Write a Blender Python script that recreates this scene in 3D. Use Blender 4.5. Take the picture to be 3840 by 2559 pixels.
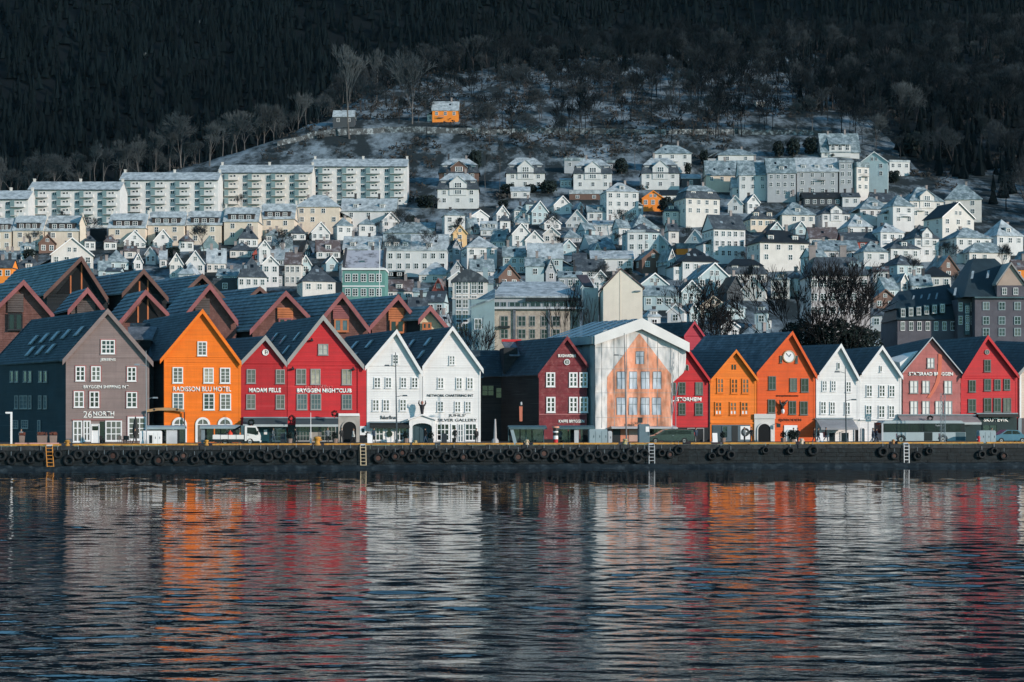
import bpy, math, random
import numpy as np
from mathutils import Vector, Matrix, noise
for _o in list(bpy.data.objects): bpy.data.objects.remove(_o, do_unlink=True)
S = bpy.context.scene
COL = S.collection
R = math.radians
# ------------------------------------------------------------------ camera, light, exposure
F = 6201.0            # focal length in photograph pixels (3840 wide)
HR = 1542.0           # row of the horizon in the photograph
ZC = 3.74             # camera height above the quay
cd = bpy.data.cameras.new('camera'); cam = bpy.data.objects.new('camera', cd); COL.objects.link(cam)
cam.location = (0, 0, ZC); cam.rotation_euler = (R(90), 0, 0)
cd.sensor_width = 36.0; cd.lens = 36.0*F/3840.0; cd.shift_y = (HR-1279.5)/3840.0
cd.clip_start = 1.0; cd.clip_end = 6000.0
S.camera = cam
SUN_EL, SUN_AZ = 15.0, 56.0      # azimuth: degrees right of straight behind the camera
w_ = bpy.data.worlds.new("World"); S.world = w_; w_.use_nodes = True
nt = w_.node_tree; bg = nt.nodes['Background']
sky = nt.nodes.new('ShaderNodeTexSky'); sky.sky_type = 'NISHITA'; sky.sun_disc = False
sky.sun_elevation = R(SUN_EL); sky.altitude = 20; sky.air_density = 1.0; sky.dust_density = 0.0; sky.ozone_density = 3.0
sdir = Vector((math.cos(R(SUN_EL))*math.sin(R(SUN_AZ)), -math.cos(R(SUN_EL))*math.cos(R(SUN_AZ)), math.sin(R(SUN_EL))))
sky.sun_rotation = math.atan2(sdir.x, sdir.y)
tint = nt.nodes.new('ShaderNodeMix'); tint.data_type = 'RGBA'; tint.blend_type = 'MULTIPLY'; tint.inputs[0].default_value = 1.0
tint.inputs[7].default_value = (0.55, 0.99, 0.97, 1); nt.links.new(sky.outputs[0], tint.inputs[6])      # the cold teal cast of the photograph's skylight
hs = nt.nodes.new('ShaderNodeHueSaturation'); hs.inputs['Saturation'].default_value = 0.92      # thin winter veil
nt.links.new(tint.outputs[2], hs.inputs['Color']); nt.links.new(hs.outputs[0], bg.inputs[0]); bg.inputs[1].default_value = 0.15
sl = bpy.data.lights.new('sun', 'SUN'); so = bpy.data.objects.new('sun', sl); COL.objects.link(so)
sl.energy = 3.25; sl.angle = R(0.5); sl.color = (1.0, 0.87, 0.77)
so.rotation_euler = sdir.to_track_quat('Z', 'Y').to_euler()
S.view_settings.view_transform = 'Standard'; S.view_settings.look = 'None'
S.view_settings.exposure = 0.42; S.view_settings.gamma = 1.0; S.view_settings.use_curve_mapping = False
S.render.engine = 'CYCLES'
S.cycles.use_denoising = True
S.cycles.max_bounces = 5; S.cycles.diffuse_bounces = 2; S.cycles.glossy_bounces = 3
S.cycles.transmission_bounces = 2; S.cycles.sample_clamp_indirect = 4.0
# ------------------------------------------------------------------ helpers
rnd = random.Random(7)
def mix_node(n, fac, a, b, l, blend='MIX'):
    m = n.new('ShaderNodeMix'); m.data_type = 'RGBA'; m.blend_type = blend
    for sock, v in ((m.inputs[0], fac), (m.inputs[6], a), (m.inputs[7], b)):
        if hasattr(v, 'links'): l.new(v, sock)
        else: sock.default_value = v if isinstance(v, float) else (*v, 1.0) if len(v) == 3 else v
    return m.outputs[2]
def noise_node(n, l, vec, scale, detail=4.0, rough=0.55):
    t = n.new('ShaderNodeTexNoise'); t.inputs['Scale'].default_value = scale
    t.inputs['Detail'].default_value = detail; t.inputs['Roughness'].default_value = rough
    l.new(vec, t.inputs['Vector']); return t.outputs['Fac']
def ramp(n, l, fac, lo, hi, a=0.0, b=1.0):
    m = n.new('ShaderNodeMapRange'); l.new(fac, m.inputs[0])
    for i, v in ((1, lo), (2, hi), (3, a), (4, b)): m.inputs[i].default_value = v
    return m.outputs[0]
def scaled(n, l, vec, sc):
    m = n.new('ShaderNodeMapping'); m.inputs['Scale'].default_value = sc; l.new(vec, m.inputs[0]); return m.outputs[0]
MATS = {}
def paint(name, c, var=0.22, rough=0.65, streak=0.0, spec=0.3, c2=None, sc=0.5, mix=(0.45, 0.6), bump=0.0, metal=0.0, fine=6.0, boards=0.0):
    """A painted / weathered surface: base colour broken by worn patches, grain and runs."""
    if name in MATS: return MATS[name]
    m = bpy.data.materials.new(name); m.use_nodes = True
    n, l = m.node_tree.nodes, m.node_tree.links
    b = n['Principled BSDF']; b.inputs['Roughness'].default_value = rough; b.inputs['Metallic'].default_value = metal
    b.inputs['Specular IOR Level'].default_value = spec
    g = n.new('ShaderNodeNewGeometry').outputs['Position']
    big = noise_node(n, l, g, sc, 5.0, 0.6); fin = noise_node(n, l, g, fine, 3.0, 0.6)
    dark = tuple(x*(1-var) for x in c); light = tuple(min(1, x*(1+var*0.35)) for x in c)
    col = mix_node(n, ramp(n, l, big, 0.35, 0.65), dark, light, l)
    col = mix_node(n, ramp(n, l, fin, 0.3, 0.7, 0.0, 0.5), col, tuple(x*(1-var*0.9) for x in c), l)
    if streak:
        st = noise_node(n, l, scaled(n, l, g, (3.0, 3.0, 0.18)), 1.0, 4.0, 0.7)
        col = mix_node(n, ramp(n, l, st, 0.5, 0.75, 0.0, streak), col, tuple(x*0.45 for x in c), l)
    if boards:      # every board took the paint and the weather a little differently
        bt = noise_node(n, l, scaled(n, l, g, (0.10, 0.10, 3.6)), 1.0, 2.0, 0.5)
        col = mix_node(n, ramp(n, l, bt, 0.38, 0.64, 0.0, boards), col, tuple(x*0.55+0.02 for x in c), l)
        col = mix_node(n, ramp(n, l, bt, 0.36, 0.22, 0.0, boards), col, tuple(min(1, x*0.9+0.10) for x in c), l)
    if c2:
        pt = noise_node(n, l, g, sc*2.2, 8.0, 0.7)
        col = mix_node(n, ramp(n, l, pt, mix[0], mix[1]), col, c2, l)
    l.new(col, b.inputs['Base Color'])
    if bump:
        bn = n.new('ShaderNodeBump'); bn.inputs['Strength'].default_value = bump; bn.inputs['Distance'].default_value = 0.05
        l.new(fin, bn.inputs['Height']); l.new(bn.outputs[0], b.inputs['Normal'])
    MATS[name] = m; return m
def glass(name, c, rough=0.08, spec=0.6):
    if name in MATS: return MATS[name]
    m = paint(name, c, 0.5, rough, spec=spec, sc=0.9, fine=2.5); return m
class MB:
    def __init__(s): s.v = []; s.f = []; s.m = []
    def add(s, pts, faces, mi=0):
        k = len(s.v); s.v += [tuple(p) for p in pts]
        for f in faces: s.f.append(tuple(k+i for i in f)); s.m.append(mi)
    def quad(s, a, b, c, d, mi=0): s.add((a, b, c, d), ((0, 1, 2, 3),), mi)
    def box(s, x0, x1, y0, y1, z0, z1, mi=0):
        s.add([(x0,y0,z0),(x1,y0,z0),(x1,y1,z0),(x0,y1,z0),(x0,y0,z1),(x1,y0,z1),(x1,y1,z1),(x0,y1,z1)],
              [(0,1,5,4),(1,2,6,5),(2,3,7,6),(3,0,4,7),(4,5,6,7),(3,2,1,0)], mi)
    def hexa(s, p, mi=0):   # 8 points: 4 bottom (ccw from above), 4 top
        s.add(p, [(0,1,5,4),(1,2,6,5),(2,3,7,6),(3,0,4,7),(4,5,6,7),(3,2,1,0)], mi)
    def prism(s, poly, y0, y1, mi=0):   # polygon in (x, z), extruded along y
        n = len(poly); pts = [(x, y0, z) for x, z in poly]+[(x, y1, z) for x, z in poly]
        fs = [tuple(range(n)), tuple(range(2*n-1, n-1, -1))]+[(i, i+n, (i+1) % n+n, (i+1) % n) for i in range(n)]
        s.add(pts, fs, mi)
    def tube(s, pts, rad, sides=6, mi=0, cap=True):
        pts = [Vector(p) for p in pts]; rs = rad if hasattr(rad, '__len__') else [rad]*len(pts)
        k = len(s.v)
        for i, p in enumerate(pts):
            d = (pts[min(i+1, len(pts)-1)]-pts[max(i-1, 0)]).normalized()
            a = d.orthogonal().normalized(); b = d.cross(a)
            for j in range(sides):
                t = 2*math.pi*j/sides; s.v.append(tuple(p+(a*math.cos(t)+b*math.sin(t))*rs[i]))
        for i in range(len(pts)-1):
            for j in range(sides):
                s.f.append((k+i*sides+j, k+i*sides+(j+1) % sides, k+(i+1)*sides+(j+1) % sides, k+(i+1)*sides+j)); s.m.append(mi)
        if cap:
            s.f.append(tuple(k+j for j in range(sides-1, -1, -1))); s.m.append(mi)
            e = k+(len(pts)-1)*sides; s.f.append(tuple(e+j for j in range(sides))); s.m.append(mi)
    def lathe(s, prof, cx, cy, sides=12, mi=0):
        k = len(s.v)
        for r, z in prof:
            for j in range(sides):
                t = 2*math.pi*j/sides; s.v.append((cx+r*math.cos(t), cy+r*math.sin(t), z))
        for i in range(len(prof)-1):
            for j in range(sides):
                s.f.append((k+i*sides+j, k+i*sides+(j+1) % sides, k+(i+1)*sides+(j+1) % sides, k+(i+1)*sides+j)); s.m.append(mi)
        s.f.append(tuple(k+j for j in range(sides-1, -1, -1))); s.m.append(mi)
        e = k+(len(prof)-1)*sides; s.f.append(tuple(e+j for j in range(sides))); s.m.append(mi)
    def disc(s, cx, cz, r, y0, y1, sides=16, mi=0):
        s.prism([(cx+r*math.cos(2*math.pi*i/sides), cz+r*math.sin(2*math.pi*i/sides)) for i in range(sides)], y0, y1, mi)
    def ring(s, cx, cz, r0, r1, y0, y1, sides=16, mi=0, a0=0.0, a1=2*math.pi):
        for i in range(sides):
            t, u = a0+(a1-a0)*i/sides, a0+(a1-a0)*(i+1)/sides
            P = lambda r, a, y: (cx+r*math.cos(a), y, cz+r*math.sin(a))
            s.add([P(r0,t,y0),P(r1,t,y0),P(r1,u,y0),P(r0,u,y0),P(r0,t,y1),P(r1,t,y1),P(r1,u,y1),P(r0,u,y1)],
                  [(0,1,2,3),(7,6,5,4),(1,5,6,2),(3,7,4,0)], mi)
    def mesh(s, name, mats):
        me = bpy.data.meshes.new(name); me.from_pydata(s.v, [], s.f)
        for m in (mats if isinstance(mats, (list, tuple)) else [mats]): me.materials.append(m)
        if any(s.m): me.polygons.foreach_set('material_index', s.m)
        return me
    def build(s, name, mats, parent=None, loc=None): return obj(name, s.mesh(name, mats), parent, loc)
def obj(name, me, parent=None, loc=None, rz=None, scale=None):
    o = bpy.data.objects.new(name, me); COL.objects.link(o)
    if parent is not None: o.parent = parent
    if loc is not None: o.location = loc
    if rz: o.rotation_euler = (0, 0, rz)
    if scale is not None: o.scale = scale
    return o
def tag(o, label=None, cat=None, group=None, kind=None):
    for k, v in (('label', label), ('category', cat), ('group', group), ('kind', kind)):
        if v: o[k] = v
    return o
def thing(name, label, cat, loc, rz=0.0, group=None): return tag(obj(name, None, None, loc, rz), label, cat, group)
def copy_tree(o, parent=None):
    c = o.copy(); COL.objects.link(c)
    if parent is not None: c.parent = parent
    for ch in o.children: copy_tree(ch, c)
    return c
def ray(px, row, y): t = (px-1920.0)/F; return Vector((t*y, y, ZC+(HR-row)*y/F))   # point of the place seen at a photo pixel, y metres away
KK = 0.113; YF = 199.8; YQ = 181.8      # the street front and the quay edge both turn by atan(0.113)
RZ = math.atan(KK); UV = Vector((math.cos(RZ), math.sin(RZ), 0)); VV = Vector((-math.sin(RZ), math.cos(RZ), 0))
def on_line(px, row, y0): y = y0/(1-KK*(px-1920.0)/F); return ray(px, row, y)
# ------------------------------------------------------------------ materials
SLATE = paint('slate_roof', (0.030, 0.050, 0.064), 0.5, 0.55, c2=(0.09, 0.13, 0.15), sc=0.6, mix=(0.52, 0.75), fine=5)
SLATE_GREY = paint('grey_slate_roof', (0.10, 0.12, 0.14), 0.45, 0.6, c2=(0.2, 0.22, 0.25), sc=0.5, mix=(0.45, 0.7), fine=5)
TILE_TEAL = paint('frosted_tile_roof', (0.17, 0.23, 0.26), 0.4, 0.7, c2=(0.30, 0.36, 0.39), sc=0.5, mix=(0.45, 0.7), fine=4)
FRAME_W = paint('white_frame_paint', (0.80, 0.79, 0.78), 0.08, 0.5)
FRAME_G = paint('grey_frame_paint', (0.33, 0.32, 0.31), 0.2, 0.6)
FRAME_D = paint('dull_green_frame_paint', (0.14, 0.16, 0.15), 0.2, 0.6)
GL_D = glass('dark_window_glass', (0.008, 0.011, 0.014))
GL_B = glass('pale_blue_window_glass', (0.10, 0.15, 0.18))
GL_C = glass('curtained_window_glass', (0.42, 0.38, 0.30))
GL_M = glass('half_curtained_window_glass', (0.14, 0.145, 0.135))
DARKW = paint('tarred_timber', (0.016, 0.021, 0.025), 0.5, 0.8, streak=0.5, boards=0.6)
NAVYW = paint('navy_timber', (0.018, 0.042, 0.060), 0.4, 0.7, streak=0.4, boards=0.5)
STONE = paint('pale_stone', (0.42, 0.39, 0.35), 0.35, 0.8, bump=0.3)
BLACKM = paint('black_metal', (0.012, 0.014, 0.016), 0.3, 0.45, spec=0.5)
STEEL = paint('grey_steel', (0.22, 0.27, 0.30), 0.3, 0.45, spec=0.5)
TEALM = paint('teal_painted_steel', (0.07, 0.13, 0.15), 0.3, 0.5)
PALEM = paint('pale_painted_steel', (0.50, 0.52, 0.54), 0.2, 0.5)
YELLOW = paint('yellow_paint', (0.62, 0.30, 0.05), 0.4, 0.6, c2=(0.16, 0.11, 0.06), sc=1.5, mix=(0.48, 0.7))
RUBBER = paint('tyre_rubber', (0.006, 0.009, 0.011), 0.5, 0.7, c2=(0.02, 0.028, 0.03), sc=2.0, mix=(0.5, 0.8))
# ------------------------------------------------------------------ terrain, water, quay
PY = [0, 200, 262, 290, 345, 450, 560, 650, 730, 850, 950, 1050, 1150, 1300]
PZ = [-0.02, -0.02, -0.02, 4, 15, 40, 69, 99, 131, 170, 212, 255, 285, 330]
CX = [-330, -186, -152, -125, -93, -76, -45, 33, 142, 328, 520]
CZ = [55, 86, 92, 108, 127, 165, 188, 204, 212, 220, 228]
def terr(x, y):
    a = float(np.interp(y, PY, PZ)); b = float(np.interp(x, CX, CZ)); k = 9.0
    h = max(k-abs(a-b), 0.0)/k; z = min(a, b)-h*h*k*0.25
    if y > 610:
        t = min(1, (y-610)/60); z += t*(2.2*noise.noise((x*0.02, y*0.03, 3.1))+0.9*noise.noise((x*0.07, y*0.09, 8.3)))
    return z
def hit(px, row):
    t = (px-1920.0)/F; s = (HR-row)/F; y = 205.0
    while y < 1300 and ZC+s*y > terr(t*y, y): y += 1.5
    return Vector((t*y, y, terr(t*y, y)))
def ground_mat(name, soil, snow, lo, hi, sc=0.12):
    m = bpy.data.materials.new(name); m.use_nodes = True; n, l = m.node_tree.nodes, m.node_tree.links
    b = n['Principled BSDF']; b.inputs['Roughness'].default_value = 0.9; b.inputs['Specular IOR Level'].default_value = 0.1
    g = n.new('ShaderNodeNewGeometry').outputs['Position']
    a = noise_node(n, l, scaled(n, l, g, (0.75, 0.28, 0.5)), sc, 10.0, 0.72)
    f = noise_node(n, l, g, 0.9, 5.0, 0.7)
    soilc = mix_node(n, f, tuple(x*0.5 for x in soil), tuple(x*1.5 for x in soil), l)
    l.new(mix_node(n, ramp(n, l, a, lo, hi), soilc, snow, l), b.inputs['Base Color'])
    return m
mb = MB(); xs = np.linspace(-560, 560, 113); ys = np.concatenate([np.linspace(199.5, 640, 56), np.linspace(648, 1300, 83)])
for y in ys:
    for x in xs: mb.v.append((x, y if y > 205 else y+KK*x-0.5, terr(x, y)))
nx = len(xs); snow_m, wood_m, pave = 0, 1, 2
for j in range(len(ys)-1):
    for i in range(nx-1):
        mb.f.append((j*nx+i, j*nx+i+1, (j+1)*nx+i+1, (j+1)*nx+i))
        yy, xx = ys[j], xs[i]
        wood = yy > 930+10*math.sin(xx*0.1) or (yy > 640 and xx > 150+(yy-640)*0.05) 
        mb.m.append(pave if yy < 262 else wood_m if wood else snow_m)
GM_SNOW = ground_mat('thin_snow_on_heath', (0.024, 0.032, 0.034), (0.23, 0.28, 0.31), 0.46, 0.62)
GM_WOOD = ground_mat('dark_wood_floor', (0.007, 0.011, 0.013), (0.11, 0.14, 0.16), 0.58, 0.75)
GM_PAVE = paint('wet_cobbles', (0.05, 0.052, 0.055), 0.4, 0.75, sc=0.3)
tag(mb.build('hillside_ground', [GM_SNOW, GM_WOOD, GM_PAVE]), kind='structure')
for p in bpy.data.objects['hillside_ground'].data.polygons: p.use_smooth = True
# far mountain
def mount(x, y):
    return 58+0.56*(y-950)+42*noise.noise((x*0.004+5, y*0.003, 1.0))+16*noise.noise((x*0.013, y*0.008, 7.0))
mb = MB(); xs = np.linspace(-820, 820, 83); ys = np.linspace(860, 1800, 60)
for y in ys:
    for x in xs: mb.v.append((x, y, mount(x, y)))
for j in range(len(ys)-1):
    for i in range(82): mb.f.append((j*83+i, j*83+i+1, (j+1)*83+i+1, (j+1)*83+i)); mb.m.append(0)
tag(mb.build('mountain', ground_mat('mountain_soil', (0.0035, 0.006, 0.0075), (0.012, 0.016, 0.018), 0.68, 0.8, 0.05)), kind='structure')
for p in bpy.data.objects['mountain'].data.polygons: p.use_smooth = True
# dense spruce forest on the mountain (uncountable)
r2 = random.Random(3); mb = MB(); cnt = 0
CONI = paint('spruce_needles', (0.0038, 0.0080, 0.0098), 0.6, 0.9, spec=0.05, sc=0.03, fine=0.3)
def conifer(mb, x, y, z, h, r, sides=6, tiers=2):
    for t in range(tiers):
        z0 = z+h*(0.06+0.42*t); z1 = z+h*(0.62+0.38*t) if t < tiers-1 else z+h
        rr = r*(1-0.42*t); k = len(mb.v); a0 = r2.random()*6
        for j in range(sides):
            q = rr*(0.7+0.5*r2.random()); a = a0+6.283*j/sides
            mb.v.append((x+q*math.cos(a), y+q*math.sin(a), z0-0.06*h*r2.random()))
        mb.v.append((x+0.1*rr, y, z1))
        for j in range(sides): mb.f.append((k+j, k+(j+1) % sides, k+sides)); mb.m.append(0)
while cnt < 6500:
    y = 900+r2.random()**0.8*820; x = (r2.random()*2-1)*(0.33*y)
    z = mount(x, y)
    if z < terr(x, min(y, 1290))-3 and y < 1290: continue
    conifer(mb, x, y, z, 13+10*r2.random(), 2.6+2.2*r2.random(), 5, 2); cnt += 1
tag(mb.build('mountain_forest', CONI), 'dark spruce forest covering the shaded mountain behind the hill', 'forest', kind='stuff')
# bare rock / snow scars on the mountain face
SCAR = paint('snowy_rock', (0.11, 0.14, 0.15), 0.5, 0.9, c2=(0.02, 0.025, 0.025), sc=0.25, mix=(0.5, 0.65))
def scar(px0, r0, px1, r1, label, yd):
    t = (px0+px1)/2; mbs = MB(); n = 9; P = []
    for i in range(n+1):
        a = i/n; c = ray(px0+(px1-px0)*a, r0+(r1-r0)*a, yd); hh = (0.5+1.0*math.sin(3.1*a)*(0.5+0.9*r2.random()))
        P.append((c, hh))
    for (c, h0), (d, h1) in zip(P[:-1], P[1:]):
        mbs.hexa([(c.x,c.y-1,c.z-h0),(d.x,d.y-1,d.z-h1),(d.x,d.y+3,d.z-h1),(c.x,c.y+3,c.z-h0),
                  (c.x,c.y+1,c.z+h0),(d.x,d.y+1,d.z+h1),(d.x,d.y+4,d.z+h1),(c.x,c.y+4,c.z+h0)])
    tag(mbs.build('rock_ledge', SCAR), label, 'rock')
def mount_y(px, row):
    y = 880.0
    while y < 2000 and ray(px, row, y).z > mount(ray(px, row, y).x, y)+5: y += 4
    return y
scar(705, 95, 780, 72, 'pale snowy rock ledge high on the dark mountain', mount_y(740, 85))
scar(520, 215, 545, 198, 'small pale rock patch lower on the dark mountain', mount_y(530, 205))
# water
m = bpy.data.materials.new('harbour_water'); m.use_nodes = True; n, l = m.node_tree.nodes, m.node_tree.links
b = n['Principled BSDF']; b.inputs['Base Color'].default_value = (0.006, 0.012, 0.018, 1); b.inputs['Roughness'].default_value = 0.035
b.inputs['IOR'].default_value = 1.33; b.inputs['Specular IOR Level'].default_value = 0.5
g = n.new('ShaderNodeNewGeometry').outputs['Position']
n1 = noise_node(n, l, scaled(n, l, g, (0.36, 0.95, 1)), 0.8, 3.0, 0.5)
n2 = noise_node(n, l, scaled(n, l, g, (0.55, 1.0, 1)), 2.1, 3.0, 0.55)
n3 = noise_node(n, l, scaled(n, l, g, (0.2, 0.5, 1)), 0.12, 2.0, 0.5)
bp = None
sep = n.new('ShaderNodeSeparateXYZ'); l.new(g, sep.inputs[0])
calm = ramp(n, l, sep.outputs['Y'], 55.0, 140.0, 1.0, 0.06)      # sheltered, calmer water towards the quay
for (hn, st, di) in ((n1, 1.0, 0.012), (n2, 1.0, 0.016), (n3, 1.0, 0.06)):
    q = n.new('ShaderNodeBump'); q.inputs['Strength'].default_value = st; q.inputs['Distance'].default_value = di
    mm = n.new('ShaderNodeMath'); mm.operation = 'MULTIPLY'; l.new(hn, mm.inputs[0]); l.new(calm, mm.inputs[1]); l.new(mm.outputs[0], q.inputs['Height'])
    if bp: l.new(bp.outputs[0], q.inputs['Normal'])
    bp = q
l.new(bp.outputs[0], b.inputs['Normal'])
WZ = -2.58
# wind ripples as real relief: a sum of short waves, steeper in the open basin than under the quay
wq = np.random.RandomState(5)
wx = np.concatenate([[-500, -300, -150, -90], np.arange(-64, 64.01, 0.23), [90, 150, 300, 500]])
wy = np.concatenate([[-120, -40, 0, 20], 37+np.cumsum(np.linspace(0.085, 0.33, 740))]); wy = np.concatenate([wy[wy < 189], [190, 210, 260]])
GX, GY = np.meshgrid(wx, wy); HZ = np.zeros_like(GX); DY = np.gradient(wy)[:, None]
amp = np.interp(GY, [20, 30, 60, 110, 150, 190, 191], [0, 1.2, 0.95, 0.62, 0.48, 0.5, 0])*np.clip((64.5-np.abs(GX))/4, 0, 1)
gust = 0.75+0.5*np.sin(GX*0.05+1.3*np.sin(GY*0.045))*np.sin(GY*0.11+0.8*np.sin(GX*0.04+2))
for i in range(64):
    lam = 0.50*10**(wq.rand()*0.70); th = math.pi/2+wq.randn()*0.42; kx, ky = math.cos(th)*6.283/lam, math.sin(th)*6.283/lam
    HZ += np.clip((lam/DY-3.2)/2.0, 0, 1)*0.0125*lam/6.283*np.sin(kx*GX+ky*GY+wq.rand()*6.283)*1.12
HZ = WZ+HZ*amp*gust
ny, nxw = GX.shape; me = bpy.data.meshes.new('water'); co = np.stack([GX, GY, HZ], -1).reshape(-1, 3)
ii = (np.arange(ny-1)[:, None]*nxw+np.arange(nxw-1)[None, :]).reshape(-1); qd = np.stack([ii, ii+1, ii+nxw+1, ii+nxw], 1)
me.vertices.add(len(co)); me.vertices.foreach_set('co', co.ravel()); me.loops.add(qd.size); me.loops.foreach_set('vertex_index', qd.ravel().astype(np.int32))
me.polygons.add(len(qd)); me.polygons.foreach_set('loop_start', np.arange(0, qd.size, 4).astype(np.int32)); me.polygons.foreach_set('use_smooth', np.ones(len(qd), bool)); me.update(calc_edges=True); me.materials.append(m)
tag(obj('water', me), kind='structure')
# quay: promenade slab, wall, ledge
mb = MB(); c = lambda x, y0: y0+KK*x
mb.quad((-260, c(-260, YQ)+0.7, 0.0), (260, c(260, YQ)+0.7, 0.0), (260, c(260, YF)-0.2, 0.0), (-260, c(-260, YF)-0.2, 0.0))
mb.quad((-260, c(-260, YF)-0.2, 0.0), (260, c(260, YF)-0.2, 0.0), (260, c(260, YF)+14, -0.01), (-260, c(-260, YF)+14, -0.01))
tag(mb.build('quay_paving', GM_PAVE), kind='structure')
QS = paint('weedy_quay_stone', (0.008, 0.014, 0.017), 0.5, 0.75, streak=0.6, c2=(0.022, 0.035, 0.040), sc=0.7, mix=(0.52, 0.72), bump=0.5)
QL = paint('wet_ledge_stone', (0.012, 0.020, 0.025), 0.5, 0.5, c2=(0.045, 0.06, 0.068), sc=0.6, mix=(0.5, 0.72), bump=0.6)
QC = paint('quay_cap_concrete', (0.045, 0.05, 0.053), 0.5, 0.8, streak=0.7, c2=(0.014, 0.017, 0.02), sc=1.2, mix=(0.45, 0.65))
root = tag(obj('quay_wall', None, None, (0, YQ, 0), RZ), 'dark weathered stone quay wall with a low wet ledge along the water', 'quay wall')
mb = MB(); mb.box(-200, 200, 0.05, 0.9, -4.5, -0.45); mb.build('wall_core', QS, root)
mb = MB(); x = -200.0
while x < 200:
    w = 1.6+2.4*rnd.random(); d = 0.03*rnd.random(); mb.box(x, x+w-0.03, -0.10-d, 0.75, -0.46-0.03*rnd.random(), -0.002-0.012*rnd.random()); x += w
cap = mb.build('cap_stones', QC, root); cap['kind'] = 'stuff'
mb = MB()
for k in range(5):
    x = -150-rnd.random(); z1 = -0.50-0.44*k
    while x < 150:
        w = 0.8+1.3*rnd.random(); dd = 0.05+0.06*rnd.random()
        mb.box(x, x+w-0.025, 0.05-dd, 0.3, z1-0.40-0.02*rnd.random(), z1-0.02*rnd.random()); x += w
sc_ = mb.build('stone_blocks', QS, root); sc_['kind'] = 'stuff'
mb = MB(); NL = 260
def lx(i): return -170+340*i/NL
hs = [0.55+0.22*noise.noise((i*0.21, 0, 5))+0.16*noise.noise((i*0.7, 3, 5)) for i in range(NL+1)]
ds = [0.95+0.3*noise.noise((i*0.33, 9, 2)) for i in range(NL+1)]
for i in range(NL):
    a, bq = lx(i), lx(i+1)
    for (y0, z0, y1, z1, e) in ((-1, -1.9, -0.9, 0.0, 0), (-0.9, 0.0, -0.45, 0.8, 0), (-0.45, 0.8, 0.25, 1.0, 0)):
        P = lambda xx, k, yy, zz: (xx, yy*ds[k]-0.02, WZ+ (zz*hs[k] if zz > 0 else zz))
        mb.quad(P(a, i, y0, z0), P(bq, i+1, y0, z0), P(bq, i+1, y1, z1), P(a, i, y1, z1))
mb.build('stone_ledge', QL, root)
def q_at(px, dv=0.0, z=0.0):      # a point on the quay line below photo column px, dv metres landward
    p = on_line(px, HR, YQ); p.z = z; return p+VV*dv
# yellow edge beams
segs = [(-200, 228), (272, 742), (796, 1170), (1215, 1538), (1546, 1630), (1652, 1928), (1934, 1962), (2000, 2320), (2362, 2560), (2592, 2668), (2714, 2985), (3022, 3335), (3368, 3690), (3702, 4040)]
BL = ['left of the taupe house by the orange ladder', 'below the taupe house, ending at the white kiosk and shelter', 'below the white flatbed truck', 'below the nightclub arch and bakery',
      'short piece below the white doorway', 'below the silver gallery shop', 'shortest piece, by the gap beside the silver gallery', 'below the maroon house and bus shelters', 'below the shrouded orange front',
      'short piece below the black van', 'below the ochre shopfront', 'below the two white right-hand houses', 'below the coach', 'at the far right end, below the bin and blue car']
for i, (a, bx) in enumerate(segs):
    p0, p1 = q_at(a, 0.12), q_at(bx, 0.12); L = (p1-p0).length
    r = thing('edge_beam', 'yellow timber beam on the quay edge '+BL[i], 'edge beam', p0, RZ, 'yellow beams along the quay edge')
    mb = MB(); mb.box(0, L, 0, 0.24, 0.05, 0.23); mb.build('timber', YELLOW, r)
    mb = MB(); k = 0.6
    while k < L: mb.box(k, k+0.22, 0.03, 0.22, 0.0, 0.052); k += 2.2
    f = mb.build('spacer_blocks', QC, r); f['kind'] = 'stuff'
# ------------------------------------------------------------------ windows, lettering
WM = {}
def win_mesh(w, h, nc, nr, fm, ft=0.10, mt=0.05):
    key = (round(w, 2), round(h, 2), nc, nr, fm.name, ft, mt)
    if key not in WM:
        mb = MB(); d = 0.09
        mb.box(-w/2, -w/2+ft, -d, 0, 0, h); mb.box(w/2-ft, w/2, -d, 0, 0, h)
        mb.box(-w/2+ft, w/2-ft, -d, 0, h-ft, h); mb.box(-w/2+ft, w/2-ft, -d, 0, 0, ft)
        mb.box(-w/2-0.05, w/2+0.05, -d-0.06, 0, -0.07, -0.003)
        iw, ih = w-2*ft, h-2*ft
        for i in range(1, nc):
            x = -iw/2+iw*i/nc; t = mt*1.7 if nc == 2 else mt
            mb.box(x-t/2, x+t/2, -d+0.015, -0.02, ft, h-ft)
        for j in range(1, nr):
            z = ft+ih*j/nr; prev = -iw/2
            for i in range(1, nc+1):
                e = -iw/2+iw*i/nc; t = (mt*1.7 if nc == 2 else mt)/2
                mb.box(prev+(t if i > 1 else 0), e-(t if i < nc else 0), -d+0.025, -0.02, z-mt/2, z+mt/2); prev = e
        WM[key] = mb.mesh('window', fm)
    return WM[key]
PM = {}
def pane_mesh(w, h, g):
    key = (round(w, 2), round(h, 2), g.name)
    if key not in PM:
        mb = MB(); mb.box(-w/2+0.02, w/2-0.02, -0.03, -0.004, 0.02, h-0.02); PM[key] = mb.mesh('pane', g)
    return PM[key]
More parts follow.
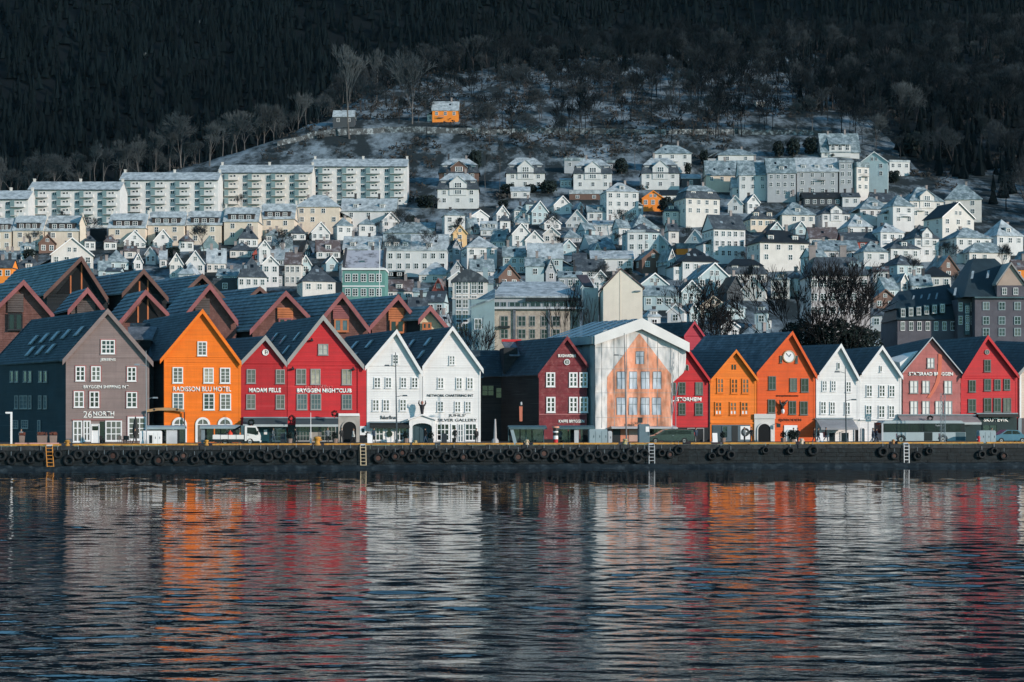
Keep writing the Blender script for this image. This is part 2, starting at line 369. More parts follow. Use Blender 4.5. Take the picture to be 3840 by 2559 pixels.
def window(parent, u, v, w0, w, h, nc=2, nr=3, fm=FRAME_W, g=GL_D, rz=0, trim=None, name='window', ft=0.10, mt=0.05):
    o = obj(name, win_mesh(w, h, nc, nr, fm, ft, mt), parent, (u, v, w0), rz)
    obj('pane', pane_mesh(w, h, g), o)
    if trim:
        mb = MB(); t = 0.10; mb.box(-w/2-t, -w/2-0.002, -0.06, 0, -t, h+t); mb.box(w/2+0.002, w/2+t, -0.06, 0, -t, h+t)
        mb.box(-w/2-0.002, w/2+0.002, -0.06, 0, h+0.002, h+t); mb.box(-w/2-0.002, w/2+0.002, -0.055, 0, -t-0.01, -0.072)
        mb.build('trim', trim, o)
    return o
def lettering(parent, s, u0, u1, z0, z1, mat, v=-0.05, bold=0.0, name='lettering', rz=0, base=(0, 0)):
    cu = bpy.data.curves.new('t', 'FONT'); cu.body = s; cu.extrude = 0.0; cu.offset = bold; cu.resolution_u = 3
    o = bpy.data.objects.new('t', cu); COL.objects.link(o); bpy.context.view_layer.update()
    me = bpy.data.meshes.new_from_object(o); bpy.data.objects.remove(o); bpy.data.curves.remove(cu)
    co = np.empty(len(me.vertices)*3); me.vertices.foreach_get('co', co); co = co.reshape(-1, 3)
    a, b = co.min(0), co.max(0); out = np.zeros_like(co)
    out[:, 0] = u0+(co[:, 0]-a[0])/(b[0]-a[0])*(u1-u0); out[:, 2] = z0+(co[:, 1]-a[1])/max(b[1]-a[1], 1e-6)*(z1-z0)
    me.vertices.foreach_set('co', out.ravel()); me.materials.clear(); me.materials.append(mat)
    bm_ = bpy.data.objects.new(name, me); COL.objects.link(bm_); bm_.parent = parent; bm_.location = (base[0], base[1]+v, 0); bm_.rotation_euler = (0, 0, rz)
    md = bm_.modifiers.new('depth', 'SOLIDIFY'); md.thickness = 0.04; md.offset = 0
    return bm_
SG = 1/2.306
# ------------------------------------------------------------------ waterfront houses
wrn = random.Random(19); GL_D2 = glass('dim_teal_window_glass', (0.022, 0.04, 0.046)); GL_C2 = glass('pale_curtain_glass', (0.50, 0.48, 0.43))
class House:
    """A gabled waterfront house. Points are read off the photograph (zoom pixels, column offset ox) and turned into metres on its front plane."""
    def __init__(s, name, label, ox, L, Rr, eL, eR, pk, wallmat, back=None, depth=14.0, roof=SLATE, barge=None, bw=0.36, ov=0.42,
                 side=None, top_only=None, plank=0.21, oy=1100, y0=YF, base=0.0, roofstep=0.42, corner=None, shift=None, cat='house', curve=0.0, behind=0.0, group='gabled houses along the quay', lift=0.035):
        s.ox, s.oy = ox, oy; s.y0 = y0
        mid = on_line(ox+(L+Rr)/2*SG, HR, y0); mid.z = base; s.O = mid
        s.t = thing(name, label, cat, mid, RZ, group)
        s.uL, s.uR = s.p(L, 0)[0], s.p(Rr, 0)[0]
        s.eL, s.eR, s.pk = s.p(*eL), s.p(*eR), s.p(*pk)
        uP, wP = s.pk; s.L = depth; s.ov = ov
        if back:
            t = (ox+back[0]*SG-1920)/F; row = oy+back[1]*SG
            a = (t*(mid.y+VV.y*depth)-mid.x-VV.x*depth)/(UV.x-t*UV.y); s.s = a-uP
            Y = mid.y+UV.y*a+VV.y*depth; s.dz = ZC+(HR-row)*Y/F-base-wP
        else: s.s, s.dz = (shift if shift is not None else -0.6*depth), 0.0
        barge = barge or wallmat
        def line(e, u): return e[1]+(wP-e[1])*(u-e[0])/(uP-e[0])
        wl, wr = line(s.eL, s.uL)-0.12, line(s.eR, s.uR)-0.12; top = wP-0.12
        s.wl, s.wr = wl, wr
        # front wall in lapped boards
        mb = MB(); z = 0.0 if top_only is None else top_only
        def ext(w):
            lo = s.uL if w <= wl else s.uL+(uP-s.uL)*(w-wl)/(top-wl)
            hi = s.uR if w <= wr else s.uR+(uP-s.uR)*(w-wr)/(top-wr)
            return lo, hi
        marks = sorted({z, wl, wr, top} | {z+plank*i for i in range(int((top-z)/plank)+1)})
        prevz = z; lap = 0.05
        for z1 in marks:
            if z1-prevz < 0.02 or z1 < z: continue
            a, b_ = ext(prevz), ext(z1)
            mb.quad((a[0], -lap, prevz), (a[1], -lap, prevz), (b_[1], -0.004, z1), (b_[0], -0.004, z1))
            mb.quad((a[0], 0.03, prevz), (a[1], 0.03, prevz), (a[1], -lap, prevz), (a[0], -lap, prevz)); prevz = z1
        mb.build('wall', wallmat, s.t)
        # side and rear walls
        sm = side or wallmat; mb = MB(); z0 = (0.0 if top_only is None else top_only); sx = s.s; zb = s.dz*0.5
        mb.quad((s.uL+sx, depth, z0), (s.uL, 0.02, z0), (s.uL, 0.02, wl), (s.uL+sx, depth, wl+zb))
        mb.quad((s.uR, 0.02, z0), (s.uR+sx, depth, z0), (s.uR+sx, depth, wr+zb), (s.uR, 0.02, wr))
        mb.add([(s.uL+sx, depth, z0), (s.uR+sx, depth, z0), (s.uR+sx, depth, wr+zb), (uP+sx, depth, top+s.dz), (s.uL+sx, depth, wl+zb)], [(0, 1, 2, 3, 4)])
        mb.build('side_wall', sm, s.t)
        # roof in stepped courses
        mb = MB()
        for e in (s.eL, s.eR):
            F0, F1 = Vector((uP, -ov, wP)), Vector((e[0], -ov, e[1])); B0, B1 = Vector((uP+sx, depth+0.3, wP+s.dz)), Vector((e[0]+sx, depth+0.3, e[1]+zb))
            n_ = max(4, int((F1-F0).length/roofstep)); nrm = (F1-F0).cross(B0-F0).normalized()
            if nrm.z < 0: nrm = -nrm
            for i in range(n_):
                a, c_ = i/n_, (i+1)/n_; lf = nrm*lift
                p, q, r_, t_ = F0.lerp(F1, a), F0.lerp(F1, c_)+lf, B0.lerp(B1, c_)+lf, B0.lerp(B1, a)
                mb.quad(p, q, r_, t_); mb.quad(q, q-lf*1.05, r_-lf*1.05, r_)
            dn = Vector((0, 0, -0.10)); mb.quad(F1+dn, F0+dn, B0+dn, B1+dn); mb.quad(F1, F1+dn, B1+dn, B1)
        mb.build('roof', roof, s.t); s.roofcorners = [Vector((uP, -ov, wP)), Vector((s.eL[0], -ov, s.eL[1])), Vector((s.eL[0]+sx, depth, s.eL[1]+zb)), Vector((uP+sx, depth, wP+s.dz))]
        # verge boards
        for e in (s.eL, s.eR):
            sg = 1 if e[0] > uP else -1; k = math.hypot(e[0]-uP, e[1]-wP)/abs(e[0]-uP)*bw
            mb = MB(); mb.prism([(uP, wP+0.09), (e[0]+0.02*sg, e[1]+0.09), (e[0]+0.02*sg, e[1]+0.09-k), (uP, wP+0.09-k)][::-sg], -ov-0.08, -ov-0.004)
            mb.build('verge_board', barge, s.t)
        if corner:
            for u, w in ((s.uL+0.11, wl-0.15), (s.uR-0.11, wr-0.15)):
                mb = MB(); mb.box(u-0.11, u+0.11, -0.055, 0.05, z0, w); mb.build('corner_board', corner, s.t)
    def p(s, x, y):
        q = on_line(s.ox+x*SG, s.oy+y*SG, s.y0); return ((q-s.O).x*UV.x+(q-s.O).y*UV.y, q.z-s.O.z)
    def win(s, x0, y0, x1, y1, nc=2, nr=3, **k):
        if k.get('g', GL_D) in (GL_D, GL_C, GL_B): k['g'] = wrn.choice({GL_D.name: (GL_D, GL_D, GL_D2, GL_D2, GL_M), GL_C.name: (GL_C, GL_C, GL_M, GL_C2), GL_B.name: (GL_B, GL_B, GL_D2, GL_M)}[k.get('g', GL_D).name])
        a, b_ = s.p(x0, y1), s.p(x1, y0)
        return window(s.t, (a[0]+b_[0])/2, -0.045, a[1], b_[0]-a[0], b_[1]-a[1], nc, nr, **k)
    def text(s, x0, y0, x1, y1, body, mat, bold=0.02, **k):
        a, b_ = s.p(x0, y1), s.p(x1, y0); return lettering(s.t, body, a[0], b_[0], a[1], b_[1], mat, -0.075, bold, **k)
    def box(s, name, x0, y0, x1, y1, v0, v1, mat, parent=None):
        a, b_ = s.p(x0, y1), s.p(x1, y0); mb = MB(); mb.box(a[0], b_[0], v0, v1, max(a[1], 0.005), b_[1]); return mb.build(name, mat, parent or s.t)
    def arch(s, x0, y0, x1, y1, fm, g, name='arched_window', fw=0.22, bars=True, v=-0.035):
        a, b_ = s.p(x0, y1), s.p(x1, y0); w = b_[0]-a[0]; r = w/2; zc = b_[1]-r; u = (a[0]+b_[0])/2; z0 = max(a[1], 0.01)
        mb = MB(); mb.ring(u, zc, r-fw, r, v-0.12, v, 14, 0, 0, math.pi); mb.box(u-r, u-r+fw, v-0.12, v, z0, zc); mb.box(u+r-fw, u+r, v-0.12, v, z0, zc)
        if bars: mb.box(u-0.04, u+0.04, v-0.08, v-0.035, z0, zc+r-fw); mb.box(u-r+fw, u-0.04, v-0.08, v-0.035, zc-0.05, zc+0.05); mb.box(u+0.04, u+r-fw, v-0.08, v-0.035, zc-0.05, zc+0.05)
        o = mb.build(name, fm, s.t)
        mb = MB(); ri = r-fw*0.9; mb.prism([(u+ri*math.cos(q*math.pi/12), zc+ri*math.sin(q*math.pi/12)) for q in range(13)]+[(u-ri, z0), (u+ri, z0)], v-0.03, v-0.005)
        mb.build('pane', g, o); return o
    def side_v(s, px):      # how far back along the left wall a photo column falls
        t = (px-1920)/F; O = s.O; ax, ay = O.x+UV.x*s.uL, O.y+UV.y*s.uL; dx, dy = UV.x*s.s+VV.x*s.L, UV.y*s.s+VV.y*s.L
        return (t*ay-ax)/(dx-t*dy)*s.L
    def side_win(s, px0, px1, r0, r1, nc=2, nr=3, fm=FRAME_W, g=GL_B):
        v0, v1 = s.side_v(px1), s.side_v(px0); v = (v0+v1)/2; u = s.uL+s.s*v/s.L
        Y = s.O.y+UV.y*u+VV.y*v; z0, z1 = ZC+(HR-r1)*Y/F, ZC+(HR-r0)*Y/F
        k = math.hypot(s.s, s.L)/s.L; nrm = Vector((-s.L, s.s)).normalized()
        return window(s.t, u+nrm.x*0.012, v+nrm.y*0.012, z0, abs(v1-v0)*k, z1-z0, nc, nr, fm, g, rz=math.atan2(-s.L, -s.s))
    def skylight(s, a, c_, wd=0.75, ht=1.25, mat=None):   # a: 0 ridge .. 1 eave, c_: 0 front .. 1 back, left slope
        A, B, C, D = s.roofcorners; p = A.lerp(B, a).lerp(D.lerp(C, a), c_); ex = (D-A).normalized(); ey = (B-A).normalized()
        nz = ey.cross(ex).normalized(); nz = nz if nz.z > 0 else -nz
        mb = MB(); q = [p-ex*wd/2-ey*ht/2, p+ex*wd/2-ey*ht/2, p+ex*wd/2+ey*ht/2, p-ex*wd/2+ey*ht/2]
        mb.hexa([v+nz*0.01 for v in q]+[v+nz*0.14 for v in q], 0); o = mb.build('skylight', STEEL, s.t)
        mb = MB(); c0 = p; q = [c0+(v-c0)*0.8+nz*0.145 for v in q]; mb.hexa(q+[v+nz*0.02 for v in q]); mb.build('pane', mat or GL_SKY, o)
GL_SKY = glass('sky_bright_glass', (0.30, 0.36, 0.40), 0.05)
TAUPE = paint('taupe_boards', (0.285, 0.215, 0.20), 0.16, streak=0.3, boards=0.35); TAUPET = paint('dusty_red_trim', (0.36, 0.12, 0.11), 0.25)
ORANGE = paint('bright_orange_boards', (0.93, 0.205, 0.014), 0.12, streak=0.2, boards=0.30)
RED = paint('crimson_boards', (0.50, 0.024, 0.030), 0.2, streak=0.3, boards=0.32); RED2 = paint('scarlet_boards', (0.60, 0.030, 0.036), 0.18, streak=0.25, boards=0.32)
WHITE = paint('white_boards', (0.80, 0.78, 0.76), 0.09, streak=0.2, boards=0.16); VERGEG = paint('grey_verge', (0.34, 0.335, 0.32), 0.2)
MAROON = paint('flaking_maroon_boards', (0.22, 0.030, 0.038), 0.3, streak=0.5, c2=(0.30, 0.10, 0.095), sc=0.9, mix=(0.5, 0.72), boards=0.4)
OCHRE = paint('ochre_orange_boards', (0.90, 0.22, 0.02), 0.16, streak=0.25, boards=0.32); VERM = paint('vermilion_boards', (0.80, 0.115, 0.018), 0.18, streak=0.3, boards=0.32)
LETW = paint('white_lettering', (0.80, 0.79, 0.75), 0.04); LETK = paint('black_lettering', (0.02, 0.022, 0.022), 0.1)
LETP = paint('pink_lettering', (0.75, 0.20, 0.20), 0.1); LETB = paint('brown_lettering', (0.16, 0.035, 0.018), 0.1)
TARP = paint('grey_tarpaulin_edge', (0.45, 0.48, 0.50), 0.2)
# --- taupe house
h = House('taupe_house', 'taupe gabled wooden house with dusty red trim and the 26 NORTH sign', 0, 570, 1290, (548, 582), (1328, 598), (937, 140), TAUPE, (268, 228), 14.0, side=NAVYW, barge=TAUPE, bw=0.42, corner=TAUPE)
T1 = h
for b_ in ((655, 632, 737, 760), (790, 632, 872, 760), (1100, 638, 1180, 762), (640, 848, 728, 988), (775, 850, 860, 990), (1095, 855, 1187, 990)): h.win(*b_, trim=TAUPET, mt=0.09, ft=0.13)
h.win(875, 405, 995, 525, 3, 3, trim=TAUPET, mt=0.11, ft=0.13)
for a, c_ in ((90, 160), (205, 275), (338, 410)): 
    for q in ((a, a+28), (c_-28, c_)): h.side_win(q[0]*SG, q[1]*SG, 1100+672*SG, 1100+770*SG, 1, 3, FRAME_G)
for q in ((130, 160), (172, 240), (250, 275), (335, 362), (380, 408)): h.side_win(q[0]*SG, q[1]*SG, 1100+885*SG, 1100+1000*SG, 2 if q[1]-q[0] > 40 else 1, 3, FRAME_G)
for q in ((100, 160), (188, 246)): h.side_win(q[0]*SG, q[1]*SG, 1100+1098*SG, 1100+1170*SG, 3, 3, FRAME_G)
h.side_win(328*SG, 352*SG, 1100+1098*SG, 1100+1220*SG, 1, 3, FRAME_G)
for a, c_ in ((0.42, 0.12), (0.45, 0.27), (0.47, 0.40), (0.49, 0.53), (0.51, 0.66), (0.74, 0.30), (0.75, 0.43), (0.76, 0.56)): h.skylight(a, c_, 0.8, 1.5)
h.text(866, 563, 1000, 592, 'JEBSENS', LETW, 0.03); h.text(722, 797, 1112, 824, 'BRYGGEN SHIPPING INT', LETW, 0.025)
h.text(722, 1020, 795, 1077, '26', LETW, 0.0); h.text(805, 1022, 988, 1062, 'NORTH', LETW, 0.02); h.box('sign_underline', 805, 1068, 985, 1078, -0.10, -0.04, LETW)
h.box('shopfront_trim', 622, 1092, 1058, 1100, -0.14, -0.035, TAUPET)
for b_, nc in (((632, 1102, 712, 1288), 2), ((722, 1102, 785, 1280), 2), ((912, 1102, 1055, 1280), 3)): h.win(*b_, nc, 3, mt=0.1, ft=0.14, g=GL_M)
d = h.win(790, 1130, 862, 1302, 1, 1, g=FRAME_W, name='door'); h.box('door_window', 800, 1150, 850, 1185, -0.16, -0.125, GL_D)
h.win(1105, 1068, 1268, 1272, 3, 4, trim=TAUPET, mt=0.1, ft=0.2)
h.box('plinth', 572, 1258, 628, 1303, -0.07, -0.032, SLATE_GREY); h.box('dark_doorway', 866, 1110, 905, 1302, -0.09, -0.035, GL_D)
# --- bright orange house
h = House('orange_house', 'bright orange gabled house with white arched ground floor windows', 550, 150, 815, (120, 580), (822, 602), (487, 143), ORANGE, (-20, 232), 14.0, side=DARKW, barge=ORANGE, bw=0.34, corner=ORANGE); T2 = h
for b_ in ((225, 640, 315, 778), (492, 645, 580, 778), (635, 645, 724, 780)): h.win(*b_, 2, 4, g=GL_C, ft=0.13)
for b_ in ((225, 862, 322, 1008), (490, 865, 588, 1010), (635, 868, 730, 1010)): h.win(*b_, 2, 4, g=GL_B, ft=0.13)
h.win(440, 418, 522, 542, 2, 4, g=GL_M, ft=0.13)
h.text(228, 808, 730, 850, 'RADISSON BLU HOTEL', LETW, 0.02)
for q in (220, 422, 615): h.arch(q, 1073, q+128, 1290, FRAME_W, GL_M, fw=0.26)
for q in ((0.35, 0.5), (0.62, 0.2)): pass
# --- small red house
h = House('small_red_house', 'small crimson gabled house with a round gable window and MADAM FELLE sign', 550, 815, 1213, (820, 592), (1213, 603), (1030, 370), RED, (700, 394), 12.0, side=RED, barge=VERGEG, bw=0.40); T3 = h
for b_ in ((865, 658, 943, 780), (1117, 660, 1195, 782)): h.win(*b_, 2, 3, fm=FRAME_G, g=GL_C)
for b_ in ((862, 875, 942, 1002), (1117, 878, 1195, 1002)): h.win(*b_, 2, 3, fm=FRAME_G, g=GL_M)
h.box('string_course', 817, 600, 1213, 609, -0.09, -0.035, RED); h.text(885, 820, 1160, 858, 'MADAM FELLE', LETW, 0.035)
def round_window(h, x, y, r, fm, g, hands=False):
    u, z = h.p(x, y); rr = r*SG*h.O.y/F; mb = MB(); mb.ring(u, z, rr*0.78, rr, -0.13, -0.033, 18); o = mb.build('round_window', fm, h.t)
    mb = MB(); mb.disc(u, z, rr*0.8, -0.07, -0.04, 18); mb.build('pane', g, o)
    mb = MB(); mb.box(u-0.03, u+0.03, -0.10, -0.075, z-rr*0.6, z+rr*0.75); mb.box(u+0.03, u+rr*0.6, -0.10, -0.075, z-0.03, z+0.03)
    mb.build('hands' if hands else 'glazing_bar', LETK if hands else fm, o); return o
round_window(h, 1028, 512, 28, FRAME_W, paint('clock_face', (0.72, 0.68, 0.62), 0.1), True)
SHOPG = paint('dark_green_shopfront', (0.012, 0.032, 0.036), 0.3, 0.4)
h.box('shopfront', 822, 1140, 1212, 1303, -0.13, -0.04, SHOPG)
h.box('shop_door', 970, 1150, 1060, 1302, -0.19, -0.132, paint('teal_door', (0.012, 0.06, 0.075), 0.2, 0.4))
h.box('menu_board', 1015, 1180, 1042, 1222, -0.22, -0.193, FRAME_W)
for b_ in ((880, 1165, 955, 1280), (1085, 1170, 1205, 1280)):
    o = h.win(*b_, 3, 3, fm=TEALM); o.location.y = -0.132
# --- large red house
h = House('large_red_house', 'tall crimson gabled house with grey verges and nightclub sign over the windows', 1000, 180, 862, (181, 585), (842, 628), (490, 193), RED2, (68, 254), 14.0, side=RED2, barge=VERGEG, bw=0.42); T4 = h
for b_ in ((255, 655, 342, 790), (380, 655, 466, 790), (650, 658, 736, 792)): h.win(*b_, 2, 3, fm=FRAME_G, g=GL_C)
for b_ in ((260, 870, 352, 1008), (380, 870, 472, 1008), (650, 875, 738, 1005)): h.win(*b_, 3, 3, fm=FRAME_G, g=GL_B)
h.win(445, 440, 533, 535, 2, 2, fm=FRAME_G, g=GL_C)
h.box('string_course', 182, 615, 842, 624, -0.09, -0.035, RED2); h.box('string_course', 182, 1010, 790, 1018, -0.09, -0.035, RED2); h.box('downpipe', 786, 630, 796, 1045, -0.13, -0.04, RED2)
h.text(260, 824, 735, 861, 'BRYGGEN NIGHTCLUB', LETW, 0.05); h.text(330, 806, 570, 818, 'RESTAURANT', LETP, 0.03); h.text(415, 792, 520, 804, 'AND BAR', LETP, 0.03)
h.box('stone_surround', 620, 1052, 806, 1300, -0.16, -0.035, STONE); h.box('stone_lintel', 622, 1040, 802, 1062, -0.30, -0.165, FRAME_W)
h.arch(645, 1100, 785, 1302, STONE, paint('dark_passage', (0.008, 0.010, 0.012), 0.2, 0.9), 'passage', 0.16, False, -0.17)
h.box('shopfront', 182, 1140, 618, 1303, -0.13, -0.04, SHOPG)
for b_ in ((255, 1150, 375, 1280), (465, 1150, 600, 1280)):
    o = h.win(*b_, 4, 3, fm=FRAME_G); o.location.y = -0.132
o = h.win(385, 1150, 458, 1302, 1, 1, g=STONE, fm=STONE, name='door'); o.location.y = -0.14
h.box('door_window', 395, 1158, 445, 1195, -0.27, -0.232, GL_D)
h.box('corner_pillar', 806, 1150, 862, 1228, -0.2, -0.036, FRAME_W); h.box('pillar_base', 806, 1232, 862, 1303, -0.2, -0.036, DARKW)
h.box('green_plaque', 822, 1172, 846, 1205, -0.225, -0.205, SHOPG)
for (x, y) in ((228, 655), (750, 660), (392, 408)):
    u, z = h.p(x, y); mb = MB(); mb.box(u-0.16, u+0.16, -0.45, -0.04, z-0.1, z+0.1); mb.box(u-0.05, u+0.05, -0.1, -0.03, z+0.1, z+0.3); mb.build('floodlight', BLACKM, h.t)
def awning(h, x0, x1, y0, y1, dep, mat, label, edge=None):
    a, b_ = h.p(x0, y1), h.p(x1, y0); t = thing('awning', label, 'awning', h.O+UV*a[0]-VV*0.05, RZ); L = b_[0]-a[0]; z1 = b_[1]; z0 = a[1]
    mb = MB(); mb.hexa([(0, -dep, z0), (L, -dep, z0), (L, -0.1, z1-0.08), (0, -0.1, z1-0.08), (0, -dep, z0+0.06), (L, -dep, z0+0.06), (L, -0.1, z1), (0, -0.1, z1)]); mb.build('canopy', mat, t)
    mb = MB(); mb.box(0, L, -dep-0.05, -dep-0.004, z0-0.22, z0+0.05); mb.build('valance', edge or mat, t)
    mb = MB(); mb.box(0, L, -0.35, -0.02, z1+0.004, z1+0.16); mb.build('cassette', STEEL, t)
    for u in (0.15, L-0.15):
        mb = MB(); mb.tube([(u, -0.12, z0-0.1), (u, -dep+0.02, z0-0.03)], 0.03, 5); mb.build('arm', BLACKM, t)
    return t
AWN = paint('grey_green_awning', (0.055, 0.08, 0.088), 0.2, 0.7); AWNE = paint('pale_awning_edge', (0.42, 0.46, 0.46), 0.15)
awning(T3, 838, 1222, 1082, 1138, 1.7, AWN, 'long grey green awning over the pub front of the small red house', AWNE)
awning(T4, 252-0, 618, 1084, 1138, 1.7, AWN, 'grey green awning over the nightclub door and windows', AWNE)
# --- two white houses
h = House('white_house', 'white gabled house with bakery shop and dark awning, left of the white doorway', 1000, 866, 1343, (852, 640), (1347, 688), (1125, 318), WHITE, (690, 374), 13.0, side=WHITE, barge=WHITE, bw=0.34, corner=WHITE); T5 = h
for b_ in ((930, 728, 985, 820), (1027, 728, 1080, 820), (1158, 728, 1210, 820), (1252, 728, 1308, 820), (1150, 918, 1208, 1020)): h.win(*b_, mt=0.09)
for b_ in ((915, 920, 972, 1020), (1005, 920, 1062, 1020)): h.win(*b_, mt=0.09, g=GL_M)
h.win(1088, 530, 1140, 615, mt=0.09)
h.text(985, 1058, 1122, 1090, 'BakerBrun', LETK, 0.0)
for b_, nc in (((908, 1160, 1012, 1275), 3), ((1112, 1160, 1216, 1275), 3)): h.win(*b_, nc, 2, mt=0.09)
h.win(1035, 1155, 1087, 1300, 1, 1, g=FRAME_W, name='door', ft=0.16)
h.box('door_window', 1046, 1172, 1076, 1240, -0.16, -0.125, GL_D)
u, z = h.p(1062, 1218); mb = MB(); mb.ring(u, z, 0.2, 0.36, -0.26, -0.17, 14); mb.build('wreath', paint('wreath_green', (0.02, 0.05, 0.03), 0.4), h.t)
awning(h, 890, 1232, 1122, 1150, 1.0, LETK, 'narrow black awning over the bakery windows')
h = House('white_house', 'white gabled house with the silver gallery shop, beside the dark timber gap', 1500, 195, 697, (193, 640), (718, 662), (453, 290), WHITE, (32, 344), 13.0, side=WHITE, barge=WHITE, bw=0.34, corner=WHITE); T6 = h
for b_ in ((325, 730, 378, 825), (485, 730, 537, 830), (578, 730, 632, 830), (472, 935, 525, 1030)): h.win(*b_, mt=0.09, g=GL_M)
for b_ in ((322, 935, 377, 1025), (562, 935, 615, 1030), (425, 540, 475, 622)): h.win(*b_, mt=0.09)
h.text(235, 874, 635, 896, 'NETWORK CHARTERING INT', LETK, 0.0); h.text(420, 1046, 568, 1074, "JUHLS'", LETK, 0.0); h.text(328, 1085, 665, 1110, 'SILVER GALLERY', LETK, 0.0)
h.win(318, 1128, 425, 1276, 3, 3, mt=0.09); h.win(562, 1128, 662, 1276, 3, 3, mt=0.09)
h.win(440, 1130, 490, 1302, 1, 3, name='door', mt=0.3, ft=0.14); h.win(498, 1130, 548, 1290, 2, 3, g=GL_B, mt=0.08)
for hh_, sk in ((T5, ((0.35, 0.32), (0.33, 0.62), (0.68, 0.42))), (T6, ((0.35, 0.28), (0.68, 0.22), (0.35, 0.62), (0.68, 0.5)))):
    for a, c_ in sk: hh_.skylight(a, c_, 0.8, 1.3)
for a, c_ in ((0.45, 0.2), (0.5, 0.45), (0.75, 0.2), (0.8, 0.5), (0.4, 0.7)): T4.skylight(a, c_, 0.5, 1.4)
# white doorway between them
p0 = on_line(1500+80*SG, HR, YF-1.0); p0.z = 0
t = thing('gateway', 'white arched gateway with low pediment between the two white houses', 'gateway', p0, RZ)
g2 = lambda x, y: ((on_line(1500+x*SG, 1100+y*SG, YF-1.0)-p0).x*UV.x+(on_line(1500+x*SG, 1100+y*SG, YF-1.0)-p0).y*UV.y, on_line(1500+x*SG, 1100+y*SG, YF-1.0).z)
uA, uB = g2(80, 0)[0], g2(302, 0)[0]; oA, oB = g2(108, 0)[0], g2(278, 0)[0]; zc = g2(0, 1160)[1]; ze = g2(0, 1100)[1]; zp = g2(0, 1058)[1]; um = (uA+uB)/2
mb = MB(); mb.box(uA, oA, 0, 1.0, 0, zc); mb.build('pier', WHITE, t); mb = MB(); mb.box(oB, uB, 0, 1.0, 0, zc); mb.build('pier', WHITE, t)
ro = (oB-oA)/2; arc = [(um-ro*math.cos(a*math.pi/10), zc+ro*0.42*math.sin(a*math.pi/10)) for a in range(11)]
mb = MB()
for (a, bq) in zip(arc[:-1], arc[1:]): mb.prism([(a[0], a[1]), (bq[0], bq[1]), (bq[0], ze), (a[0], ze)][::-1], 0.0, 1.0)
mb.box(uA, oA, 0, 1.0, zc+0.002, ze); mb.box(oB, uB, 0, 1.0, zc+0.002, ze); mb.build('arch', WHITE, t)
mb = MB(); mb.prism([(uA-0.15, ze+0.003), (um, zp), (um, zp+0.16), (uA-0.15, ze+0.17)][::-1], -0.2, 1.0); mb.prism([(um, zp), (uB+0.15, ze+0.003), (uB+0.15, ze+0.17), (um, zp+0.16)][::-1], -0.2, 1.0)
mb.prism([(uA, ze+0.005), (uB, ze+0.005), (um, zp-0.01)][::-1], 0.03, 0.9); mb.build('pediment', WHITE, t)
mb = MB(); mb.box(oA, oB, 0.85, 0.95, 0.003, zc+ro*0.4)
for i in range(4): mb.box(oA+0.35+i*0.55, oA+0.43+i*0.55, 0.80, 0.848, 0.003, zc+0.1)
mb.build('inner_doors', paint('blue_grey_doors', (0.055, 0.10, 0.12), 0.3, 0.5), t)
fg = thing('figurehead', 'dark carved figurehead on top of the white gateway pediment', 'figurehead', p0+UV*um+Vector((0, 0, zp+0.16))-VV*0.1, RZ)
mb = MB(); mb.lathe([(0.16, 0), (0.2, 0.4), (0.26, 0.75), (0.30, 1.0), (0.22, 1.15)], 0, 0.1, 10); mb.build('body', paint('dark_carved_wood', (0.03, 0.03, 0.035), 0.4), fg)
mb = MB(); mb.lathe([(0.1, 1.16), (0.17, 1.3), (0.17, 1.45), (0.08, 1.58)], 0, 0.05, 10); mb.build('head', paint('carved_face', (0.40, 0.18, 0.14), 0.3), fg)
for sx in (-1, 1):
    mb = MB(); mb.tube([(sx*0.26, 0.1, 1.0), (sx*0.42, 0, 1.3), (sx*0.36, -0.05, 1.62)], [0.09, 0.08, 0.05], 6); mb.build('arm', MATS['dark_carved_wood'], fg)
# --- maroon house
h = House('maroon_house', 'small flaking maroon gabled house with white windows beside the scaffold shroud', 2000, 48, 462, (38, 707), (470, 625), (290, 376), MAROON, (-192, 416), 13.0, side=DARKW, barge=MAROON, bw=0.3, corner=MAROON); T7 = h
for b_ in ((110, 685, 188, 810), (308, 685, 382, 812), (397, 685, 468, 812), (112, 897, 190, 1032), (308, 897, 384, 1032), (398, 897, 472, 1032)): h.win(*b_, 2, 3, mt=0.12, ft=0.16)
h.text(212, 528, 366, 555, 'BUGAARDEN', LETW, 0.05); h.text(218, 1094, 440, 1122, 'KAFFE BRYGGEN', LETW, 0.03)
h.box('string_course', 50, 1044, 460, 1053, -0.12, -0.035, paint('pale_red_moulding', (0.42, 0.15, 0.15), 0.2))
o = round_window(h, 290, 596, 26, FRAME_W, GL_M)
h.box('plinth', 50, 1262, 460, 1303, -0.07, -0.035, DARKW)
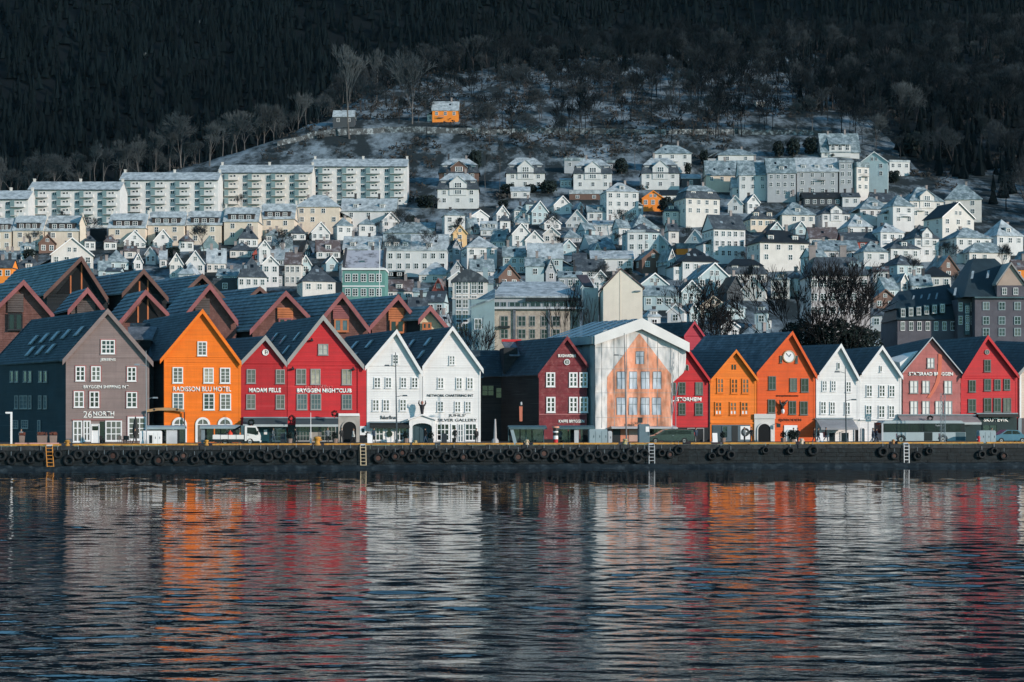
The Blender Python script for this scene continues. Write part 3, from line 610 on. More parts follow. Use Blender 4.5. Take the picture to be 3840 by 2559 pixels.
# dark timber warehouse filling the gap, with a hoist gable
gp = on_line(1500+905*SG, HR, YF+9.0); gp.z = 0
t = thing('timber_warehouse', 'black tarred timber warehouse set back in the gap left of the maroon house', 'warehouse', gp, RZ)
def gl(x, y): q = on_line(1500+x*SG, 1100+y*SG, YF+9.0); return ((q-gp).x*UV.x+(q-gp).y*UV.y, q.z)
uA, uB = gl(640, 0)[0], gl(1215, 0)[0]; ze = gl(0, 718)[1]; zr = gl(0, 478)[1]
mb = MB(); z = 0
while z < ze-0.25: mb.box(uA, uB, -0.02-0.02*(int(z*4) % 2), 5, z, z+0.235); z += 0.24
mb.build('wall', DARKW, t)
mb = MB(); n_ = 12
for i in range(n_):
    a0, a1 = i/n_, (i+1)/n_
    mb.quad((uA-0.3, -0.5+5.5*a0, ze+(zr-ze)*a0+0.04), (uB, -0.5+5.5*a0, ze+(zr-ze)*a0+0.04), (uB, -0.5+5.5*a1, ze+(zr-ze)*a1), (uA-0.3, -0.5+5.5*a1, ze+(zr-ze)*a1))
    mb.quad((uA-0.3, -0.5+5.5*a0, ze+(zr-ze)*a0-0.02), (uB, -0.5+5.5*a0, ze+(zr-ze)*a0-0.02), (uB, -0.5+5.5*a0, ze+(zr-ze)*a0+0.04), (uA-0.3, -0.5+5.5*a0, ze+(zr-ze)*a0+0.04))
mb.build('roof', SLATE, t)
mb = MB(); mb.box(gl(890, 0)[0], gl(1010, 0)[0], -0.9, 4, gl(0, 690)[1], gl(0, 470)[1]); mb.build('hoist_house', DARKW, t)
mb = MB(); a = gl(900, 0)[0]; bq = gl(1100, 0)[0]; z0, z1 = gl(0, 545)[1], gl(0, 415)[1]
mb.hexa([(a+0.6, -1.2, z0), (bq, -1.2, z0), (bq-0.4, 3, z1), (a, 3, z1), (a+0.6, -1.2, z0+0.12), (bq, -1.2, z0+0.12), (bq-0.4, 3, z1+0.12), (a, 3, z1+0.12)]); mb.build('hoist_roof', SLATE_GREY, t)
mb = MB(); mb.box(a, bq-0.4, 2.9, 3.05, z1+0.13, z1+0.42); mb.build('red_ridge_board', RED2, t)
for q in ((760, 760), (880, 780)):
    a = gl(q[0], q[1]+130); window(t, a[0], -0.05, a[1], 1.6, 1.4, 2, 2, DARKW, GL_D)
# low lane roof right behind first gap (between taupe and orange)
for (nm, lab, ox, xA, xB, yt, yb, dv) in (('lane_building', 'dark timber lane building between the taupe and orange houses', 0, 1285, 1420, 560, 1303, 2.5), ('lane_building', 'dark recess building between the maroon house and the shroud', 2000, 455, 545, 600, 1303, 2.0)):
    gp = on_line(ox+(xA+xB)/2*SG, HR, YF+dv); gp.z = 0
    f = lambda x, y: ((on_line(ox+x*SG, 1100+y*SG, YF+dv)-gp).x*UV.x+(on_line(ox+x*SG, 1100+y*SG, YF+dv)-gp).y*UV.y, on_line(ox+x*SG, 1100+y*SG, YF+dv).z)
    t = thing(nm, lab, 'building', gp, RZ); uA, uB = f(xA, 0)[0], f(xB, 0)[0]; zt = f(0, yt)[1]
    mb = MB(); z = 0
    while z < zt-0.2: mb.box(uA, uB, -0.02-0.02*(int(z*4) % 2), 4, z, z+0.225); z += 0.23
    mb.build('wall', DARKW, t); mb = MB(); mb.hexa([(uA-0.1,-0.3,zt),(uB+0.1,-0.3,zt),(uB+0.1,5,zt+2.2),(uA-0.1,5,zt+2.2),(uA-0.1,-0.3,zt+0.15),(uB+0.1,-0.3,zt+0.15),(uB+0.1,5,zt+2.35),(uA-0.1,5,zt+2.35)]); mb.build('roof', SLATE, t)
    mb = MB(); mb.box(uA+0.3, uB-0.3, -0.08, -0.045, 0.02, 2.3); mb.build('door', BLACKM, t)
# big roof dormer between taupe and orange
gp = on_line(1222*SG+0, HR, YF+6.0); gp.z = 0
f = lambda x, y: ((on_line(x*SG, 1100+y*SG, YF+6.0)-gp).x*UV.x+(on_line(x*SG, 1100+y*SG, YF+6.0)-gp).y*UV.y, on_line(x*SG, 1100+y*SG, YF+6.0).z)
t = thing('rear_wing', 'slate roofed rear wing showing between the taupe and orange gables', 'building', gp, RZ)
uA, uB = f(1080, 0)[0], f(1420, 0)[0]
mb = MB(); mb.box(uA, uB, 0.1, 6, 0, f(0, 545)[1]); mb.build('wall', DARKW, t)
mb = MB(); n_ = 14; z0, z1 = f(0, 548)[1], f(0, 230)[1]
for i in range(n_):
    a0, a1 = i/n_, (i+1)/n_; mb.hexa([(uA, -0.4+6*a0, z0+(z1-z0)*a0-0.1), (uB, -0.4+6*a0, z0+(z1-z0)*a0-0.1), (uB, -0.4+6*a1, z0+(z1-z0)*a1-0.1), (uA, -0.4+6*a1, z0+(z1-z0)*a1-0.1), (uA, -0.4+6*a0, z0+(z1-z0)*a0+0.05), (uB, -0.4+6*a0, z0+(z1-z0)*a0+0.05), (uB, -0.4+6*a1, z0+(z1-z0)*a1), (uA, -0.4+6*a1, z0+(z1-z0)*a1)])
mb.build('roof', SLATE, t)
a, bq = f(1100, 408), f(1345, 292); mb = MB(); mb.hexa([(a[0]+0.3, -0.9, a[1]), (bq[0]-0.3, -0.9, a[1]), (bq[0], 2.2, bq[1]), (a[0]-0.2, 2.2, bq[1]), (a[0]+0.3, -0.9, a[1]+0.12), (bq[0]-0.3, -0.9, a[1]+0.12), (bq[0], 2.2, bq[1]+0.12), (a[0]-0.2, 2.2, bq[1]+0.12)]); mb.build('dormer_roof', SLATE_GREY, t)
mb = MB(); mb.box(a[0]+0.5, bq[0]-0.5, -0.6, 2.0, a[1]-1.3, a[1]-0.01); mb.build('dormer', DARKW, t)
# --- red house behind the shroud
h = House('red_house', 'scarlet gabled house half hidden by the white scaffold shroud, STORHEIM lettering', 2000, 1100, 1520, (1085, 770), (1528, 757), (1308, 448), RED2, (1190, 470), 12.0, side=RED2, barge=RED2, bw=0.28); T8 = h
for b_ in ((1255, 770, 1315, 875), (1400, 770, 1465, 880), (1195, 772, 1228, 880), (1255, 948, 1315, 1052), (1397, 948, 1465, 1055)): h.win(*b_, 2, 3, fm=FRAME_D)
h.arch(1310, 618, 1342, 668, FRAME_G, GL_D, 'round_topped_window', 0.08, False); h.text(1193, 900, 1452, 936, 'L. STORHEIM', LETW, 0.04)
h.box('shopfront', 1110, 1160, 1516, 1303, -0.1, -0.04, DARKW); h.win(1330, 1165, 1475, 1300, 2, 1, fm=FRAME_G)
h.box('downpipe', 1518, 770, 1527, 1300, -0.15, -0.02, BLACKM)
# --- ochre house
h = House('ochre_house', 'small ochre orange gabled house with blue grey shopfront and three windows per floor', 2550, 258, 660, (250, 765), (668, 748), (480, 493), OCHRE, (88, 492), 13.0, side=OCHRE, barge=OCHRE, bw=0.26, corner=OCHRE); T9 = h
for b_ in ((318, 735, 378, 865), (438, 738, 500, 868), (535, 738, 597, 868)): h.win(*b_, 2, 3, fm=OCHRE, mt=0.11, ft=0.14)
for b_ in ((300, 940, 362, 1055), (428, 940, 490, 1055), (525, 940, 590, 1055)):
    o = h.win(*b_, 2, 3, fm=OCHRE, mt=0.11, ft=0.14); a, c_ = h.p(b_[0]+8, b_[3]-8), h.p(b_[2]-8, b_[3]-36)
    mb = MB(); mb.box(a[0]-o.location.x, c_[0]-o.location.x, -0.05, -0.032, a[1]-o.location.z, c_[1]-o.location.z); mb.build('half_curtain', FRAME_W, o)
u, z = h.p(465, 640)
for sx in (-0.17, 0.17): mb = MB(); mb.box(u+sx-0.09, u+sx+0.09, -0.08, -0.033, z-0.3, z+0.3); mb.build('gable_slit', GL_D, h.t)
h.box('string_course', 262, 1118, 655, 1128, -0.14, -0.035, OCHRE)
SHOPB = paint('blue_grey_shopfront', (0.10, 0.14, 0.165), 0.25, 0.5)
h.box('shopfront', 275, 1138, 606, 1303, -0.11, -0.04, SHOPB); h.box('shop_door', 282, 1145, 352, 1302, -0.16, -0.113, paint('slate_blue_door', (0.055, 0.085, 0.10), 0.2))
for b_ in ((362, 1145, 412, 1255),): o = h.win(*b_, 1, 2, fm=SHOPB); o.location.y = -0.112
h.box('doorway', 446, 1145, 498, 1302, -0.15, -0.113, BLACKM)
u, z = h.p(562, 1202); mb = MB(); mb.box(u-0.6, u+0.6, -0.15, -0.113, z-0.9, z+0.75); o = mb.build('sign_panel', FRAME_W, h.t)
mb = MB(); mb.disc(u, z, 0.52, -0.18, -0.152, 20); mb.build('round_emblem', BLACKM, o)
mb = MB(); mb.ring(u, z, 0.0, 0.24, -0.21, -0.182, 14, 0, 0, math.pi); mb.box(u-0.07, u+0.07, -0.21, -0.182, z-0.32, z-0.002); mb.build('mushroom_emblem', FRAME_W, o)
# --- vermilion house with clock
h = House('vermilion_house', 'tall vermilion gabled house with a white clock and unicorn figure', 2550, 666, 1168, (656, 695), (1178, 718), (965, 333), VERM, (215, 370), 16.0, side=VERM, barge=VERM, bw=0.3, corner=VERM, roof=SLATE_GREY); T10 = h
for b_ in ((765, 718, 828, 835), (948, 735, 1010, 850), (1045, 738, 1110, 855), (760, 918, 822, 1035), (940, 932, 1003, 1048), (1037, 935, 1103, 1052)): h.win(*b_, 2, 2, fm=FRAME_D, ft=0.08)
for b_ in ((862, 540, 882, 602), (997, 540, 1017, 605)): h.win(*b_, 1, 1, fm=FRAME_D, ft=0.06)
u, z = h.p(942, 548); ck = MB(); ck.ring(u, z, 0.66, 0.78, -0.16, -0.034, 28); o = ck.build('clock', paint('clock_rim', (0.55, 0.42, 0.26), 0.2), h.t)
mb = MB(); mb.disc(u, z, 0.67, -0.11, -0.04, 28); mb.build('dial', FRAME_W, o)
mb = MB(); mb.hexa([(u-0.02, -0.15, z-0.04), (u+0.03, -0.15, z-0.06), (u+0.03, -0.12, z-0.06), (u-0.02, -0.12, z-0.04), (u-0.42, -0.15, z+0.38), (u-0.36, -0.15, z+0.43), (u-0.36, -0.12, z+0.43), (u-0.42, -0.12, z+0.38)])
mb.hexa([(u-0.03, -0.155, z+0.03), (u+0.03, -0.155, z-0.03), (u+0.03, -0.122, z-0.03), (u-0.03, -0.122, z+0.03), (u+0.2, -0.155, z+0.3), (u+0.26, -0.155, z+0.25), (u+0.26, -0.122, z+0.25), (u+0.2, -0.122, z+0.3)]); mb.build('hands', LETK, o)
h.text(832, 880, 1022, 900, 'ENHJØRNINGEN', LETB, 0.01); h.text(852, 1084, 1048, 1114, 'SJØBODEN', LETB, 0.02)
u, z = h.p(880, 1022); mb = MB(); mb.lathe([(0.12, -0.28), (0.2, -0.12), (0.22, 0.1), (0.14, 0.26), (0.05, 0.32)], 0, 0, 10); f = mb.build('unicorn_head', FRAME_W, h.t, (u+0.05, -0.35, z))
mb = MB(); mb.tube([(u, -0.25, z+0.25), (u-0.05, -0.35, z+0.75), (u-0.3, -0.4, z+1.05), (u-0.38, -0.4, z+1.4)], [0.2, 0.2, 0.14, 0.06], 7); mb.tube([(u-0.02, -0.35, z+0.7), (u+0.35, -0.4, z+1.1), (u+0.62, -0.4, z+1.35)], [0.2, 0.16, 0.07], 7); mb.build('unicorn_body', BLACKM, h.t)
h.box('stone_portal', 640, 1048, 816, 1303, -0.2, -0.035, paint('white_stone_portal', (0.62, 0.60, 0.57), 0.15)); h.box('portal_cornice', 636, 1044, 820, 1085, -0.34, -0.205, MATS['white_stone_portal'])
h.arch(660, 1120, 788, 1302, MATS['white_stone_portal'], MATS['dark_passage'], 'passage', 0.14, False, -0.21)
h.box('door_surround', 898, 1142, 1012, 1303, -0.14, -0.035, FRAME_W); h.arch(915, 1175, 990, 1302, FRAME_W, GL_B, 'door', 0.08, True, -0.145)
u, z = h.p(835, 1142); mb = MB(); mb.box(u-0.25, u+0.25, -0.9, -0.8, z-0.25, z+0.2); mb.box(u-0.03, u+0.03, -0.8, -0.03, z+0.2, z+0.26); mb.build('hanging_sign', SHOPG, h.t)
# small red attic behind
# --- right white pair
h = House('white_house', 'white gabled house with grey fabric awning, left of the right-hand white pair', 2550, 1176, 1546, (1196, 700), (1550, 748), (1385, 441), WHITE, (1040, 453), 13.0, side=WHITE, barge=WHITE, bw=0.3, corner=WHITE); T11 = h
for b_ in ((1228, 757, 1270, 848), (1305, 757, 1347, 848), (1433, 765, 1478, 857), (1213, 937, 1262, 1045), (1295, 940, 1340, 1047), (1422, 942, 1470, 1050)): h.win(*b_, mt=0.08, ft=0.09)
h.win(1360, 600, 1382, 658, 1, 1, ft=0.06); h.box('cornice', 1165, 1080, 1545, 1094, -0.25, -0.035, WHITE)
for b_ in ((1280, 1200, 1345, 1288), (1385, 1200, 1462, 1288)): h.win(*b_, 1, 1)
h.arch(1505, 1160, 1545, 1302, WHITE, MATS['dark_passage'], 'arched_doorway', 0.08, False)
h.box('pink_notice', 1222, 1200, 1265, 1245, -0.06, -0.036, LETP)
awning(h, 1172, 1490, 1090, 1165, 2.2, paint('grey_striped_fabric', (0.30, 0.31, 0.33), 0.3), 'large grey sloping fabric awning on the white house by the vermilion one')
h = House('white_house', 'white gabled house with two arched doorways, next to the pink netted front', 3140, 187, 553, (203, 700), (557, 722), (380, 458), WHITE, (60, 484), 13.0, side=WHITE, barge=WHITE, bw=0.3, corner=WHITE); T12 = h
for b_ in ((250, 795, 300, 895), (360, 795, 410, 895), (445, 797, 495, 897), (245, 970, 298, 1075), (355, 972, 408, 1077), (442, 972, 492, 1077)): h.win(*b_, mt=0.08, ft=0.09)
h.win(366, 628, 385, 682, 1, 1, ft=0.06); h.box('cornice', 190, 1086, 550, 1100, -0.25, -0.035, WHITE)
h.arch(200, 1163, 238, 1302, WHITE, GL_B, 'arched_doorway', 0.08, False); h.arch(308, 1165, 357, 1302, WHITE, MATS['dark_passage'], 'arched_doorway', 0.08, False)
h.box('green_signboard', 375, 1100, 462, 1175, -0.3, -0.2, SHOPG); h.text(395, 1148, 440, 1164, 'BAR', LETW, 0.0).location.y = -0.32
# --- pink netted house
PINK = paint('pink_printed_netting', (0.50, 0.16, 0.145), 0.3, 0.7, streak=0.45, c2=(0.36, 0.14, 0.13), sc=0.45, mix=(0.5, 0.7))
h = House('netted_house', 'gabled house behind faded pink printed netting with pale window shapes', 3140, 565, 1065, (553, 690), (1068, 694), (810, 384), PINK, (420, 470), 13.0, side=TEALM, barge=TARP, bw=0.12, plank=1.2, lift=0.03); T13 = h
PW = paint('printed_pale_window', (0.72, 0.72, 0.68), 0.06)
for b_ in ((625, 757, 697, 865), (732, 757, 797, 865), (922, 757, 990, 870), (628, 932, 695, 1050), (732, 932, 797, 1048), (845, 932, 910, 1050), (925, 932, 992, 1050)): h.win(*b_, 2, 2, fm=FRAME_G, g=PW, ft=0.06, mt=0.05)
h.win(775, 560, 838, 648, 2, 2, fm=FRAME_G, g=PW, ft=0.07); h.text(615, 683, 998, 714, 'STATSRAAD BRYGGEN', LETW, 0.04)
ORG2 = paint('salmon_fold', (0.75, 0.20, 0.12), 0.2)
a, bq = h.p(895, 530), h.p(868, 700); c_ = h.p(800, 900)
mb = MB(); pts = [(895, 525), (892, 620), (888, 700), (868, 780), (838, 840), (795, 905)]
for (x0, y0), (x1, y1) in zip(pts[:-1], pts[1:]):
    q0, q1 = h.p(x0, y0), h.p(x1, y1); mb.hexa([(q0[0]-0.35, -0.09, q0[1]), (q0[0]+0.1, -0.16, q0[1]), (q0[0]+0.1, -0.05, q0[1]), (q0[0]-0.35, -0.05, q0[1]), (q1[0]-0.35, -0.09, q1[1]), (q1[0]+0.1, -0.16, q1[1]), (q1[0]+0.1, -0.05, q1[1]), (q1[0]-0.35, -0.05, q1[1])])
mb.build('net_fold', ORG2, h.t)
h.box('shopfront', 570, 1062, 1060, 1303, -0.1, -0.04, SHOPG)
# tarp flap on its left roof
mb = MB(); q0, q1, q2, q3 = h.p(470, 565), h.p(705, 515), h.p(560, 685), h.p(545, 600)
mb.hexa([(q2[0], 0.3, q2[1]), (q1[0], 0.3, q1[1]), (q1[0]-1, 2.0, q1[1]), (q2[0]-1, 2.0, q2[1]), (q3[0], 0.25, q3[1]), (q1[0], 0.25, q1[1]+0.25), (q0[0], 2.0, q0[1]), (q0[0], 2.1, q0[1])])
mb.build('tarpaulin', FRAME_W, h.t)
# --- right red house
h = House('right_red_house', 'scarlet gabled house at the right with a row of dark awnings below', 3140, 1066, 1556, (1066, 728), (1562, 720), (1290, 368), RED2, (842, 410), 14.0, side=RED2, barge=RED2, bw=0.3, corner=RED2); T14 = h
for b_ in ((1268, 575, 1325, 680), (1135, 752, 1195, 855), (1268, 742, 1327, 845), (1355, 745, 1410, 840), (1438, 742, 1492, 838), (1130, 915, 1197, 1030), (1265, 907, 1330, 1028), (1350, 907, 1413, 1028), (1432, 907, 1500, 1028)): h.win(*b_, 2, 2, fm=FRAME_D, ft=0.1)
round_window(h, 1293, 510, 22, FRAME_G, GL_M)
h.box('shopfront', 1070, 1062, 1550, 1303, -0.1, -0.04, SHOPG); h.text(1258, 1078, 1475, 1112, 'SKUTEVIK', LETW, 0.04).location.y = -0.16; awning(h, 1196, 1552, 1046, 1056, 0.8, LETK, 'narrow black awning under the right scarlet house'); h.win(1250, 1135, 1380, 1290, 2, 1, fm=SHOPG).location.y = -0.105
awning(T13, 518, 1190, 1058, 1120, 2.0, paint('grey_pink_awning', (0.32, 0.27, 0.27), 0.3), 'long faded pink grey awning above the coach', AWNE)
# --- cream house at the right frame edge
CREAM = paint('cream_boards', (0.70, 0.56, 0.46), 0.15)
h = House('cream_house', 'cream boarded gabled house cut off at the right edge', 3140, 1575, 2020, (1552, 700), (2040, 700), (1790, 430), CREAM, (1380, 410), 14.0, side=CREAM, barge=VERGEG, bw=0.35, corner=FRAME_W); T15 = h
for b_ in ((1680, 760, 1750, 860), (1830, 760, 1900, 860), (1680, 930, 1750, 1040), (1830, 930, 1900, 1040)): h.win(*b_)
h.box('corner_pilaster', 1560, 1080, 1588, 1300, -0.2, -0.04, STEEL); h.box('shopfront', 1592, 1080, 2010, 1303, -0.1, -0.04, paint('dull_plum_shopfront', (0.09, 0.07, 0.075), 0.3))
# ------------------------------------------------------------------ scaffold shroud with printed front
SHR = paint('white_shroud_sheet', (0.66, 0.64, 0.62), 0.16, 0.6, streak=0.35, spec=0.2)
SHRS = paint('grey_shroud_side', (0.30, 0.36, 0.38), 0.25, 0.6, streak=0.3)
PRN = paint('printed_orange_front', (0.76, 0.30, 0.17), 0.16, 0.6, streak=0.2, c2=(0.72, 0.42, 0.30), sc=0.5, mix=(0.45, 0.75))
PRW = paint('printed_blue_grey_window', (0.52, 0.57, 0.62), 0.2); PRF = paint('printed_dark_frame', (0.16, 0.20, 0.22), 0.1)
y0 = YF-1.3; so_ = on_line(2000+930*SG, HR, y0); so_.z = 0
def tp(x, y): q = on_line(2000+x*SG, 1100+y*SG, y0); return ((q-so_).x*UV.x+(q-so_).y*UV.y, q.z)
TS = thing('scaffold_shroud', 'large white scaffold tent with an orange house front printed on its sheeting', 'scaffold tent', so_, RZ)
def wr(u, z):   # wrinkled sheet: drapes hang vertically, swags across the lower part
    return (-0.16*math.sin(u*2.1+0.6*math.sin(z*0.5))*(0.6+0.4*math.sin(z*0.3+u))-0.22*noise.noise((u*0.55, z*0.22, 2.2))
            -0.10*noise.noise((u*1.6, z*0.8, 9.0))-0.12*math.sin(z*2.4+0.25*(u-1)**2)*max(0, 1-abs(z-5.5)/5)*0.6-0.05*noise.noise((u*4.5, z*1.1, 3.0))-0.10*math.sin(z*3.1+0.12*(u-1)**2)*math.exp(-((z-6.1)/0.9)**2))
def sheet(x0, x1, top, bot, mat, name, off=0.0, nu=60, nv=46):
    mb = MB()
    for i in range(nu+1):
        x = x0+(x1-x0)*i/nu; a, b_ = tp(x, bot(x)), tp(x, top(x))
        for j in range(nv+1):
            z = a[1]+(b_[1]-a[1])*j/nv; mb.v.append((a[0], wr(a[0], z)-off, z))
    for i in range(nu):
        for j in range(nv): mb.f.append((i*(nv+1)+j, (i+1)*(nv+1)+j, (i+1)*(nv+1)+j+1, i*(nv+1)+j+1)); mb.m.append(0)
    o = mb.build(name, mat, TS)
    for p in o.data.polygons: p.use_smooth = True
    return o
ip = lambda xs, ys: (lambda x: float(np.interp(x, xs, ys)))
gtop = ip([535, 930, 1320], [385, 238, 432]); gbot = ip([535, 640, 1195, 1198, 1202, 1240, 1300, 1320], [1185, 1178, 1160, 1150, 775, 740, 690, 640])
sheet(535, 1320, gtop, gbot, SHR, 'front_sheet', 0, 90, 60)
sheet(640, 1192, ip([620, 640, 915, 1192], [740, 722, 348, 705]), ip([640, 1192], [1176, 1160]), PRN, 'printed_front', 0.02, 70, 60)
for (xa, ya, xb, yb) in [(890, 505, 955, 612)]+[(a, 680, b_, 828) for a, b_ in ((725, 797), (830, 897), (932, 1003), (1035, 1105))]+[(a, 905, b_, 1052) for a, b_ in ((722, 797), (828, 897), (930, 1003), (1030, 1103))]:
    w = sheet(xa, xb, ip([0, 9999], [ya, ya]), ip([0, 9999], [yb, yb]), PRW, 'printed_window', 0.035, 8, 14)
    xm = (xa+xb)/2; yc = ya+(yb-ya)*0.38
    for q in ((xm-2.5, xm+2.5, ya, yb), (xa, xb, yc-2.5, yc+2.5), (xa-3, xa+2, ya, yb), (xb-2, xb+3, ya, yb), (xa, xb, ya-3, ya+1.5)):
        g_ = sheet(q[0], q[1], ip([0, 9999], [q[2], q[2]]), ip([0, 9999], [q[3], q[3]]), PRF, 'printed_bar', 0.047, max(2, int((q[1]-q[0])/8)), max(2, int((q[3]-q[2])/10)))
        g_.parent = w
SEAM_SHADOW = paint('seam_and_pole_shadow_grey', (0.40, 0.39, 0.38), 0.2)
for x, y0_ in ((592, 370), (700, 330), (805, 290), (990, 268), (1075, 300), (1188, 360), (1255, 395)): sheet(x-2, x+2, ip([0, 9999], [y0_, y0_]), ip([0, 9999], [1165 if x < 1195 else 735]*2), SEAM_SHADOW, 'seam_and_pole_shadow', 0.04, 1, 40)  # scaffold pole shadows painted on the sheet as thin darker strips
for y in (470, 655, 862, 1075): sheet(540, 1192, ip([0, 9999], [y-1.5, y-1.5]), ip([0, 9999], [y+1.5, y+1.5]), SEAM_SHADOW, 'seam_and_pole_shadow', 0.03, 60, 1)
# roof of the shroud
pk, eL, eR = tp(932, 224), tp(524, 374), tp(1342, 438); DP = 15.0
t_ = (2000+520*SG-1920)/F; a = (t_*(so_.y+VV.y*DP)-so_.x-VV.x*DP)/(UV.x-t_*UV.y); sx = a-pk[0]; Yb = so_.y+UV.y*a+VV.y*DP; zb = ZC+(HR-(1100+252*SG))*Yb/F
t_ = (2000+105*SG-1920)/F; aL = (t_*(so_.y+VV.y*DP)-so_.x-VV.x*DP)/(UV.x-t_*UV.y); zL = ZC+(HR-(1100+396*SG))*(so_.y+UV.y*aL+VV.y*DP)/F
RFM = paint('frosted_tent_roof', (0.38, 0.46, 0.49), 0.2, 0.5, streak=0.3)
mb = MB(); nn = 10
for i in range(nn):   # seamed roof panels
    a0, a1 = i/nn, (i+1)/nn
    A, B = Vector((pk[0], -0.5, pk[1])), Vector((eL[0], -0.5, eL[1])); C, D = Vector((aL, DP, zL)), Vector((a, DP, zb))
    p, q, r_, s_ = A.lerp(D, a0), B.lerp(C, a0), B.lerp(C, a1), A.lerp(D, a1); up = Vector((0, 0, 0.06 if i % 2 else 0.0)); mb.quad(p+up, q+up, r_+up, s_+up)
    A, B = Vector((eR[0], -0.5, eR[1])), Vector((pk[0], -0.5, pk[1])); C, D = Vector((a, DP, zb)), Vector((eR[0]+sx, DP, eR[1]))
    p, q, r_, s_ = A.lerp(D, a0), B.lerp(C, a0), B.lerp(C, a1), A.lerp(D, a1); mb.quad(p+up, q+up, r_+up, s_+up)
mb.build('tent_roof', RFM, TS)
mb = MB(); th = 1.35
for e in (eL, eR):
    sg = 1 if e[0] > pk[0] else -1
    mb.prism([(pk[0], pk[1]+0.1), (e[0], e[1]+0.1), (e[0], e[1]+0.1-th*0.85), (pk[0], pk[1]+0.1-th)][::-sg], -0.62, -0.25)
mb.build('fascia_band', paint('white_band', (0.78, 0.76, 0.73), 0.12), TS)
mb = MB(); e0 = tp(525, 440)[1]; e1 = tp(525, 375)[1]
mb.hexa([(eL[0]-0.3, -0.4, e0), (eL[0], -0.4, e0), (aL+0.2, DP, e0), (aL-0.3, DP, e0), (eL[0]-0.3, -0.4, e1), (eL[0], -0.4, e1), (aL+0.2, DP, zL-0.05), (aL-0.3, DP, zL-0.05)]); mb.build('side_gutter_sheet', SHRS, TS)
uL = tp(535, 0)[0]; mb = MB(); N_ = 14
for j in range(N_):
    a0, a1 = j/N_, (j+1)/N_
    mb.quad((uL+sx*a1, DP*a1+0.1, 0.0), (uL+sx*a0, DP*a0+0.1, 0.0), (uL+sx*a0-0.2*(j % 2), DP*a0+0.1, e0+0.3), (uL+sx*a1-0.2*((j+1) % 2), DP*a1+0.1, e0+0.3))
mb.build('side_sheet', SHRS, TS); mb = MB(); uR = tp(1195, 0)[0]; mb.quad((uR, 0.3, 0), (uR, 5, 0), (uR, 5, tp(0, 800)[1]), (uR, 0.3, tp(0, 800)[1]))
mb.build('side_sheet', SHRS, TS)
mb = MB()
for u in (tp(1196, 0)[0], tp(1230, 0)[0]):
    mb.tube([(u, -0.1, 0), (u+0.0, -0.1, tp(0, 775)[1])], 0.05, 5)
mb.tube([(tp(1198, 0)[0], -0.15, tp(0, 1050)[1]), (tp(1252, 0)[0], -0.15, tp(0, 770)[1])], 0.05, 5)
mb.build('scaffold_poles', STEEL, TS)
# ground floor under the shroud
gp = so_+VV*1.0; t = thing('shrouded_shop', 'salmon ground floor shop with pale canopy under the scaffold tent', 'shop', gp, RZ)
SAL = paint('salmon_render', (0.62, 0.24, 0.15), 0.2)
mb = MB(); mb.box(tp(695, 0)[0], tp(1195, 0)[0], 0, 4, 0, tp(0, 1160)[1]); mb.build('wall', SAL, t)
window(t, (tp(1058, 0)[0]+tp(1160, 0)[0])/2, -0.01, 0.9, 3.0, 1.7, 3, 2, FRAME_D, GL_D); mb = MB(); mb.box(tp(700, 0)[0], tp(765, 0)[0], -0.08, -0.01, 0.01, 2.8); mb.build('door', BLACKM, t)
mb = MB(); mb.box(tp(840, 0)[0], tp(930, 0)[0], -0.06, -0.01, 0.05, 2.7); mb.build('shutter', paint('pale_shutter', (0.55, 0.36, 0.30), 0.15), t)
mb = MB(); mb.hexa([(tp(665, 0)[0], -2.0, tp(0, 1172)[1]), (tp(1235, 0)[0], -2.0, tp(0, 1172)[1]), (tp(1215, 0)[0], -0.02, tp(0, 1148)[1]), (tp(680, 0)[0], -0.02, tp(0, 1148)[1]), (tp(665, 0)[0], -2.0, tp(0, 1162)[1]), (tp(1235, 0)[0], -2.0, tp(0, 1162)[1]), (tp(1215, 0)[0], -0.02, tp(0, 1140)[1]), (tp(680, 0)[0], -0.02, tp(0, 1140)[1])]); mb.build('canopy', PALEM, t)
lettering(t, 'NUMMER', tp(838, 0)[0], tp(930, 0)[0], tp(0, 1138)[1], tp(0, 1112)[1], paint('faded_lettering', (0.30, 0.17, 0.12), 0.2), -1.6, 0.01)
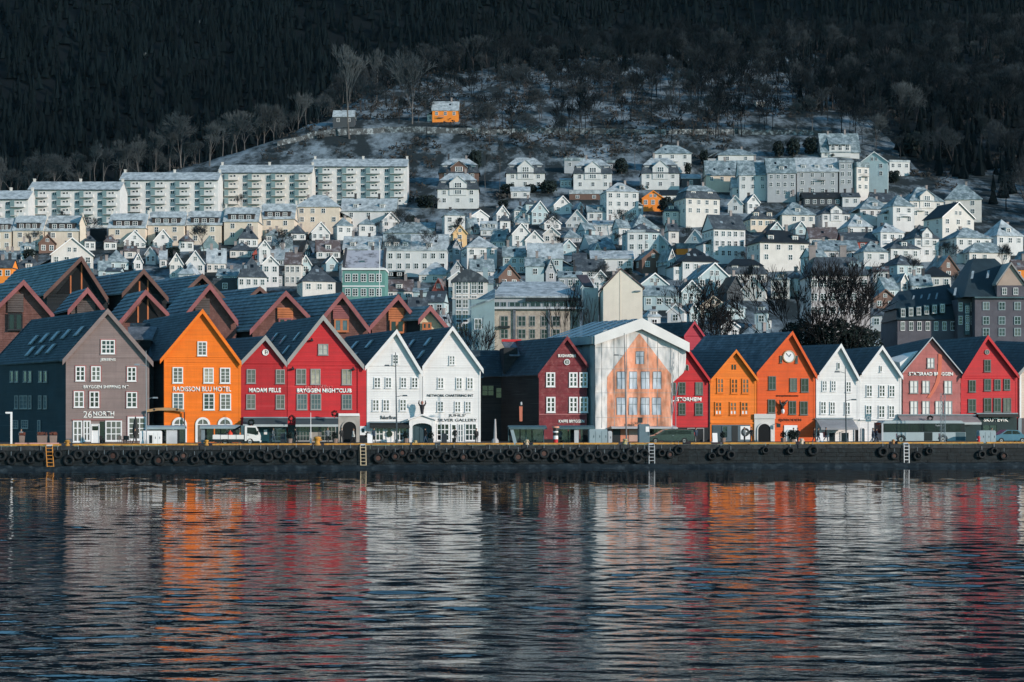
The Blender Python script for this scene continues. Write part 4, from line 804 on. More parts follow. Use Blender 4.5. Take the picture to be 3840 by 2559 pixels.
# ------------------------------------------------------------------ rear timber gables behind the front row (left)
WOODB = paint('weathered_red_brown_boards', (0.17, 0.075, 0.062), 0.35, streak=0.4, c2=(0.26, 0.13, 0.11), sc=0.8, mix=(0.5, 0.75)); WOODG = paint('grey_brown_boards', (0.12, 0.095, 0.09), 0.35, streak=0.4)
VRED = paint('faded_red_verge', (0.33, 0.115, 0.115), 0.3, streak=0.4); VBRN = paint('bare_brown_verge', (0.17, 0.09, 0.075), 0.3); ORW = paint('orange_brown_panel', (0.52, 0.17, 0.07), 0.3, streak=0.3)
def rear(ox, oy, pk, eL, eR, dist, sh, dz, wall, verge, label, panel=None, win=None, opening=False, depth=20):
    k = lambda pt: (ox+pt[0]*SG, oy+pt[1]*SG); q = lambda pt: on_line(*k(pt), dist)
    L, Rr = eL[0]+18, eR[0]-18
    h = House('rear_gable_house', label, ox, L, Rr, eL, eR, pk, wall, None, depth, TILE_TEAL, verge, 0.5, 0.9, DARKW, None, 0.30, oy, dist, 0.0, 0.62, None, sh, 'house', group='rear timber gables', lift=0.13)
    if panel:
        x0, y0_, x1, y1 = panel[:4]; a, c_ = h.p(x0, y1), h.p(x1, y0_); mb = MB(); n_ = max(3, int((c_[1]-a[1])/0.28))
        for i in range(n_):
            z = a[1]+(c_[1]-a[1])*i/n_; mb.box(a[0], c_[0], -0.30, -0.04, z, z+(c_[1]-a[1])/n_*0.86)
        mb.build('boarded_panel', panel[4], h.t)
    if win:
        a, c_ = h.p(win[0], win[3]), h.p(win[2], win[1]); window(h.t, (a[0]+c_[0])/2, -0.32, a[1], c_[0]-a[0], c_[1]-a[1], 2, 1, win[4], win[5], ft=0.2, mt=0.2)
    if opening:
        u, w = h.pk; b0 = h.p(*opening[0]); b1 = h.p(*opening[1]); mb = MB(); mb.prism([(b0[0], b0[1]), (b1[0], b1[1]), (u, w-0.9)], -0.12, -0.06); o = mb.build('open_loft', MATS['dark_passage'], h.t)
        mb = MB()
        for f in (0.35, 0.62): uu = b0[0]+(b1[0]-b0[0])*f; mb.box(uu-0.1, uu+0.1, -0.2, -0.125, b0[1], w-1.0-abs(uu-u)*1.05)
        mb.build('loft_posts', ORW, o)
    return h
rear(0, 560, (715, 932), (388, 1265), (948, 1300), 254, -14, 0.0, DARKW, VBRN, 'large rear timber gable with bare brown verges and open loft, second from the left', opening=((490, 1250), (840, 1250)), depth=24)
rear(0, 560, (1250, 1043), (1062, 1252), (1462, 1290), 252, -13, 0, DARKW, VBRN, 'rear timber gable with open loft, behind the one over the taupe house', opening=((1115, 1240), (1380, 1250)))
rear(0, 560, (1755, 1083), (1500, 1330), (1960, 1300), 252, -13, 0, DARKW, VBRN, 'rear timber gable peeping over the one behind the orange house', opening=((1670, 1170), (1840, 1170)))
rear(850, 560, (290, 1193), (60, 1400), (520, 1400), 252, -13, 0, DARKW, VBRN, 'low rear timber gable half hidden behind its neighbours in the middle')
rear(0, 560, (217, 1138), (-60, 1410), (478, 1440), 226, -15, 0, WOODB, VRED, 'rear gable with faded red verges at the left edge of the row', panel=(70, 1250, 205, 1410, WOODG), win=(72, 1420, 200, 1568, DARKW, GL_D))
rear(0, 560, (767, 1203), (596, 1400), (914, 1392), 228, -3.2, 0, WOODG, VRED, 'small rear gable with faded red verges behind the taupe roof', panel=(670, 1310, 830, 1420, WOODG), depth=7)
rear(0, 560, (1268, 1222), (1035, 1500), (1468, 1428), 226, -3.4, 0, WOODB, VRED, 'rear gable with glazed opening between the taupe and orange peaks', opening=((1085, 1500), (1400, 1500)), depth=7)
rear(0, 560, (1822, 1168), (1605, 1435), (2062, 1490), 226, -4.2, 0, WOODB, VRED, 'rear gable with plank panel rising behind the orange peak', panel=(1690, 1290, 1815, 1430, WOODG), depth=8)
rear(850, 560, (515, 1232), (205, 1570), (722, 1452), 224, -13, 0, WOODB, VRED, 'rear gable with boarded bay between the orange and crimson houses', panel=(440, 1370, 575, 1470, ORW), win=(450, 1462, 570, 1530, VRED, GL_D))
rear(850, 560, (1002, 1243), (840, 1440), (1242, 1562), 224, -13, 0, WOODB, VRED, 'rear gable with boarded bay directly behind the large crimson peak', panel=(920, 1350, 1060, 1480, VRED), win=(930, 1470, 1055, 1580, ORW, GL_B))
rear(850, 560, (1483, 1263), (1238, 1535), (1725, 1570), 224, -13, 0, WOODB, VRED, 'rear gable with orange window frame behind the left white house', panel=(1400, 1370, 1535, 1485, ORW), win=(1410, 1480, 1535, 1590, ORW, GL_D))
rear(850, 560, (1758, 1358), (1655, 1478), (1915, 1545), 222, -9, 0, paint('pale_yellow_boards', (0.70, 0.55, 0.38), 0.15), VRED, 'small rear gable with pale yellow infill above the white houses', win=(1690, 1500, 1770, 1560, ORW, GL_D), depth=10)
# red attic lozenge behind the ochre house
h = House('red_attic_house', 'small red gabled house behind the ochre and vermilion roofs', 2550, 40, 205, (32, 372), (213, 378), (122, 246), paint('rose_red_boards', (0.50, 0.05, 0.075), 0.2), None, 8.0, SLATE, None, 0.25, 0.3, None, None, 0.21, 1100, 222, 0.0, 0.42, None, -7.0, group='rear timber gables')
# ------------------------------------------------------------------ hillside town
HW = {k: paint(nm, c, 0.12, 0.75, streak=0.22) for k, nm, c in (('W', 'white_wall', (0.62, 0.62, 0.61)), ('P', 'pale_cream_wall', (0.63, 0.60, 0.56)), ('C', 'cream_wall', (0.68, 0.58, 0.47)), ('T', 'pale_teal_wall', (0.40, 0.50, 0.52)),
      ('G', 'grey_wall', (0.36, 0.38, 0.40)), ('Y', 'yellow_wall', (0.70, 0.47, 0.24)), ('O', 'orange_wall', (0.86, 0.27, 0.04)), ('B', 'brown_wall', (0.15, 0.09, 0.07)), ('R', 'brick_red_wall', (0.38, 0.09, 0.07)), ('N', 'green_wall', (0.13, 0.29, 0.26)), ('K', 'dark_wall', (0.06, 0.07, 0.08)))}
def snowy(name, base, snow, lo, hi): return paint(name, base, 0.25, 0.75, c2=snow, sc=0.28, mix=(lo, hi), fine=1.5)
RF = {'s': snowy('snow_dusted_roof', (0.25, 0.29, 0.31), (0.46, 0.51, 0.535), 0.40, 0.60), 't': snowy('thinly_frosted_roof', (0.13, 0.18, 0.20), (0.34, 0.41, 0.44), 0.45, 0.62), 'd': snowy('dark_slate_roof', (0.05, 0.065, 0.08), (0.16, 0.19, 0.21), 0.5, 0.72),
      'k': paint('black_tarred_roof', (0.016, 0.022, 0.028), 0.4, 0.6), 'b': snowy('brown_tiled_roof', (0.11, 0.085, 0.085), (0.30, 0.29, 0.31), 0.5, 0.68), 'o': paint('orange_tiled_roof', (0.80, 0.28, 0.06), 0.15), 'g': snowy('green_copper_roof', (0.16, 0.24, 0.24), (0.28, 0.35, 0.36), 0.5, 0.7), 'r': paint('red_tiled_roof', (0.30, 0.09, 0.08), 0.25)}
CHM = paint('rendered_chimney', (0.30, 0.26, 0.25), 0.3); CHD = paint('sooty_chimney', (0.05, 0.05, 0.055), 0.3)
FW = {}
def far_win(fm, g, nc=2, nr=2):      # shared 1 x 1 window, scaled to size; frame and panes are two materials
    key = (fm.name, g.name, nc, nr)
    if key not in FW:
        mb = MB(); f = 0.09; mb.box(-0.5, -0.5+f, -0.10, 0, 0, 1); mb.box(0.5-f, 0.5, -0.10, 0, 0, 1); mb.box(-0.5+f, 0.5-f, -0.10, 0, 1-f*0.8, 1); mb.box(-0.5+f, 0.5-f, -0.10, 0, 0, f*0.8)
        for i in range(1, nc): x = -0.5+f+(1-2*f)*i/nc; mb.box(x-0.035, x+0.035, -0.09, -0.035, f*0.8, 1-f*0.8)
        for j in range(1, nr): z = j/nr; mb.box(-0.5+f, 0.5-f, -0.085, -0.034, z-0.02, z+0.02)
        mb.box(-0.46, 0.46, -0.03, -0.002, 0.04, 0.96, 1); FW[key] = mb.mesh('far_window', [fm, g])
    return FW[key]
PANES = [GL_D, GL_D, GL_D, glass('dim_teal_glass', (0.045, 0.065, 0.07)), GL_M]
hr = random.Random(11)
def fwin(parent, x, y, z, w, h, rz=0, nc=2, nr=2, fm=FRAME_W, g=None): return obj('window', far_win(fm, g or hr.choice(PANES), nc, nr), parent, (x, y, z), rz, (w, 1, h))
ZO = {'A': (0, 560), 'B': (850, 560), 'C': (1550, 560), 'E': (2250, 480), 'G': (2880, 480)}
def place(z, x0, x1, base):
    ox, oy = ZO[z]; px = ox+(x0+x1)/2*SG; p = hit(px, oy+base*SG); return p, p.y/F*SG     # metres per zoom pixel
COV = np.zeros((130, 200), bool); CAT = []      # which parts of the photograph (20-pixel cells) the catalogued houses fill
def cover(z, x0, x1, top, base, label):
    ox, oy = ZO[z]; a, b_, c_, d_ = ox+x0*SG, ox+x1*SG, oy+top*SG, oy+base*SG; CAT.append(((a+b_)/2, (c_+d_)/2, b_-a, label))
    COV[max(0, int(c_/20+0.5)):max(0, int(d_/20+0.5)), max(0, int(a/20+0.5)):max(0, int(b_/20+0.5))] = True
def chim(t, x, y, z, h=1.6, m=None, w=0.7):
    mb = MB(); mb.box(x-w/2, x+w/2, y-0.35, y+0.35, z-1.2, z+h); mb.box(x-w/2-0.08, x+w/2+0.08, y-0.43, y+0.43, z+h+0.002, z+h+0.15); mb.build('chimney', m or CHM, t)
def hill(z, x0, x1, ridge, eave, base, ty, wall, roof, yaw, opt, label, cat='house', name=None, grp=None, dp=None):
    cover(z, x0, x1, ridge, base, label); p, k = place(z, x0, x1, base); W = (x1-x0)*k; he = (base-eave)*k; rise = max((eave-ridge)*k, 0.3); el = (p.z-ZC)/p.y
    yaw = hr.choice((0, 10, 15, 19)) if yaw == 0 and ty in 'gh' and cat == 'house' and W < 14 else yaw; dp = dp or min(max(0.85*W, 5.5), 9.5); ya = R(yaw); W0 = max((W-dp*abs(math.sin(ya)))/math.cos(ya), 0.55*W) if yaw else W
    o = opt.split(); nd = 0; nch = 1; sk = 0; wc = wr_ = None; cen = 0
    for q in o:
        if q[0] == 'd': nd = int(q[1:])
        elif q[0] == 'c': nch = int(q[1:])
        elif q[0] == 'k': sk = int(q[1:])
        elif q[0] == 'w': wc, wr_ = (int(v) for v in q[1:].split('x'))
        elif q == 'v': cen = 1
    if ty in 'sh' and not sk and cat == 'house': sk = hr.choice((0, 1, 2))
    if nch == 1 and hr.random() < 0.4: nch = 2
    t = thing(name or ('town_house' if cat == 'house' else cat.replace(' ', '_')), label, cat, p, ya, grp or 'houses on the hillside')
    w = W0*0.94/2; roof = hr.choice('ssttd') if roof == 's' and cat == 'house' else roof; wm, rm = HW[wall], RF[roof]; fd = -5.0; ov = max(0.25, W0*0.03)
    if ty != 'g' and ty != 'b': rise += dp/2*el*(1 if ty != 'h' else 0.9)
    zr = he+rise; mb = MB()
    mb.box(-w, w, 0, dp, fd, he)
    if ty == 'g': mb.prism([(-w, he+0.001), (w, he+0.001), (0, zr-0.05)], 0, dp)
    if ty == 's': mb.add([(-w, 0, he), (-w, dp, he), (-w, dp/2, zr-0.05)], [(0, 2, 1)]); mb.add([(w, 0, he), (w, dp, he), (w, dp/2, zr-0.05)], [(0, 1, 2)])
    mb.build('wall', wm, t); mb = MB(); th = 0.18
    if ty == 'g':
        f = ov/w*rise
        for sg in (-1, 1): mb.prism([(0, zr), (sg*(w+ov), he-f), (sg*(w+ov), he-f+th), (0, zr+th)][::sg], -ov*1.3, dp+ov)
        mb.build('roof', rm, t)
        mb = MB()
        for sg in (-1, 1): mb.prism([(0, zr+th+0.03), (sg*(w+ov+0.02), he-f+th+0.03), (sg*(w+ov+0.02), he-f-0.12), (0, zr-0.12)][::-sg], -ov*1.3-0.08, -ov*1.3-0.003)
        mb.build('verge_board', FRAME_W if wall in 'WPT' else wm, t)
    elif ty in 'smh':
        f = ov/(dp/2)*rise; rl = w if ty == 's' else max(0.0, w-dp*0.5) if ty == 'h' else w*0.45
        a = [(-w-ov, -ov, he-f*0.5), (w+ov, -ov, he-f*0.5), (w+ov, dp+ov, he-f*0.5), (-w-ov, dp+ov, he-f*0.5)]
        r0, r1 = (-rl-(ov if ty == 's' else 0), dp/2, zr), (rl+(ov if ty == 's' else 0), dp/2, zr)
        if rl < 0.2: r0 = r1 = (0, dp/2, zr)
        up = lambda q: (q[0], q[1], q[2]+th)
        if ty == 'm':    # broken pitch
            h2 = he+rise*0.5; ins = dp*0.13; c_ = [(-w-ov+ins, ins, h2), (w+ov-ins, ins, h2), (w+ov-ins, dp-ins, h2), (-w-ov+ins, dp-ins, h2)]
            dm = MB()
            for i in range(4): dm.quad(a[i], a[(i+1) % 4], c_[(i+1) % 4], c_[i])
            dm.build('lower_roof', RF['d'], t); e = 0.35
            c2 = [(-w-ov+ins-e, ins-e, h2-0.05), (w+ov-ins+e, ins-e, h2-0.05), (w+ov-ins+e, dp-ins+e, h2-0.05), (-w-ov+ins-e, dp-ins+e, h2-0.05)]
            mb.add(c2+[r0, r1], [(0, 1, 5, 4), (1, 2, 5), (2, 3, 4, 5), (3, 0, 4), (3, 2, 1, 0)])
        else:
            mb.add(a+[r0, r1], [(3, 2, 1, 0)]); A = [up(q) for q in a]; q0, q1 = up(r0), up(r1)
            mb.add(A+[q0, q1], [(0, 1, 5, 4), (2, 3, 4, 5)]+([(1, 2, 5), (3, 0, 4)] if ty == 'h' else []))
            for i in range(4):
                if ty == 'h' or i in (0, 2): mb.quad(a[i], a[(i+1) % 4], A[(i+1) % 4], A[i])
                else: mb.quad(a[i], a[(i+1) % 4], (r1 if i == 1 else r0), (r1 if i == 1 else r0)) if False else mb.add([a[i], a[(i+1) % 4], (A[(i+1) % 4]), (q1 if i == 1 else q0), A[i]], [(0, 1, 2, 4)])
        mb.build('roof', rm, t)
    else:
        mb.box(-w-0.15, w+0.15, -0.2, dp+0.2, he+0.002, he+max(0.3, rise)); mb.build('roof', rm, t)
    # windows
    fl = 2.75; nr = wr_ if wr_ is not None else max(1, min(5, int(he/fl+0.35))); nc = wc if wc is not None else max(1, min(7, int(W0/2.5+0.3)))
    wh = min(1.6, he/max(nr, 1)*0.58); ww = min(1.3, 2*w/nc*0.6) if nc else 0
    for j in range(nr):
        zz = he-(j+1)*(he/nr)*1.0+(he/nr-wh)*0.5 if nr*fl > he else he-0.55-wh-j*fl
        skipc = hr.randrange(nc) if nc > 3 and hr.random() < 0.3 else -1
        for i in range(nc):
            if i != skipc: fwin(t, -w+2*w*(i+0.5)/nc+(hr.random()-0.5)*0.2, -0.002, zz, ww, wh)
        if yaw > 8 or yaw < -8:
            sd = -w if yaw > 0 else w; ra = R(-90) if yaw > 0 else R(90)
            for i in range(max(1, nc-1)): fwin(t, sd-0.002*(1 if yaw > 0 else -1), dp*(i+0.5)/max(1, nc-1), zz, ww, wh, ra)
    if nc and ty == 'g' and rise > 2.0:
        hh = min(1.3, rise*0.4)
        for xx in ((0,) if W0 < 7 else (-0.75, 0.75)): fwin(t, xx, -0.002, he+rise*0.16, 0.95, hh)
    if cat == 'house' and ty in 'gsh' and he > 3.2 and not cen and hr.random() < 0.42:      # lean-to annex
        sd = hr.choice((-1, -1, 1)); aw = w*hr.uniform(0.4, 0.65); ah = he*hr.uniform(0.5, 0.75); y0a = hr.uniform(0.5, dp*0.4); xa, xb = (sd*(w+0.002), sd*(w+aw)); x0a, x1a = min(xa, xb), max(xa, xb)
        mb = MB(); mb.box(x0a, x1a, y0a, dp*0.85, fd, ah); an_ = mb.build('annex', HW[hr.choice('WPTG')] if hr.random() < 0.5 else wm, t)
        mb = MB(); hi, lo = ah+aw*0.55, ah+0.003; zl, zh = (lo, hi) if sd < 0 else (hi, lo); o2 = 0.25; mb.hexa([(x0a-(o2 if sd < 0 else 0), y0a-o2, zl), (x1a+(o2 if sd > 0 else 0), y0a-o2, zh), (x1a+(o2 if sd > 0 else 0), dp*0.85+o2, zh), (x0a-(o2 if sd < 0 else 0), dp*0.85+o2, zl), (x0a-(o2 if sd < 0 else 0), y0a-o2, zl+0.18), (x1a+(o2 if sd > 0 else 0), y0a-o2, zh+0.18), (x1a+(o2 if sd > 0 else 0), dp*0.85+o2, zh+0.18), (x0a-(o2 if sd < 0 else 0), dp*0.85+o2, zl+0.18)]); mb.build('annex_roof', rm, an_)
        fwin(an_, (x0a+x1a)/2, y0a-0.002, ah-2.0, min(1.2, aw*0.6), 1.25)
    if cat == 'house' and nc and he > 4.5 and hr.random() < 0.28:      # iron balcony or porch
        bx = hr.uniform(-0.4, 0.4)*w; bz = he-3.2; mb = MB(); mb.box(bx-1.3, bx+1.3, -1.1, -0.003, bz-0.12, bz); mb.box(bx-1.3, bx+1.3, -1.1, -1.04, bz+0.85, bz+0.95)
        for i in range(7): xx = bx-1.27+i*0.42; mb.box(xx, xx+0.05, -1.095, -1.045, bz+0.003, bz+0.848)
        mb.build('balcony', hr.choice((BLACKM, FRAME_W, FRAME_G)), t)
    slope = lambda s_: (s_*dp/2, he+rise*s_)      # point s_ of the way up the front slope
    if cen:
        cw = w*0.42; ch = rise*0.72; y1, z1 = slope(0.9); mb = MB(); mb.box(-cw, cw, -0.25, dp*0.4, he-2.4 if he > 3 else he-0.2, he+ch*0.45); mb.prism([(-cw, he+ch*0.451), (cw, he+ch*0.451), (cw*0.45, he+ch*0.85), (0, he+ch), (-cw*0.45, he+ch*0.85)], -0.25, dp*0.4); mb.build('front_gable', wm, t)
        mb = MB()
        for sg in (-1, 1): mb.prism([(0, he+ch+0.02), (sg*(cw+0.25), he+ch*0.38), (sg*(cw+0.25), he+ch*0.38+0.16), (0, he+ch+0.2)][::sg], -0.5, dp*0.42)
        g_ = mb.build('gable_roof', rm, t); fwin(t, 0, -0.253, he+ch*0.05, cw*0.9, ch*0.42, 0, 3, 2); fwin(t, 0, -0.253, he-2.0, cw*0.9, 1.5, 0, 3, 2)
    dxs = [(-0.72, 0.72)] if cen and nd == 2 else None
    for i in range(nd):
        x = (-w*0.72, w*0.72)[i] if dxs else -w+2*w*(i+0.5)/nd; y1, z1 = slope(0.18); dw = min(0.85, 2*w/nd*0.36); dh = min(1.4, rise*0.45); y2 = slope(0.18+dh/rise)[0]+0.4
        mb = MB(); mb.box(x-dw, x+dw, y1, y2, z1-0.3, z1+dh); d_ = mb.build('dormer', wm if wall in 'WPCT' else HW['W'], t)
        mb = MB(); mb.hexa([(x-dw-0.15, y1-0.25, z1+dh+0.003), (x+dw+0.15, y1-0.25, z1+dh+0.003), (x+dw+0.15, y2+0.6, z1+dh+0.25), (x-dw-0.15, y2+0.6, z1+dh+0.25), (x-dw-0.15, y1-0.25, z1+dh+0.15), (x+dw+0.15, y1-0.25, z1+dh+0.15), (x+dw+0.15, y2+0.6, z1+dh+0.42), (x-dw-0.15, y2+0.6, z1+dh+0.42)]); mb.build('dormer_roof', rm, d_)
        fwin(d_, x, y1-0.002, z1+0.1, dw*1.45, dh*0.8)
    if ty in 'sh':
        for i in range(sk):
            s_ = 0.35+0.3*hr.random(); x = w*(-0.7+1.4*(i+0.5)/sk); y1, z1 = slope(s_); sl_ = math.atan2(rise, dp/2); mb = MB(); c0, s0 = math.cos(sl_), math.sin(sl_)
            q = [(x-0.4, y1-0.55*c0, z1-0.55*s0+th), (x+0.4, y1-0.55*c0, z1-0.55*s0+th), (x+0.4, y1+0.55*c0, z1+0.55*s0+th), (x-0.4, y1+0.55*c0, z1+0.55*s0+th)]
            mb.hexa([(a_, b_-s0*0.01, c_+c0*0.01) for a_, b_, c_ in q]+[(a_, b_-s0*0.1, c_+c0*0.1) for a_, b_, c_ in q]); mb.build('skylight', hr.choice([GL_D, GL_SKY, STEEL]), t)
    for i in range(nch):
        x = w*(0.35-0.9*i) if nch > 1 else w*hr.choice((-0.3, 0.25, 0.45)); zc_ = zr if ty in 'gb' and abs(x) < 0.3*w else zr-(rise*abs(x)/w if ty == 'g' else 0)
        if ty == 'h': zc_ = zr-rise*max(0, abs(x)-max(0, w-dp*0.5))/max(0.1, min(w, dp*0.5))
        chim(t, x, dp*0.5, zc_, hr.choice((0.9, 1.3, 1.6)), hr.choice((CHM, CHM, CHD)))
    return t
def flats(z, x0, x1, top, eave, base, wall, label, floors=5, mods=4, dx=None):
    cover(z, x0, x1, top, base, label); p, k = place(z, x0, x1, base); W = (x1-x0)*k; he = (base-eave)*k; rise = (eave-top)*k; dp = 11.0; el = (p.z-ZC)/p.y; rise += dp/2*el
    t = thing('apartment_block', label, 'apartment block', p, 0, 'white apartment blocks along the hill'); w = W/2; wm = HW[wall]
    mb = MB(); mb.box(-w, w, 0, dp, -6, he); mb.add([(-w, 0, he), (-w, dp, he), (-w, dp/2, he+rise-0.05), (w, 0, he), (w, dp, he), (w, dp/2, he+rise-0.05)], [(0, 2, 1), (3, 4, 5)]); mb.build('wall', wm, t)
    mb = MB(); o_ = 0.4
    for (ya, za, yb, zb_) in ((-o_, he-0.1, dp/2, he+rise), (dp/2, he+rise, dp+o_, he-0.1)):
        mb.hexa([(-w-0.2, ya, za), (w+0.2, ya, za), (w+0.2, yb, zb_), (-w-0.2, yb, zb_), (-w-0.2, ya, za+0.25), (w+0.2, ya, za+0.25), (w+0.2, yb, zb_+0.25), (-w-0.2, yb, zb_+0.25)])
    mb.build('roof', RF['s'], t)
    mb = MB(); mb.box(-w-0.2, w+0.2, -0.62, -0.42, he-0.15, he+0.1); mb.build('gutter', RF['d'], t)
    for x in (-w*0.97, w*0.05, w*0.98)[:(3 if dx is None else 2)]: chim(t, x, dp*0.5, he+rise, 1.0, HW['P'])
    bal = None; fh = 2.75; mw = W/mods
    TG = paint('teal_balcony_glass', (0.19, 0.27, 0.28), 0.2, 0.3); BP = wm
    for m_ in range(mods):
        xc = -w+mw*(m_+0.5)
        for f in range(floors):
            zz = he-0.55-1.35-f*fh
            if zz < -5: break
            fwin(t, xc-mw*0.36, -0.002, zz, mw*0.20, 1.2, 0, 2, 1); fwin(t, xc+mw*0.2, -0.002, zz-0.4, mw*0.10, 1.75, 0, 1, 2); fwin(t, xc+mw*0.06, -0.002, zz, mw*0.12, 1.2, 0, 1, 1)
            if bal is None:
                mb = MB(); bw_ = mw*0.58; mb.box(-bw_/2, bw_/2, -1.35, 0, -0.14, 0); mb.box(-bw_*0.2, bw_/2, -1.35, -1.27, 0.003, 0.95); mb.box(bw_/2-0.07, bw_/2, -1.265, 0, 0.003, 0.95); mb.box(-bw_/2-0.03, -bw_/2+0.05, -1.35, 0, 0.003, 2.0, 1); mb.box(-bw_/2+0.055, -bw_*0.2-0.003, -1.36, -1.28, 0.003, 2.0, 1); bal = mb.mesh('balcony', [BP, TG])
            obj('balcony', bal, t, (xc+mw*0.08, -0.003, zz-0.55))
    return t
def terrace(z, x0, x1, top, eave, base, wall, label, nd=3):
    t = hill(z, x0, x1, top, eave, base, 's', wall, 's', 0, f'c0 d0 w2x{2}', label, 'terraced house', grp='terraced houses under the apartment blocks', dp=9.0)
    p, k = place(z, x0, x1, base); W = (x1-x0)*k; he = (base-eave)*k; rise = (eave-top)*k+4.5*(p.z-ZC)/p.y; w = W*0.47
    y1, z1 = 0.08*4.5, he+rise*0.08; mb = MB(); mb.box(-w*0.78, w*0.78, y1, 3.9, z1-0.2, z1+1.8); d_ = mb.build('dormer', paint('dark_dormer_boards', (0.055, 0.045, 0.042), 0.3), t)
    for i in range(nd): fwin(d_, w*0.72*(-0.62+0.62*i), y1-0.002, z1+0.3, w*0.27, 1.3)
    mb = MB(); mb.box(-w*0.82, w*0.82, y1-0.3, 4.2, z1+1.803, z1+1.98); mb.build('dormer_roof', RF['d'], d_)
    for sg in (-1, 1): chim(t, sg*w*1.02, 4.5, he+rise, 0.9, HW['P'], 0.5)
    return t
flats('A', -160, 242, 365, 440, 720, 'W', 'white apartment block cut off by the left edge, lowest of the five', 4, 2)
flats('A', 245, 1035, 285, 355, 680, 'W', 'white apartment block second from the left, with teal balcony glass', 4, 4)
flats('A', 1037, 1885, 205, 272, 610, 'W', 'white apartment block third in the row, under the snowy slope', 5, 4)
flats('A', 1887, 2696, 143, 212, 560, 'P', 'cream white apartment block fourth in the row', 5, 4)
flats('B', 737, 1560, 90, 157, 480, 'W', 'white apartment block at the right end of the row, highest one', 5, 4)
for a in [('A', -60, 102, 600, 715, 880, 'C', 'cream terraced house cut off at the left edge'), ('A', 104, 376, 580, 706, 880, 'C', 'cream terraced house second from the left edge'), ('A', 378, 690, 578, 706, 870, 'C', 'cream terraced house at the end of the lower left row'),
          ('A', 930, 1264, 560, 682, 850, 'C', 'cream terraced house first after the gap, beside the dark fence'), ('A', 1268, 1600, 547, 662, 840, 'C', 'cream terraced house second after the gap'), ('A', 1604, 1924, 540, 657, 830, 'C', 'cream terraced house third after the gap, above the green dome'),
          ('A', 1928, 2240, 508, 628, 830, 'C', 'cream terraced house under the third apartment block'), ('B', 285, 592, 473, 602, 780, 'C', 'cream terraced house next to the plain hipped cream one')]: terrace(*a)
h_ = hill
h_('A', 668, 764, 572, 640, 870, 'g', 'C', 's', 20, 'c0 w0x0', 'tall blank cream gable end standing by the terrace gap', 'house')
h_('B', 594, 986, 403, 502, 740, 'h', 'C', 's', 0, 'c2 w4x2', 'large plain cream house with hipped snowy roof under the last apartment block')
h_('B', 985, 1472, 433, 537, 720, 's', 'W', 's', 0, 'c2 d2 k2 w3x2', 'long white house with two roof dormers beside the large cream one')
